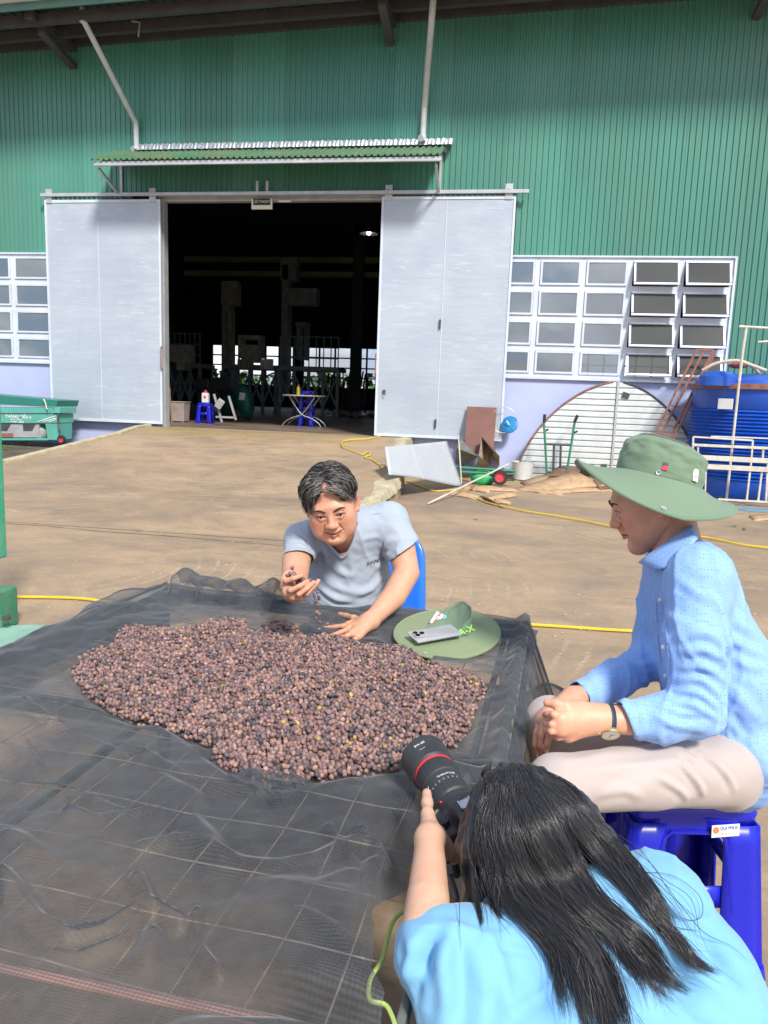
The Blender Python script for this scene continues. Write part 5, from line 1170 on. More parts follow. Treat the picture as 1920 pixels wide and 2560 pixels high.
def creases(V, F, tree, lines):
    """raise (or sink) soft cloth folds along lines picked on the surface; (points px, height, width)"""
    N = vnormals(V, F); D_ = np.zeros(len(V))
    for pts, amp, w_ in lines:
        Q = [cast(tree, *p) for p in pts]; Q = [A3(q) for q in Q if q is not None]
        if len(Q) < 2: continue
        Q = [A3(q) for q in smoothpath([Vector(q) for q in Q], 6)]; d = np.full(len(V), 9.); tt = np.zeros(len(V)); n = len(Q)-1
        for i in range(n):
            ab = Q[i+1]-Q[i]; t = np.clip(((V-Q[i])@ab)/(ab@ab+1e-12), 0, 1); dd = np.linalg.norm(V-Q[i]-t[:, None]*ab, axis=1); b = dd < d; d[b] = dd[b]; tt[b] = (i+t[b])/n
        D_ += amp*np.exp(-(d/w_)**2)*np.sin(np.pi*np.clip(tt*.9+.05, 0, 1))**.6 - .45*amp*np.exp(-((d-w_*1.7)/w_)**2)*np.sin(np.pi*tt)
    return V+N*D_[:, None]
def join(parts):
    V, F, Cc, o = [], [], [], 0
    for v, f, c in parts: V.append(v); F.append(f+o); Cc.append(c); o += len(v)
    return np.concatenate(V), np.concatenate(F), np.concatenate(Cc)
def tubes(name, lines, r, mat_, par, n=4, taper=True, flat=1.0):
    """many strands in one part"""
    Vs, Fs, o = [], [], 0
    for pts in lines:
        P = np.array(pts); N = len(P)
        if N < 3: continue
        T_ = np.gradient(P, axis=0); T_ /= np.linalg.norm(T_, axis=1)[:, None]+1e-9; u = np.cross(T_, np.array([.3,.2,.93])); u /= np.linalg.norm(u, axis=1)[:, None]+1e-9; w_ = np.cross(T_, u)
        s_ = np.linspace(0, 1, N); rr = (r if np.isscalar(r) else r[0])*(np.clip((1-s_)*5, .12, 1) if taper else 1)*np.ones(N)
        for k in range(n): a = 2*math.pi*k/n; Vs.append(P+(u*math.cos(a)+w_*math.sin(a)*flat)*rr[:, None])
        base = o+np.arange(N-1)
        for k in range(n): k2 = (k+1) % n; Fs.append(np.stack([base+k*N, base+k2*N, base+k2*N+1, base+k*N+1], -1))
        o += n*N
    return npmesh(name, np.concatenate(Vs), np.concatenate(Fs), mat_, par)
# ---- local frames for heads
BASIS = np.stack([-A3(Rt), -A3(Fw), A3(Up)], 1)
def rot(ax, a): return np.array(Matrix.Rotation(a, 3, ax.upper()))
def head_frame(px, py, dep, yaw, pit, rol): return BASIS@rot('z', yaw)@rot('x', pit)@rot('y', rol), D(px, py, dep)
def make_head(M_, C0, h=.0022, face=True, smile=0, neck_to=None, wide=1.0, skin=(.47,.24,.15), neck_r=.054, jaw=0.0):
    """one head with neck in world space; returns V, F, colour and a function local->world"""
    L2W = lambda p: C0+M_@np.array(p, float)
    s = SDF((-.12,-.15,-.20), (.12,.15,.15), h); w_ = wide
    s.ell((0,-.014,.032), (.073*w_,.094,.086), k=.001)
    s.ell((0,.028,-.03+jaw*.5), (.062*w_,.060,.082-jaw*.5), k=.04)
    for x in (-1, 1):
        s.cap((x*.052*w_,.004,-.055), (x*.018,.066,-.098+jaw), .017, .014, k=.035)
        s.ell((x*.043*w_,.058,-.020), (.021,.020,.022), k=.03)
        s.ell((x*.040*w_,.050,-.060), (.024,.027,.028), k=.03)
    s.ell((0,.072,-.100+jaw), (.021,.016,.015), k=.025)
    s.ell((0,.0,-.075), (.045,.05,.03), k=.03)
    if face:
        s.cap((-.036,.080,.024), (.036,.080,.024), .0105, k=.02)
        for x in (-1, 1):
            s.ell((x*.032,.099,.004), (.017,.013,.0105), k=.014, cut=True)
            s.ell((x*.031,.0765,.003), (.0155,.0125,.0125), k=.004)
            s.cap((x*.018,.0885,.0092), (x*.033,.0905,.0128), .0030, k=.005); s.cap((x*.033,.0905,.0128), (x*.046,.0815,.0078), .0030, k=.005)
            s.cap((x*.019,.0870,-.0055), (x*.032,.0880,-.0078), .0026, k=.005); s.cap((x*.032,.0880,-.0078), (x*.045,.0800,-.0032), .0026, k=.005)
            s.ell((x*.0135,.0965,-.029), (.0085,.0105,.0075), k=.007)
            s.ell((x*.0070,.0995,-.0365), (.0035,.0045,.0028), k=.003, cut=True)
            s.cap((x*.019,.088,-.030), (x*.032,.078,-.060), .0022, k=.006, cut=True)
        s.cap((0,.083,.018), (0,.103,-.024), .0075, .0095, k=.014); s.ell((0,.1045,-.0265), (.0105,.0095,.0085), k=.008)
        s.cap((0,.0925,-.038), (0,.0935,-.048), .006, .006, k=.010)
        up = smile
        s.cap((-.027,.0785,-.0575+up), (-.007,.0925,-.0545), .0034, .0048, k=.006); s.cap((.007,.0925,-.0545), (.027,.0785,-.0575+up), .0048, .0034, k=.006); s.cap((-.007,.0925,-.054), (.007,.0925,-.054), .0046, k=.005)
        s.cap((-.025,.0780,-.0605+up), (0,.0905,-.0665), .0036, .0058, k=.006); s.cap((0,.0905,-.0665), (.025,.0780,-.0605+up), .0058, .0036, k=.006)
        s.cap((-.030,.083,-.0590+up), (0,.0985,-.0598), .0014, .0018, k=.003, cut=True); s.cap((0,.0985,-.0598), (.030,.083,-.0590+up), .0018, .0014, k=.003, cut=True)
        s.cap((-.010,.088,-.077), (.010,.088,-.077), .003, k=.01, cut=True)
    for x in (-1, 1):
        E_ = rot('z', x*.35)@rot('x', -.15)
        s.ell((x*.0775*w_,-.010,-.004), (.0075,.019,.031), E_, k=.008); s.ell((x*.0845*w_,-.004,-.001), (.006,.010,.017), E_, k=.004, cut=True); s.ell((x*.0765*w_,.002,-.030), (.0055,.008,.010), E_, k=.006)
    V, F = s.mesh(); V = smooth(V, F, 2, .4)
    tree_ = surf(V, F); make_head.up = smile
    def fy(x_, z_, off=0.0):
        h_ = tree_.ray_cast(Vector((x_, .2, z_)), Vector((0,-1,0))); return (x_, (h_[0].y if h_[0] else .085)+off, z_)
    make_head.fy = fy
    col = np.tile(np.array(skin), (len(V), 1)); x, y, z = V.T
    def tintc(c, mask): nonlocal col; col = col*(1-mask[:, None])+np.array(c)*mask[:, None]
    g = lambda cx, cy, cz, r_: np.exp(-(((x-cx)**2+(y-cy)**2+(z-cz)**2)/r_**2))
    if face:
        tintc((skin[0]*1.0, skin[1]*.62, skin[2]*.62), .5*np.clip(g(0,.106,-.026,.018)+g(.043,.07,-.028,.022)+g(-.043,.07,-.028,.022), 0, 1))
        lip = np.clip(1-np.abs(z+.0605-up*.6*np.clip(np.abs(x)/.027,0,1))/.0105, 0, 1)*np.clip(1-np.abs(x)/.029, 0, 1)**.5*(y > .076)
        tintc((skin[0]*.82, skin[1]*.48, skin[2]*.50), np.clip(lip*1.6, 0, .85))
        mz = -.0592+up*np.clip(np.abs(x)/.027, 0, 1)**1.5; ml = np.exp(-((z-mz)/.0016)**2)*(np.abs(x) < .0285)*(y > .06); tintc((skin[0]*.30, skin[1]*.20, skin[2]*.18), np.clip(ml*.9, 0, .9))
        tintc((skin[0]*.30, skin[1]*.2, skin[2]*.18), .8*np.clip(g(.0075,.100,-.0365,.0042)+g(-.0075,.100,-.0365,.0042), 0, 1))
        for q in (-1, 1): tintc((skin[0]*.62, skin[1]*.5, skin[2]*.45), np.clip(.55*g(q*.032,.09,.004,.014), 0, 1))
    ear = np.clip(g(.08,-.01,-.004,.022)+g(-.08,-.01,-.004,.022), 0, 1); tintc((skin[0]*1.02, skin[1]*.62, skin[2]*.6), ear*.6)
    V = V@M_.T+C0
    parts = [(V, F, col)]
    if neck_to is not None:
        a = L2W((0,-.030,-.045)); b = A3(neck_to); lo = np.minimum(a, b)-.14; hi = np.maximum(a, b)+.14; q = SDF(lo, hi, .004)
        q.cap(a, b, neck_r, neck_r*1.08, k=.01); v, f = q.mesh(); v = smooth(v, f, 2); parts.append((v, f, np.tile(np.array(skin)*np.array([.97,.9,.9]), (len(v), 1))))
    return parts, L2W
EYEW = mat('eye_white', (.60,.55,.52), rough=.15, var=.02, bump=0); IRIS = mat('dark_iris', (.018,.010,.008), rough=.08, var=.02, bump=0)
HAIRB = mat('black_brow_hair', (.018,.014,.013), rough=.5, var=.2, bump=0); LASH = mat('dark_lid_line', (.035,.018,.014), rough=.6, bump=0)
def face_parts(par, L2W, M_, look=(0,0), sides=(-1,1), brow_tilt=0):
    fy, up = make_head.fy, make_head.up
    P_ = smoothpath([Vector(L2W(fy(x_, -.0592+up*(abs(x_)/.027)**1.6, .0002))) for x_ in (-.0275,-.021,-.013,-.005,0,.005,.013,.021,.0275)], 4)
    q = MB(); q.tube(P_, [.0006+.0009*math.sin(math.pi*i/(len(P_)-1)) for i in range(len(P_))], 5); q.build('mouth_line', LASH, par, smooth=True)
    for x in sides:
        c = L2W((x*.0315,.0775,.0025)); q = MB(); q.sphere(c, (.0136,.0130,.0134), 16, 10); e = q.build('eye', EYEW, par, smooth=True)
        p = L2W((x*.0315+look[0],.0862,.0025+look[1])); q = MB(); q.sphere(p, (.0060,.0056,.0060), 12, 8); q.build('iris', IRIS, e, smooth=True)
        pts = [L2W(v) for v in ((x*.0165,.0862,.002), (x*.022,.0905,.0062), (x*.0315,.0925,.0078), (x*.041,.0885,.0062), (x*.047,.0825,.0035))]
        q = MB(); q.tube(smoothpath(pts, 4), [.0009]*len(smoothpath(pts, 4)), 5); q.build('eyelid_line', LASH, par, smooth=True)
        B_ = [L2W(fy(*v, .0004)) for v in ((x*.013,.0190), (x*.024,.0245+brow_tilt), (x*.036,.0280+brow_tilt), (x*.048,.0240))]; S_ = smoothpath(B_, 5)
        q = MB(); q.tube(S_, [.0036*(.35+math.sin(math.pi*(.15+.8*i/len(S_)))) for i in range(len(S_))], 6, flat=.6); q.build('eyebrow', HAIRB, par, smooth=True)
def skin_mat(name='skin'):
    t = NT(name); a = t.n('ShaderNodeAttribute'); a.attribute_name = 'tint'
    v = t.co(); c = t.mix(t.ramp(t.noise(v, 60, 5, .6), [(.35,.0), (.7,.22)]), a.outputs['Color'], (.42,.13,.09)); t.set(Base_Color=c)
    t.p.inputs['Subsurface Weight'].default_value = .12; t.p.inputs['Subsurface Radius'].default_value = (1,.3,.15); t.p.inputs['Subsurface Scale'].default_value = .006
    t.l(t.ramp(t.noise(v, 90, 3, .5), [(.3,.38), (.7,.55)]), t.p.inputs['Roughness']); t.p.inputs['Specular IOR Level'].default_value = .45
    b = t.bump(t.noise(v, 420, 3, .7), .25, .0012); t.bump(t.noise(v, 45, 3, .5), .15, .003, b); return t.m
SKIN = skin_mat()
def arm_hand(pts_arm, r_arm, palm, fingers, thumb, col, h=.0026, fr=.0086, wrist_flat=None, nails=True):
    """forearm and hand as one surface. palm: list of (a,b,ra,rb); fingers: list of chains"""
    allp = np.array([A3(p) for p in pts_arm]+[A3(p) for q in palm for p in q[:2]]+[A3(p) for c in fingers+thumb for p in c])
    s = SDF(allp.min(0)-max(r_arm)-.02, allp.max(0)+max(r_arm)+.02, h)
    s.chain(pts_arm, r_arm, k=.0015)
    for a, b, ra, rb in palm: s.cap(a, b, ra, rb, k=.014)
    for c in fingers: s.chain(c, [fr*(1.0-.09*i) for i in range(len(c))], k=.002)
    for c in thumb: s.chain(c, [fr*1.15*(1.05-.06*i) for i in range(len(c))], k=.008)
    V, F = s.mesh(); V = smooth(V, F, 1, .4)
    am = np.ones(len(V), bool); wv_ = A3(pts_arm[-1])
    V2_ = smooth(V, F, 14, .6); f_ = np.clip((np.linalg.norm(V-wv_, axis=1)-.03)/.03, 0, 1)*(np.min([np.linalg.norm(V-A3(p_), axis=1) for c_ in fingers+thumb for p_ in c_], axis=0) > .03); V = V*(1-f_[:, None])+V2_*f_[:, None]; cl = np.tile(np.array(col, float), (len(V), 1))
    for c in fingers+thumb:
        tip = A3(c[-1]); m_ = np.exp(-(np.linalg.norm(V-tip, axis=1)/.014)**2)*.5; cl = cl*(1-m_[:, None])+np.array([col[0]*1.08, col[1]*.82, col[2]*.85])*m_[:, None]
        for j in range(1, len(c)-1):
            m_ = np.exp(-(np.linalg.norm(V-A3(c[j]), axis=1)/.010)**2)*.30; cl = cl*(1-m_[:, None])+np.array([col[0]*.85, col[1]*.62, col[2]*.6])*m_[:, None]
    return V, F, cl
def cloth_mat(name, col, rough=.8, weave=900, var=.06, sheen=.2, dots=None):
    t = NT(name); v = t.co(); n1 = t.noise(v, 3, 3, .5); c = t.ramp(n1, [(.3, tuple(x*(1-var) for x in col)), (.7, tuple(min(1, x*(1+var)) for x in col))])
    if dots:
        vo = t.n('ShaderNodeTexVoronoi'); vo.inputs["Scale"].default_value = 135; vo.inputs['Randomness'].default_value = .25; t.l(v, vo.inputs['Vector'])
        c = t.mix(t.ramp(vo.outputs['Distance'], [(.20,.75), (.30,0)]), c, dots)
    t.set(Base_Color=c, Roughness=rough); t.p.inputs['Sheen Weight'].default_value = sheen; t.p.inputs['Specular IOR Level'].default_value = .25
    b = t.bump(t.noise(v, weave, 2, .5), .12, .0008); t.bump(t.noise(v, 26, 4, .55), .22, .006, b); return t.m
# ================================================================ seated man in the grey T-shirt, letting cherries fall
TEE = cloth_mat('grey_tshirt_cloth', (.36,.415,.49), rough=.85, var=.04)
GTR = cloth_mat('dark_grey_trouser_cloth', (.10,.11,.125))
SK1 = (.66,.35,.225)
b0 = D(890,1560,2.9)
m1 = thing('person', 'smiling man in a grey V-neck T-shirt letting coffee cherries fall from his hand', 'person', (b0[0], b0[1], 0))
M1, C1 = head_frame(829.2, 1260, 2.394, .028, -.488, .152)
neckp = D(862,1372,2.66)
hp1, L1W = make_head(M1, C1, smile=.0055, neck_to=neckp, wide=1.06, skin=SK1, neck_r=.056, jaw=.010)
S1, S2 = D(757,1350,2.55), D(970,1302,2.60)
side = A3(Rt)
# chest skin under the shirt
q = SDF(D(850,1400,2.62)-.22, D(850,1400,2.62)+.22, .006); q.ecap(D(860,1368,2.645), D(862,1460,2.69), (.11,.085), (.12,.09), side); v_, f_ = q.mesh(); hp1.append((v_, f_, np.tile(np.array(SK1)*np.array([1,.9,.88]), (len(v_), 1))))
# left-of-picture arm: comes towards the camera, cupped hand
a1 = arm_hand([S1, D(741,1400,2.40), D(737,1440,2.31), D(735,1462,2.22), D(731,1478,2.14)], [.048,.046,.042,.036,.029],
  [(D(731,1478,2.14), D(716,1462,2.07), .024,.017), (D(731,1478,2.14), D(722,1480,2.05), .024,.018), (D(733,1480,2.14), D(736,1488,2.05), .024,.017), (D(735,1482,2.13), D(752,1490,2.06), .022,.015)],
  [[D(712,1458,2.07), D(716,1452,2.035), D(734,1446,2.025), D(754,1439,2.045)], [D(719,1476,2.05), D(727,1476,2.015), D(748,1466,2.01), D(769,1453,2.035)],
   [D(736,1488,2.05), D(748,1485,2.02), D(766,1472,2.02), D(784,1456,2.045)], [D(753,1489,2.06), D(766,1484,2.04), D(782,1468,2.045), D(796,1452,2.07)]],
  [[D(716,1462,2.09), D(711,1448,2.085), D(716,1438,2.085), D(728,1427,2.09)]], SK1)
# right-of-picture arm resting on the table
def tp(x, y, z=.012): return A3(pz(x, y, TZ+z))
W2 = tp(926,1552,.045)
a2 = arm_hand([S2, D(1003,1370,2.56), D(1017,1432,2.50), D(985,1490,2.44), W2], [.052,.049,.043,.041,.026],
  [(W2, tp(872,1562,.026), .024,.014), (W2, tp(872,1573,.028), .025,.014), (W2, tp(880,1585,.026), .024,.014), (W2, tp(895,1592,.022), .022,.013), (W2, tp(893,1553,.026), .022,.016)],
  [[tp(874,1561,.024), tp(857,1565,.024), tp(836,1567,.018), tp(812,1569,.010)], [tp(872,1573,.025), tp(853,1580,.025), tp(838,1586,.018), tp(822,1591,.010)],
   [tp(879,1584,.025), tp(866,1590,.024), tp(852,1593,.018), tp(837,1596,.010)], [tp(893,1591,.022), tp(889,1598,.022), tp(881,1604,.016), tp(874,1608,.010)]],
  [[tp(905,1550,.026), tp(884,1545,.026), tp(866,1540,.018), tp(850,1536,.013)]], SK1)
V, F, Cc = join(hp1+[a1, a2]); npmesh('body', V, F, SKIN, m1, col=Cc)
face_parts(m1, L1W, M1, look=(-.0005,.0014))
# gold ring
q = MB(); c = tp(866,1588,.024); q.tube([c+np.array([0,.0098*math.cos(t),.0098*math.sin(t)]) for t in np.linspace(0,6.28,14)[:-1]], .0016, 5, closed=True); q.build('ring', mat('gold', (.8,.5,.15), rough=.25, metal=1, bump=0), m1)
# T-shirt
s = SDF(D(860,1440,2.62)-.42, D(860,1440,2.62)+.42, .0055)
s.ecap(D(865,1352,2.62), D(868,1480,2.70), (.145,.10), (.155,.115), side, k=.01); s.ecap(D(868,1470,2.70), D(888,1560,2.86), (.155,.12), (.165,.13), side, k=.05)
s.cap(S1, S2, .056, .062, k=.05); s.ell(D(868,1330,2.66), (.13,.11,.09), k=.05)
s.cap(S1, D(742,1404,2.38), .056, .046, k=.04); s.cap(S2, D(1017,1394,2.54), .062, .068, k=.03); s.ell(D(900,1330,2.60), (.07,.06,.05), k=.05)
for k in range(5): t = D(1002,1384,2.55)+(D(1017,1432,2.50)-D(1002,1384,2.55))*(.0)+ (D(1050,1372,2.5)-D(955,1430,2.62))*((k-2)/4.0)*.8; 
aS = A3(D(1003,1370,2.56)); ax_ = A3(D(1017,1432,2.50))-aS; ax_ /= np.linalg.norm(ax_)
V, F = s.mesh(); V = smooth(V, F, 2); 
# trim the sleeve ends square to the arms
def trim(V, F, pts_n):
    keep = np.ones(len(F), bool); c = V[F].mean(1)
    for p, n_, rad in pts_n: d = (c-p)@n_; r_ = np.linalg.norm(c-p, axis=1); keep &= ~((d > 0) & (r_ < rad))
    F = F[keep]
    E = np.sort(np.stack([F, np.roll(F, -1, 1)], -1).reshape(-1, 2), 1); u_, c_ = np.unique(E, axis=0, return_counts=True); bv = np.unique(u_[c_ == 1])
    for p, n_, rad in pts_n:
        d = (V[bv]-p)@n_; k_ = (np.abs(d) < .014) & (np.linalg.norm(V[bv]-p, axis=1) < rad*1.15); V[bv[k_]] -= d[k_][:, None]*n_[None]
    u = np.unique(F); mp_ = -np.ones(len(V), int); mp_[u] = np.arange(len(u)); return V[u], mp_[F]
n2 = A3(Rt)*.59-A3(Up)*.81; n2 /= np.linalg.norm(n2)
nx1 = A3(D(737,1440,2.31))-A3(D(741,1400,2.40)); nx1 /= np.linalg.norm(nx1)
V, F = trim(V, F, [(A3(D(1007,1376,2.55)), n2, .098), (A3(D(741,1391,2.40)), -A3(Up)*.9-A3(Fw)*.4, .088)])
tr = surf(V, F)
V = V + vnormals(V, F)*(.0015*wob(V*np.array([1,1,.6]), 34, 3)+.0008*wob(V, 90, 5)+ridge(V, 15, 71, .0045))[:, None]
V = creases(V, F, tr, [([(968,1330),(955,1370),(952,1400)],-.004,.006), ([(990,1395),(960,1405),(940,1420)],.005,.010), ([(960,1362),(985,1350),(1010,1348)],.005,.012), ([(950,1378),(975,1378),(1000,1390)],-.004,.008),
  ([(735,1330),(760,1345),(778,1375),(782,1410)],-.005,.007), ([(722,1365),(745,1362),(768,1372)],.005,.008), ([(716,1382),(745,1378),(765,1388)],-.004,.006), ([(800,1350),(812,1385),(818,1420)],.006,.010), ([(790,1360),(800,1400),(805,1450)],-.004,.009),
  ([(785,1450),(830,1490),(880,1500)],.007,.013), ([(790,1420),(830,1465),(890,1480),(940,1470)],.007,.014), ([(960,1430),(930,1470),(890,1490)],.007,.012), ([(975,1440),(945,1490),(920,1505)],-.004,.010), ([(870,1385),(880,1430),(870,1460)],.004,.012),
  ([(800,1480),(840,1508),(880,1512)],-.005,.008), ([(900,1350),(950,1340)],.004,.010), ([(820,1400),(850,1430),(890,1440)],.005,.013)])
tr = surf(V, F)
# neckline: cut the V
cuv = np.array([proj(p)[:2] for p in V[F].mean(1)]); Vp = np.array([(790,1300),(804,1340),(824,1364),(845,1386),(857,1392),(870,1380),(884,1350),(892,1310),(892,1270),(840,1230),(790,1240)])
dpt = (V[F].mean(1)-A3(CAM))@A3(Fw); ins = poly_in(cuv, Vp) & (dpt < 2.60); F2 = F[~ins]
npmesh('tshirt', V, F2, TEE, m1, solid=.0022)
col_ = [cast(tr, x, y, .001, 2.5) for x, y in ((791,1318),(804,1340),(824,1364),(845,1386),(857,1392),(870,1380),(884,1350),(892,1312))]
q = MB(); sp = smoothpath(col_, 5); q.tube(sp, .0065, 8, flat=.5); q.build('collar_band', TEE, m1, smooth=True)
for pts in ([(965,1312),(956,1340),(951,1372),(952,1402)], [(890,1288),(925,1286),(958,1282)], [(736,1318),(762,1328),(776,1345),(786,1375)]):
    P = [cast(tr, x, y, -.0002, None) for x, y in pts]; P = [p for p in P if p]; q = MB(); q.tube(smoothpath(P, 5), .0013, 5); q.build('seam', TEE, m1, smooth=True)
PRN = mat('dark_print', (.05,.055,.075), bump=0); grp_ = thing
for i_, ch_ in enumerate('SPORTS'):
    x_, y_ = 919+7.6*i_, 1408-2.1*i_; h_ = tr.ray_cast(CAM, ray(x_, y_).normalized()); nn_ = h_[1] if h_[1].dot(Fw) < 0 else -h_[1]
    text(m1, 'chest_lettering', ch_, .0155, frame(h_[0]+nn_*.0042, Rt*.96+Up*.26, nn_), PRN, shear=.35, depth=.0005, off=.0002)
# trousers and shoes under the table
s = SDF(np.array([b0[0]-.5, b0[1]-.75, 0.0]), np.array([b0[0]+.5, b0[1]+.35, .75]), .009)
hipL, hipR = D(850,1575,2.92), D(965,1580,2.92); 
for hq, kx in ((hipL, -.12), (hipR, .16)):
    kn = np.array([hq[0]+kx*.9, hq[1]-.38, .50]); an = np.array([kn[0], kn[1]+.06, .09]); s.cap(hq, kn, .085,.065, k=.03); s.cap(kn, an, .065,.045, k=.03)
s.cap(hipL, hipR, .10, k=.05); V, F = s.mesh(); V = smooth(V, F, 2); V += vnormals(V, F)*(.003*wob(V, 40, 2))[:, None]; npmesh('trousers', V, F, GTR, m1)
for hq, kx in ((hipL, -.12), (hipR, .16)):
    x, y = hq[0]+kx*.9, hq[1]-.38+.02; q = SDF(np.array([x-.08,y-.22,-.01]), np.array([x+.08,y+.1,.14]), .006); q.ell((x,y-.05,.035), (.042,.125,.035), k=.01); q.ell((x,y+.03,.06), (.04,.05,.05), k=.02); v, f = q.mesh(); v[:, 2] = np.maximum(v[:, 2], .002); npmesh('shoe', v, f, RUBBER, m1)
# hair: cap, then strands combed back and to the side
HG = mat('greying_hair', (1,1,1), rough=.5, var=.12, scale=40, bump=0, tint=True, spec=.4)
def hair_strand_mesh(name, lines, cols, r, mat_, par, n=4, flat=1.0):
    o = tubes(name, lines, r, mat_, par, n=n, flat=flat); N = [len(l) for l in lines if len(l) >= 3]; cc = np.concatenate([np.tile(np.array(c), (k*n, 1)) for c, k in zip(cols, N)])
    a = o.data.color_attributes.new('tint', 'FLOAT_COLOR', 'POINT'); c4 = np.ones((len(cc), 4), np.float32); c4[:, :3] = cc; a.data.foreach_set('color', c4.ravel()); return o
s = SDF((-.13,-.16,-.14), (.13,.15,.17), .004); s.ell((0,-.018,.040), (.0795,.097,.0875), k=.01); s.ell((.045,.035,.07), (.038,.045,.035), k=.02); s.ell((-.045,.035,.07), (.038,.045,.035), k=.02)
s.ell((0,.105,.108), (.030,.062,.045), k=.01, cut=True)
s.ell((0,.085,-.06), (.075,.085,.105), k=.004, cut=True); s.ell((0,.0,-.14), (.12,.13,.09), k=.004, cut=True); s.ell((.002,.112,.070), (.052,.062,.050), k=.01, cut=True)
v, f = s.mesh(); v = smooth(v, f, 2); cap_t = BVHTree.FromPolygons([tuple(p) for p in v], [tuple(int(i) for i in q_) for q_ in f]); v = v+vnormals(v, f)*(.002*wob(v*np.array([1,1,.5]), 120, 4))[:, None]
npmesh('hair', v@M1.T+C1, f, HG, m1, col=np.tile(np.array((.030,.030,.032)), (len(v), 1)))
lines, cols = [], []; rr = random.Random(4)
def scalp(p):
    h = cap_t.find_nearest(Vector(p)); return np.array(h[0]), np.array(h[1])
for i in range(3200):
    # roots over the dome; combed away from a parting on the forehead
    a = rr.uniform(-3.14, 3.14); t = rr.uniform(.0, 1.25)
    p = np.array([.085*math.sin(a)*math.sin(t), -.02+.10*math.cos(a)*math.sin(t), .042+.09*math.cos(t)])
    fx = -1 if p[0] < .004 else 1
    L_ = rr.uniform(.035, .075); pts = []; d = np.array([fx*1.0, -.25+rr.uniform(-.35,.35), -.25]); 
    if p[1] > .02: d = np.array([fx*1.0+.2*rr.uniform(-1,1), .25, -.30]) if abs(p[0]) > .012 else np.array([fx*.9, .5, .0])
    q_ = p; lift = rr.uniform(.001,.009)*(1.6 if p[1] > 0 else 1)
    for k in range(8):
        s_, n_ = scalp(q_); n_ = n_ if n_@(s_-np.array([0,-.02,.03])) > 0 else -n_
        pts.append(L1W(s_+n_*(lift*math.sin(math.pi*min(1, (k+1)/8+.1))+.0006))); dt = d-n_*(d@n_); dt /= np.linalg.norm(dt)+1e-9; q_ = s_+dt*L_/8; d = d+np.array([rr.gauss(0,.10),rr.gauss(0,.10),-.13])
    front = np.clip((p[1]-.0)/.06, 0, 1); c = np.array((.022,.022,.025))*rr.uniform(.6,1.5)
    if rr.random() < .12+.50*front: c = np.array((.26,.235,.21))*rr.uniform(.5,1.2)
    lines.append(pts); cols.append(c)
# fringe locks falling over the temples
for (A_, B_, Cx, n_) in (((.030,.078,.092),(.062,.070,.060),(.060,.072,.012),70), ((.012,.085,.095),(.045,.092,.072),(.056,.082,.022),60), ((-.012,.083,.095),(-.050,.080,.072),(-.074,.045,.030),90), ((.055,.055,.085),(.080,.035,.045),(.079,.038,.0),90), ((-.05,.05,.085),(-.078,.03,.045),(-.080,.020,.01),60)):
    for i in range(n_):
        j = lambda s_: np.array([rr.gauss(0,s_) for _ in range(3)]); P = [L1W(np.array(A_)+j(.006)), L1W((np.array(A_)+np.array(B_))/2+np.array([0,.006,.008])+j(.004)), L1W(np.array(B_)+j(.004)), L1W(np.array(Cx)+j(.005))]
        lines.append([A3(p_) for p_ in smoothpath([Vector(p_) for p_ in P], 4)]); c = np.array((.035,.035,.038))*rr.uniform(.6,1.5); 
        if rr.random() < .5: c = np.array((.33,.30,.27))*rr.uniform(.6,1.2)
        cols.append(c)
hair_strand_mesh('hair_strands', lines, cols, .00085, HG, m1)['kind'] = 'stuff'
# cherries in the hand and falling
for i in range(46):
    t = rr.random(); p = D(722+58*t+rr.uniform(-9,9), 1436+24*t+rr.uniform(-6,10), 2.055+rr.uniform(-.012,.03)); cherry(Vector(p), 'dried cherry heaped in the cupped hand of the man in the grey T-shirt', 'cherries held in the hand')
cherry(Vector(D(731,1419,2.08)), 'dried cherry on top of the thumb of the cupped hand', None)
for x, y in ((786,1461),(795,1480),(785,1472),(797,1493),(784,1484),(786,1492),(789,1502),(790,1511),(798,1497),(796,1511),(792,1530),(798,1535),(791,1544),(799,1555),(818,1560),(797,1573),(796,1590),(805,1592)): cherry(Vector(D(x, y, 2.12+(y-1460)*.0013)), 'dried cherry falling from the cupped hand towards the heap', 'falling cherries')
# blue chair
ch = thing('plastic_chair', 'bright blue plastic chair under the man in the grey T-shirt', 'chair', (b0[0], b0[1]+.05, 0)); cb = wloc(ch); xo = D(925,1450,3.12)[0]-cb.x
q = MB(); q.grid(lambda a, b: cb+Vector((xo+(a-.5)*.44, .24-.44*(1-b)+0, .43-.012*math.sin(math.pi*a)*math.sin(math.pi*b))), 10, 10); q.build('seat', BLUE2, ch, smooth=True, solid=.012)
def bk(a, b):
    u = (a-.5)*2; zt = .43+.38*b; wd = .235*(1-.12*b*b)*(1 if b < .8 else math.sqrt(max(.0,1-((b-.8)/.2)**2))*.35+.65); yy = .25+.09*b-.045*u*u; return cb+Vector((xo+u*wd, yy, zt))
q = MB(); q.grid(bk, 14, 16); q.build('backrest', BLUE2, ch, smooth=True, solid=.012)
for sx in (-1,1):
    for sy in (-.2,.24): q = MB(); q.tube([cb+Vector((xo+sx*.20,sy,.42)), cb+Vector((xo+sx*.23,sy*1.12,0))], [.022,.018], 8); q.build('leg', BLUE2, ch, smooth=True)
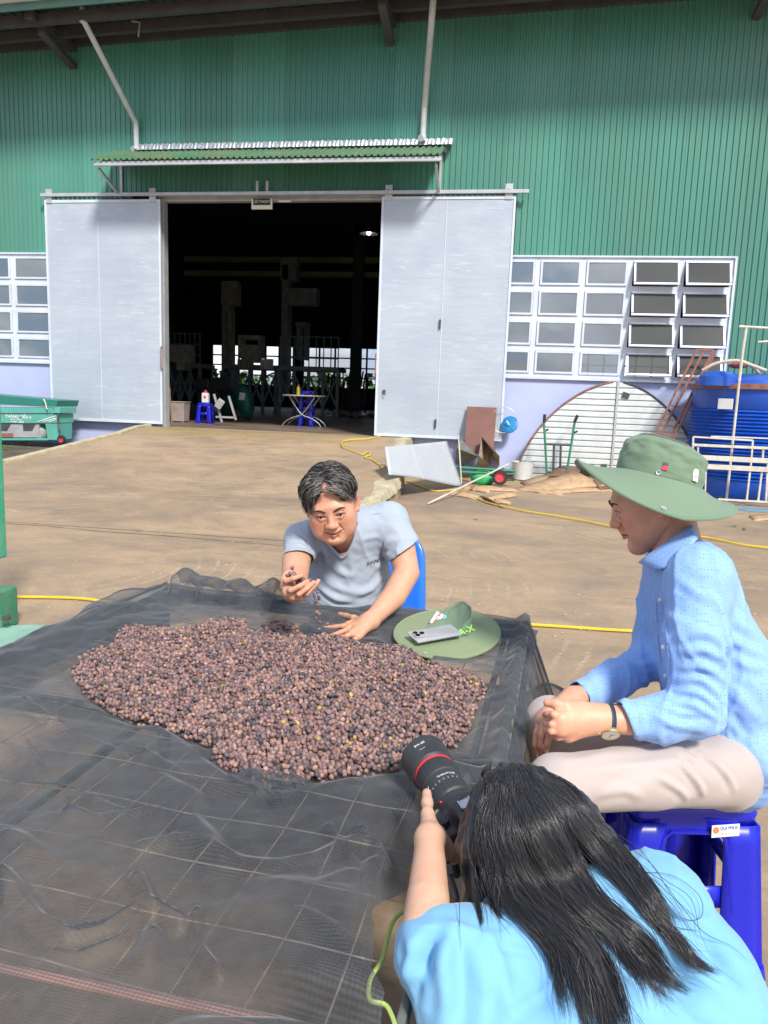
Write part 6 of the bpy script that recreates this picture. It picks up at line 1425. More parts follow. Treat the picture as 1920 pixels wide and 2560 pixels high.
# ================================================================ man in the blue shirt and wide green hat
SHB = cloth_mat('light_blue_dotted_shirt', (.27,.46,.86), rough=.8, var=.03, dots=(.15,.28,.62))
BTR = cloth_mat('beige_trouser_cloth', (.47,.405,.375), rough=.85, var=.04)
SK2 = (.74,.385,.25)
st = stool(Vector((.486,1.917,0)), .167, 'big royal blue plastic stool under the man in the blue shirt', None, h=.45, top=.30, bot=.375)
q = MB(); Ms = Matrix.Rotation(.167, 3, 'Z'); c = Vector((.486,1.917,0)) + Ms @ Vector((.040,-.1730,.392))
Xs = Ms @ Vector((1,0,0)); Ns = (Ms @ Vector((0,-1,.09))).normalized(); fr_ = frame(c, Xs, Ns); R3 = fr_.to_3x3()
q.box(c, (.074,.030,.0012), R3); lb = q.build('sticker', LETW, st)
text(lb, 'sticker_lettering', 'QUI PHUC', .0105, frame(c+R3@Vector((.0095,.006,.0008)), Xs, Ns), mat('sticker_blue_ink', (.03,.08,.40), bump=0), depth=.0002, off=.0003)
q = MB(); q.lathe([(0,0),(.0085,0),(.0085,.0012),(0,.0012)], c+R3@Vector((-.026,.003,.0002)), 14, R3); q.build('sticker_emblem', mat('sticker_orange_ink', (.75,.22,.10), bump=0), lb)
for k in range(4): q = MB(); q.lathe([(0,0),(.0022,0),(.0022,.0011),(0,.0011)], c+R3@Vector((-.008+.009*k,-.007,.0002)), 8, R3); q.build('sticker_star', mat('sticker_star_ink_%s' % 'abcd'[k], [(.75,.3,.15),(.8,.35,.1),(.6,.6,.1),(.3,.6,.2)][k], bump=0), lb)
m2 = thing('person', 'man in a light blue dotted shirt and wide green hat sitting on a blue stool', 'person', (.486,1.93,0))
M2, C2 = head_frame(1628, 1250, 1.85, 4.47, -.355, -.12)
hp2, L2W_ = make_head(M2, C2, smile=-.001, neck_to=D(1700,1400,1.82), wide=1.0, skin=SK2, neck_r=.056)
face_sides = (-1,)
# arms and hands
W1 = D(1502,1797,1.615)
lh = arm_hand([D(1620,1800,1.62), D(1545,1799,1.615), W1], [.036,.031,.028],
  [(W1, D(1420,1778,1.60), .027,.019), (W1, D(1402,1797,1.585), .027,.020), (W1, D(1400,1820,1.585), .026,.020), (W1, D(1420,1838,1.60), .025,.017), (D(1480,1785,1.61), D(1438,1768,1.61), .021,.016)],
  [[D(1402,1788,1.585), D(1384,1786,1.58), D(1370,1785,1.595), D(1362,1787,1.62)], [D(1398,1806,1.58), D(1380,1812,1.575), D(1368,1812,1.60), D(1362,1808,1.63)],
   [D(1396,1824,1.58), D(1378,1828,1.575), D(1368,1826,1.60), D(1364,1820,1.63)], [D(1414,1838,1.59), D(1396,1843,1.59), D(1382,1838,1.61), D(1376,1832,1.63)]],
  [[D(1440,1768,1.605), D(1416,1763,1.595), D(1390,1760,1.595), D(1368,1757,1.605)]], SK2, fr=.0088)
W3 = D(1434,1748,1.775)
rh = arm_hand([D(1545,1702,1.885), D(1485,1727,1.835), W3], [.030,.029,.026],
  [(W3, D(1375,1785,1.68), .026,.019), (W3, D(1362,1795,1.69), .024,.018), (W3, D(1385,1800,1.67), .024,.018), (W3, D(1355,1805,1.69), .02,.015)],
  [[D(1353,1800,1.69), D(1342,1832,1.68), D(1338,1862,1.675), D(1345,1890,1.68)], [D(1362,1806,1.675), D(1354,1838,1.66), D(1352,1864,1.66), D(1357,1884,1.67)],
   [D(1376,1812,1.665), D(1374,1838,1.645), D(1369,1858,1.645), D(1365,1878,1.655)]],
  [[D(1396,1790,1.66), D(1390,1800,1.62), D(1387,1808,1.585)]], SK2, fr=.0090)
s = SDF(D(1760,1650,1.80)-.42, D(1760,1650,1.80)+.42, .010); s.cap(D(1705,1410,1.82), D(1800,1880,1.83), .05,.07, k=.01); s.cap(D(1740,1450,1.70), D(1715,1450,1.92), .035, k=.01); s.chain([D(1745,1450,1.68), D(1742,1765,1.62), D(1620,1800,1.62)], [.035,.032,.030], k=.002); s.chain([D(1662,1475,1.94), D(1632,1645,1.95), D(1545,1702,1.885)], [.034,.030,.026], k=.002); v_, f_ = s.mesh()
V, F, Cc = join(hp2+[lh, rh, (v_, f_, np.tile(np.array(SK2), (len(v_), 1)))]); npmesh('body', V, F, SKIN, m2, col=Cc)
face_parts(m2, L2W_, M2, look=(0,-.002), sides=(-1,1))
# watch
wa = wloc(m2); ax_ = (Vector(D(1545,1799,1.615))-Vector(W1)).normalized(); wc = Vector(D(1519,1798,1.615)); fn = (-Fw*.72-Up*.70); fn = (fn-ax_*fn.dot(ax_)).normalized()
wt = MB(); sd2 = ax_.cross(fn); pts = [wc+(fn*math.cos(a)+sd2*math.sin(a))*.0305 for a in np.linspace(0, 6.283, 33)[:-1]]
rows = [[p+ax_*o for p in pts] for o in (-.010,.010)]; wt.add(rows[0]+rows[1], [(i,(i+1)%32,32+(i+1)%32,32+i) for i in range(32)])
wo = wt.build('watch_strap', mat('navy_leather', (.03,.05,.075), rough=.6, bump=.3), None, smooth=True, solid=.0035); recenter(wo); tag(wo, 'wristwatch with gold rim, cream dial and dark strap on the hat man left wrist', 'watch')
Rw = frame(wc+fn*.0335, ax_, fn).to_3x3(); GOLD = mat('gold_case', (.75,.60,.32), rough=.25, metal=.9, bump=0)
q = MB(); q.lathe([(.0,-.003),(.0205,-.003),(.0212,.002),(.0195,.0045),(.018,.0040)], wc+fn*.0345, 32, Rw, cap=False); q.build('watch_case', GOLD, wo, smooth=True)
q = MB(); q.lathe([(0,.0036),(.0185,.0034),(.0185,.0026)], wc+fn*.0345, 32, Rw, cap=False); dl = q.build('watch_dial', mat('cream_dial', (.62,.56,.50), rough=.3, bump=0), wo, smooth=True)
q = MB(); q.box(wc+fn*.0387+Rw@Vector((.004,.002,0)), (.009,.0008,.0004), Rw); q.build('hand', DARKST, dl); q = MB(); q.box(wc+fn*.0387+Rw@Vector((.0,-.005,0)), (.0008,.012,.0004), Rw); q.build('hand', DARKST, dl)
q = MB(); q.lathe([(0,-.004),(.0035,-.004),(.0035,.002),(0,.002)], wc+fn*.034-ax_*.0235, 10, Rw@Matrix.Rotation(R(90),3,'Y')); q.build('crown', GOLD, wo)
# shirt
s = SDF(D(1760,1650,1.78)-np.array([.50,.42,.40]), D(1760,1650,1.78)+np.array([.30,.42,.40]), .0055); lat = A3(Fw)
s.ecap(D(1722,1470,1.80), D(1795,1690,1.82), (.150,.095), (.155,.120), lat, k=.01); s.ecap(D(1795,1690,1.82), D(1815,1880,1.84), (.155,.120), (.165,.125), lat, k=.05)
s.cap(D(1745,1440,1.68), D(1715,1440,1.94), .066,.062, k=.06); s.ell(D(1712,1412,1.81), (.075,.10,.045), k=.05)
s.cap(D(1745,1446,1.67), D(1740,1600,1.635), .066,.064, k=.03); s.cap(D(1740,1600,1.635), D(1742,1770,1.62), .064,.058, k=.03); s.cap(D(1742,1776,1.62), D(1660,1795,1.615), .056,.050, k=.02); s.cap(D(1660,1795,1.615), D(1545,1797,1.615), .050,.036, k=.02)
s.cap(D(1660,1470,1.95), D(1632,1640,1.95), .060,.052, k=.03); s.cap(D(1632,1645,1.95), D(1540,1700,1.88), .050,.044, k=.02); s.cap(D(1540,1700,1.88), D(1425,1752,1.785), .044,.036, k=.02)
s.ecap(D(1830,1870,1.84), D(1868,1932,1.82), (.19,.085), (.18,.045), lat, k=.03)
V, F = s.mesh(); V = smooth(V, F, 2)
nL = A3(Vector(W1))-D(1620,1797,1.615); nL /= np.linalg.norm(nL); nR = D(1425,1752,1.785)-D(1540,1700,1.88); nR /= np.linalg.norm(nR)
V, F = trim(V, F, [(D(1562,1796,1.615), nL*.93-A3(Up)*.37, .12), (D(1448,1744,1.80), nR*.9-A3(Up)*.0+A3(Rt)*-.35, .10)])
tr = surf(V, F)
V = V+vnormals(V, F)*(.0016*wob(V, 32, 13)+.0008*wob(V, 85, 15)+ridge(V, 17, 61, .0050))[:, None]
V = creases(V, F, tr, [([(1655,1440),(1662,1520),(1665,1600),(1672,1700)],-.003,.005),
  ([(1800,1545),(1812,1600),(1815,1670),(1806,1760),(1800,1812)],-.012,.008), ([(1795,1500),(1808,1560),(1810,1640)],.005,.012), ([(1800,1600),(1760,1580),(1700,1590)],.006,.010), ([(1806,1650),(1760,1625),(1700,1630)],.006,.009), ([(1806,1700),(1760,1668),(1700,1672)],.007,.009),
  ([(1800,1750),(1755,1700),(1690,1700)],.006,.009), ([(1800,1780),(1750,1735),(1680,1728)],.006,.008), ([(1795,1800),(1740,1765),(1670,1750)],.006,.008), ([(1640,1790),(1690,1815),(1760,1825)],.005,.009), ([(1630,1770),(1700,1795),(1780,1800)],-.004,.007),
  ([(1830,1500),(1850,1560),(1900,1600)],.006,.014), ([(1820,1560),(1850,1610),(1910,1640)],.006,.012), ([(1815,1610),(1860,1660),(1910,1670)],.006,.012), ([(1812,1690),(1850,1750),(1900,1800)],.007,.014), ([(1806,1770),(1840,1800),(1880,1850)],-.005,.010), ([(1790,1830),(1830,1860),(1880,1890)],.006,.012),
  ([(1560,1660),(1600,1665),(1640,1650)],.005,.009), ([(1570,1640),(1600,1690),(1640,1690)],-.004,.008), ([(1690,1440),(1740,1480),(1790,1500)],.004,.012), ([(1640,1500),(1680,1545),(1735,1560)],.004,.012)])
tr = surf(V, F); npmesh('shirt', V, F, SHB, m2, solid=.0022)
def line_on(tree, pts, r, name, mat_, par, off=0.0):
    P = [cast(tree, x, y, off) for x, y in pts]; P = [p for p in P if p]; 
    if len(P) < 2: return
    q = MB(); q.tube(smoothpath(P, 5), r, 5); return q.build(name, mat_, par, smooth=True)
line_on(tr, [(1657,1425),(1663,1500),(1668,1600),(1676,1690)], .0009, 'placket_seam', SHB, m2); line_on(tr, [(1636,1425),(1640,1500),(1645,1590),(1652,1660)], .0009, 'placket_seam', SHB, m2)
line_on(tr, [(1590,1774),(1600,1800),(1612,1828)], .0009, 'cuff_seam', SHB, m2)
for x, y in ((1651,1500),(1659,1618),(1664,1690)):
    p = cast(tr, x, y, .001); 
    if p: q = MB(); q.sphere(p, (.0055,.0055,.0055), 10, 6); q.build('button', LETW, m2, smooth=True)
U_ = [(1733,1314,1.80),(1722,1318,1.745),(1695,1335,1.735),(1655,1361,1.735),(1606,1397,1.755),(1596,1405,1.79)]; Lo = [(1745,1345,1.80),(1741,1350,1.700),(1716,1376,1.672),(1684,1402,1.672),(1649,1424,1.695),(1610,1412,1.785)]
Us, Ls = smoothpath([Vector(D(*p)) for p in U_], 5), smoothpath([Vector(D(*p)) for p in Lo], 5)
q = MB(); n_ = len(Us); q.grid(lambda a, b: Us[int(a*(n_-1)+.5)].lerp(Ls[int(a*(n_-1)+.5)], b)-Fw*(.004*math.sin(math.pi*b)), n_, 6); q.build('collar', SHB, m2, smooth=True, solid=.003)
# trousers
s = SDF(np.array([-.12,1.25,.0]), np.array([.95,2.25,.72]), .0065)
HK = [(D(1800,1925,1.70), D(1392,1962,1.56), .079,.060), (D(1785,1862,1.96), D(1380,1810,1.82), .079,.062)]
for a, b, ra, rb in HK:
    s.cap(a, b, ra, rb, k=.03); an = b+np.array([.05,.03,0]); an[2] = .10; s.cap(b, an, rb*.95, .050, k=.03)
s.cap(D(1800,1915,1.76), D(1795,1890,1.94), .098,.095, k=.05)
V, F = s.mesh(); V = smooth(V, F, 2); tr2 = surf(V, F); V += vnormals(V, F)*(.002*wob(V, 30, 22))[:, None]
V = creases(V, F, tr2, [([(1690,1900),(1740,1950),(1760,1990)],.009,.007), ([(1750,1880),(1810,1930),(1835,1975)],.009,.007), ([(1640,1940),(1700,1975),(1720,2000)],.007,.008), ([(1700,1880),(1740,1905)],.006,.010), ([(1430,1930),(1560,1915),(1700,1905)],.004,.012), ([(1560,1760),(1572,1775),(1580,1800)],.006,.007), ([(1590,1752),(1600,1765),(1615,1780)],.006,.006), ([(1500,1990),(1560,1975),(1600,1990)],.005,.010), ([(1400,1900),(1460,1900),(1520,1885)],.004,.014)])
tr2 = surf(V, F); npmesh('trousers', V, F, BTR, m2)
for a, b, ra, rb in HK:
    x, y = b[0]+.05, b[1]+.03; q_ = SDF(np.array([x-.20,y-.09,-.01]), np.array([x+.12,y+.09,.16]), .006); q_.ell((x-.05,y,.035), (.13,.044,.035), k=.01); q_.ell((x+.02,y,.07), (.05,.04,.05), k=.03); v, f = q_.mesh(); v[:, 2] = np.maximum(v[:, 2], .002); npmesh('shoe', v, f, RUBBER, m2)
# ---- wide brimmed hat (worn)
HATC = cloth_mat('olive_green_hat_cloth', (.16,.235,.155), rough=.9, var=.08, sheen=.25)
hat = thing('bush_hat', 'wide brimmed olive green hat worn by the man in the blue shirt', 'hat', D(1645,1200,1.80)); 
eA = (Rt*math.cos(R(14.5))-Up*math.sin(R(14.5))); nA = (Rt*math.sin(R(14.5))+Up*math.cos(R(14.5))); eB = -Fw
cB = Vector(D(1645,1197,1.81))
def ring_crown(t): return cB+eA*(math.cos(t)*.103)+eB*(math.sin(t)*.095)-nA*(.006*math.sin(t))
rim_px = {0:(1834,1271),1:(1786,1284),2:(1722,1289),3:(1655,1283),4:(1590,1255),5:(1524,1222),6:(1447,1168)}
def rim(t):
    near = max(0, math.sin(t)); far = max(0, -math.sin(t)); c = cB-nA*.010+eA*(-.002)
    droop = .088*near**1.1*(1-.38*max(0, math.cos(t))) + .012*far
    return c+eA*(math.cos(t)*(.200 if math.cos(t) < 0 else .188))+eB*(math.sin(t)*.165)-Up*droop-nA*(.006*max(0,math.cos(t))**2)+nA*(.006*max(0,-math.cos(t))**3)
def brim(a, b):
    t = 2*math.pi*a; p = ring_crown(t).lerp(rim(t), b); return p+nA*(-.006*math.sin(math.pi*b)+.0025*math.sin(5*t+1)*b)
q = MB(); q.grid(brim, 72, 12, closeu=True); q.build('brim', HATC, hat, smooth=True, solid=.0035)
q = MB(); q.tube([rim(2*math.pi*k/72) for k in range(72)], .0034, 6, closed=True); q.build('brim_edge', HATC, hat, smooth=True)
for b in (.25,.4,.55,.7,.85): q = MB(); q.tube([brim(k/72, b)+nA*.0016 for k in range(72)], .0006, 4, closed=True); q.build('stitching', HATC, hat)
PRH = [(.103,-.004),(.104,.012),(.103,.035),(.100,.058),(.094,.073),(.084,.082),(.060,.089),(.03,.092),(.0,.093)]
def crown(a, b):
    k = b*(len(PRH)-1); i = min(int(k), len(PRH)-2); f = k-i; r_ = PRH[i][0]*(1-f)+PRH[i+1][0]*f; z = PRH[i][1]*(1-f)+PRH[i+1][1]*f; t = 2*math.pi*a
    p = cB+eA*(math.cos(t)*r_)+eB*(math.sin(t)*r_*.93)+nA*(z+.010*math.cos(t)*-(b > .3)*b); w_ = .0065*mnoise.noise(Vector((math.cos(t)*2.6, math.sin(t)*2.6, z*38)))+.004*mnoise.noise(Vector((math.cos(t)*5, math.sin(t)*5, z*90+4)))
    return p+(eA*math.cos(t)+eB*math.sin(t))*w_*math.sin(math.pi*min(1, b*1.15))
q = MB(); q.grid(crown, 90, 40, closeu=True); q.build('crown', HATC, hat, smooth=True)
hs = BVHTree.FromPolygons([tuple(v) for v in q.v], [tuple(f) for f in q.f])
q = MB(); q.tube([crown(k/90, .70)+nA*.002 for k in range(90)], .0016, 5, closed=True); q.build('crown_seam', HATC, hat, smooth=True)
def facing(tree, px, py): h = tree.ray_cast(CAM, ray(px, py).normalized()); n = h[1] if h[1].dot(Fw) < 0 else -h[1]; return h[0], n
p, n = facing(hs, 1646, 1181); q = MB(); q.lathe([(.003,.0),(.0058,.001),(.0055,.0022),(.003,.0016)], p, 14, frame(p, Rt, n).to_3x3(), cap=False); q.build('eyelet', GALV, hat)
p = brim(.25+.035, .86)+nA*.002; tt_ = None
q = MB(); q.lathe([(.003,.0),(.0068,.001),(.0062,.0024),(.003,.0016)], p, 14, frame(p, Rt, (nA*.8-Fw*.6)).to_3x3(), cap=False); q.build('eyelet', GALV, hat)
p, n = facing(hs, 1663, 1166); f_ = frame(p+n*.001, eA, n).to_3x3(); q = MB(); q.box(p+n*.001-f_@Vector((0,.004,0)), (.012,.010,.0016), f_); q.build('red_tag', REDH, hat); q = MB(); q.box(p+n*.001+f_@Vector((0,.005,0)), (.012,.007,.0015), f_); q.build('black_tag', DARKST, hat)
h_ = hs.ray_cast(CAM, ray(1738,1188).normalized())
if h_[0]: p, n = facing(hs, 1738, 1188); f_ = frame(p+n*.001, nA, n).to_3x3(); q = MB(); q.box(p+n*.001, (.030,.016,.0014), f_); ptc = q.build('patch', LETW, hat); text(ptc, 'patch_lettering', 'SU', .013, frame(p+n*.002, nA, n), REDH)
# ================================================================ woman photographer seen from behind
SHL = cloth_mat('pale_sky_blue_tshirt', (.19,.43,.66), rough=.85, var=.05)
SK3 = (.66,.40,.27)
g0 = D(1480,2700,.92); gp = thing('person', 'long haired photographer in a sky blue T-shirt crouching with her back to us', 'person', (g0[0], g0[1], 0))
# ---- the camera she holds
Pm = Vector(D(1158,2040,1.235)); Pf = Vector(D(1070,1908,1.375)); LSC = .885; ax = (Pf-Pm).normalized(); cu_ = (Up*.55-Fw*.85); cu_ = (cu_-ax*cu_.dot(ax)).normalized(); cr_ = ax.cross(cu_).normalized()
RC = Matrix((cr_, cu_, ax)).transposed()     # local x right-ish, y up, z along the lens
BLKP = mat('camera_black', (.036,.038,.043), rough=.38, var=.2, scale=30, bump=.25, bscale=500, spec=.5); BLKR = mat('ribbed_rubber', (.035,.036,.040), rough=.55, var=.15, bump=.3, bscale=300)
cmo = thing('dslr_camera', 'black camera with a long zoom lens and red ring held by the photographer', 'camera', Pm)
Lh = .178
def LB(prof, name, m_, par=cmo, n=48, wob=None): q = MB(); q.lathe([(a_*LSC, b_) for a_, b_ in prof], Pm, n, RC, cap=False, wob=wob); return q.build(name, m_, par, smooth=True, angle=35)
lens = LB([(.034,-.002),(.034,.012),(.0365,.014),(.0365,.030),(.0385,.032)], 'lens', BLKP)
LB([(.0385,.032),(.0402,.034),(.0402,.056),(.0385,.058)], 'zoom_ring', BLKR, lens, 96, lambda a, z: .018*(1 if math.sin(a*48) > 0 else 0)*(.034 < z < .0565)+.0)
LB([(.0385,.058),(.0395,.060),(.0395,.082),(.0405,.084)], 'lens_window_ring', BLKP, lens)
LB([(.0405,.084),(.0425,.086),(.0425,.118),(.0415,.120)], 'focus_ring', BLKR, lens, 96, lambda a, z: .014*(1 if math.sin(a*48) > 0 else 0)*(.086 <= z < .119))
LB([(.0415,.120),(.0432,.121),(.0432,.1235),(.0420,.1245)], 'red_ring', mat('lens_red', (.75,.03,.05), rough=.3, bump=0), lens)
LB([(.0425,.124),(.0475,.127),(.0480,.138),(.0490,.150),(.0505,Lh),(.0470,Lh),(.0455,.150),(.0440,.128)], 'lens_hood', BLKP, lens, 64)
LB([(.0,.122),(.030,.123),(.040,.124)], 'front_glass', glass_mat('lens_glass', (.02,.02,.04), .02, .0), lens)
def CP(x, y, z): return Pm+RC@Vector((x, y, z))
def lw_(s_, size, ang, z, r_):      # small lettering wrapped at an angle round the lens
    r_ = r_*LSC; n = RC@Vector((math.cos(ang), math.sin(ang), 0)); t_ = RC@Vector((-math.sin(ang), math.cos(ang), 0)); text(lens, 'lens_marking', s_, size, frame(Pm+RC@Vector((r_*math.cos(ang), r_*math.sin(ang), z)), -t_, n), LETW, depth=.0002)
up_a = math.pi/2
lw_('EW-82', .0075, up_a+.1, .158, .0505); lw_('——', .006, up_a+.1, .145, .0497); lw_('16-35mm', .006, up_a-.05, .070, .0402); lw_('0.28', .006, up_a-.55, .070, .0402); lw_('AF MF', .006, up_a+1.1, .071, .0402); lw_('STAB', .006, up_a+1.45, .071, .0402)
for k in range(7): a_ = up_a-.7+.24*k; lw_('I', .006, a_, .0595, .0401)
n = RC@Vector((math.cos(up_a+.75), math.sin(up_a+.75), 0)); q = MB(); q.sphere(CP(.0368*math.cos(up_a+.75), .0368*math.sin(up_a+.75), .022), .0024, 8, 6); q.build('mount_dot', mat('mount_red', (.8,.03,.05), rough=.3, bump=0), lens)
# body: x is towards the right of the picture's camera holder; build with SDF for rounded shape
s = SDF((-.095,-.080,-.075), (.095,.085,.02), .0025)
def rbox(s, c, hs, r, k=.004, rotm_=None):
    c = np.array(c, float); m_ = max(hs)+r+.02; sl, P = s.sub_(c-m_, c+m_); q_ = np.abs((P-c) if rotm_ is None else (P-c)@rotm_)-np.array(hs); d = np.linalg.norm(np.maximum(q_, 0), axis=-1)+np.minimum(q_.max(-1), 0)-r; s.blend(sl, d, k, False)
rbox(s, (.004,-.012,-.034), (.054,.036,.016), .010); rbox(s, (.052,-.012,-.022), (.010,.036,.024), .012, .012); s.ell((0,.034,-.026), (.033,.026,.030), k=.018); rbox(s, (0,.040,-.040), (.016,.010,.020), .006, .01); s.cap((0,0,-.03), (0,0,.0), .036,.035, k=.01)
rbox(s, (0,.020,-.060), (.014,.010,.006), .006, .006)
s.cap((-.042,.030,-.034), (-.042,.040,-.034), .0115, k=.003)
v, f = s.mesh(); v = smooth(v, f, 1); Rn = np.array(RC); cbod = npmesh('camera_body', v@Rn.T+A3(Pm), f, BLKP, cmo)
q = MB(); q.lathe([(.0108,0),(.0112,.001),(.0112,.007),(.0100,.008),(0,.008)], CP(-.042,.040,-.034), 24, RC@Matrix.Rotation(R(-90),3,'X')); q.build('mode_dial', BLKR, cbod, smooth=True, angle=40)
q = MB(); q.lathe([(.0085,0),(.0085,.005),(0,.005)], CP(.052,.028,-.020), 18, RC@Matrix.Rotation(R(-90),3,'X')); q.build('shutter_button', GALV, cbod)
q = MB(); q.box(CP(0,.0605,-.040), (.020,.002,.018), RC); hsx = q.build('hot_shoe', GALV, cbod)
for x in (-.0095,.0095): q = MB(); q.box(CP(x,.0625,-.040), (.002,.003,.018), RC); q.build('shoe_rail', GALV, hsx)
q = MB(); q.box(CP(-.012,-.016,-.0615), (.076,.050,.002), RC); q.build('screen', mat('dark_glossy_screen', (.01,.012,.014), rough=.08, bump=0), cbod)
q = MB(); q.lathe([(.006,-.002),(.010,-.001),(.010,.004),(.006,.006)], CP(0,.022,-.074), 16, RC); q.build('eyepiece', RUBBER, cbod)
# strap
STR = mat('grey_black_strap', (.05,.053,.06), rough=.6, var=.15, bump=.3, bscale=200)
sp = smoothpath([Vector(D(x, y, d)) for x, y, d in ((1108,2027,1.235),(1098,2040,1.21),(1094,2065,1.19),(1099,2100,1.17),(1108,2125,1.15),(1114,2150,1.14),(1122,2180,1.13))], 6)
def ribbon(P, w_, side_, name, m_, par): q = MB(); n_ = len(P); s__ = Vector(side_).normalized(); q.grid(lambda a, b: P[min(n_-1, int(a*(n_-1)+.5))]+s__*((b-.5)*w_), n_, 2); return q.build(name, m_, par, smooth=True, solid=.0018)
so = ribbon(sp, .012, Rt*.95-Fw*.3, 'strap', STR, cmo)
sp2 = smoothpath([Vector(D(x, y, d)) for x, y, d in ((1122,2178,1.13),(1132,2205,1.12),(1142,2235,1.11),(1147,2262,1.10),(1160,2300,1.09),(1200,2340,1.08))], 6); ribbon(sp2, .006, Rt+Up*.2, 'strap', STR, cmo)
q = MB(); q.beam(D(1113,2137,1.138), D(1122,2146,1.136), .014, .004); q.beam(D(1118,2160,1.13), D(1124,2185,1.126), .012, .005, up=tuple(-Fw)); q.build('strap_buckle', mat('grey_buckle', (.14,.145,.15), rough=.4), cmo)
# ---- arms and hands
def Dg(x, y, d): return D(x, y, d*.94)
tipT = D(1067,1983,1.20)
ga = arm_hand([Dg(1110,2420,1.0), Dg(1066,2330,1.0), D(1070,2250,.98), D(1073,2160,1.04), D(1073,2095,1.09)], [.042,.033,.029,.024,.0200],
   [(D(1073,2100,1.09), D(1072,2055,1.14), .0185,.0115), (D(1078,2095,1.10), D(1100,2072,1.21), .016,.012), (D(1080,2100,1.10), D(1122,2116,1.18), .015,.012), (D(1080,2110,1.10), D(1132,2144,1.16), .014,.011)],
   [[D(1090,2050,1.22), D(1100,2025,1.27), D(1120,2005,1.30)], [D(1105,2062,1.22), D(1120,2050,1.27), D(1140,2035,1.29)], [D(1110,2085,1.21), D(1135,2085,1.22), D(1160,2080,1.22)], [D(1118,2122,1.18), D(1150,2130,1.18), D(1170,2122,1.18)]],
   [[D(1072,2065,1.12), D(1069,2035,1.15), D(1068,2008,1.18), tipT]], SK3, fr=.0078)
rhd = arm_hand([D(1330,2150,1.20), D(1270,2060,1.22), D(1235,2040,1.25)], [.024,.022,.020], [(D(1235,2040,1.25), D(1232,1995,1.26), .018,.013)], [[D(1240,1985,1.26), D(1225,1970,1.27), D(1207,1964,1.28)], [D(1245,2000,1.26), D(1225,1990,1.29), D(1212,1990,1.31)]], [[D(1232,2040,1.23), D(1222,2050,1.22), D(1215,2060,1.22)]], SK3, fr=.0075)
MG = BASIS@rot('z', math.pi-.45)@rot('x', -.75)*.80; CG = Dg(1335,2105,1.18)
hg, LG = make_head(MG, CG, h=.004, neck_to=Dg(1420,2290,1.08), wide=.95, skin=SK3, neck_r=.040)
s = SDF(Dg(1400,2460,1.0)-.45, Dg(1400,2460,1.0)+.45, .010); s.cap(Dg(1420,2290,1.08), Dg(1500,2700,.95), .045,.08, k=.01); s.cap(Dg(1230,2400,1.02), Dg(1640,2270,1.04), .035, k=.02); s.cap(Dg(1230,2405,1.01), Dg(1100,2405,1.0), .034, k=.01); s.chain([Dg(1640,2272,1.05), Dg(1765,2440,1.0), D(1500,2330,1.10), D(1340,2160,1.20)], [.036,.032,.028,.024], k=.002); v_, f_ = s.mesh()
V, F, Cc = join(hg+[ga, rhd, (v_, f_, np.tile(np.array(SK3), (len(v_), 1)))]); npmesh('body', V, F, SKIN, gp, col=Cc)
q = MB(); q.lathe([(.0045,0),(.0052,.004),(.004,.0095),(0,.011)], Vector(tipT)-Up*.004-Fw*.0045, 10, frame((0,0,0), Rt, Up).to_3x3()); q.build('thumbnail', mat('pink_nail', (.72,.35,.32), rough=.2, bump=0), gp, smooth=True)
# ---- T-shirt
s = SDF(Dg(1400,2560,.98)-np.array([.42,.40,.42]), Dg(1400,2560,.98)+np.array([.46,.36,.34]), .0055); s.f[:] = .08
s.ecap(Dg(1420,2400,1.03), Dg(1500,2720,.93), (.150,.085), (.185,.11), Rt, k=.01); s.ecap(Dg(1500,2720,.93), Dg(1540,3000,.88), (.185,.11), (.19,.13), Rt, k=.05)
s.cap(Dg(1230,2400,1.02), Dg(1640,2270,1.04), .052,.058, k=.06); s.cap(Dg(1640,2272,1.04), Dg(1765,2440,.99), .058,.056, k=.03); s.cap(Dg(1765,2440,.99), Dg(1880,2640,.95), .056,.05, k=.03)
s.cap(Dg(1230,2410,1.00), Dg(1145,2405,.985), .054,.054, k=.03); s.cap(Dg(1145,2400,.985), Dg(1082,2362,.985), .050,.034, k=.03); s.cap(Dg(1125,2420,.985), Dg(1150,2560,.95), .05,.05, k=.05)
s.cap(Dg(1270,2330,1.04), Dg(1320,2325,1.04), .022, k=.03); s.cap(Dg(1490,2225,1.05), Dg(1560,2250,1.04), .026, k=.04)
V, F = s.mesh(); V = smooth(V, F, 2)
tr = surf(V, F); V += vnormals(V, F)*(.0024*wob(V, 24, 31)+.0008*wob(V, 70, 33)+ridge(V, 13, 81, .0065))[:, None]
V = creases(V, F, tr, [([(1100,2330),(1060,2400),(1040,2480)],-.013,.010), ([(1130,2320),(1110,2400),(1115,2500),(1100,2560)],.011,.012), ([(1150,2350),(1160,2430),(1150,2540)],-.008,.012), ([(1400,2330),(1450,2420),(1440,2540)],.009,.02), ([(1680,2240),(1660,2330),(1700,2430)],-.008,.012), ([(1640,2330),(1720,2390),(1800,2480)],.009,.014), ([(1750,2330),(1790,2420),(1860,2500)],-.007,.012), ([(1560,2450),(1640,2480),(1720,2550)],.009,.018), ([(1190,2330),(1200,2400),(1190,2520)],-.004,.009), ([(1020,2340),(1040,2380),(1030,2450)],.006,.010), ([(1215,2385),(1230,2370),(1300,2375),(1360,2390)],-.004,.006),
  ([(1300,2400),(1340,2460),(1370,2560)],-.005,.012), ([(1640,2200),(1700,2260),(1740,2340)],.005,.014), ([(1600,2240),(1650,2300),(1680,2400)],.005,.015), ([(1240,2420),(1260,2500),(1250,2560)],.006,.015), ([(1700,2400),(1730,2470),(1800,2560)],.005,.014), ([(1010,2420),(1060,2460),(1060,2540)],.006,.012), ([(1560,2300),(1600,2400),(1590,2540)],.006,.02)])
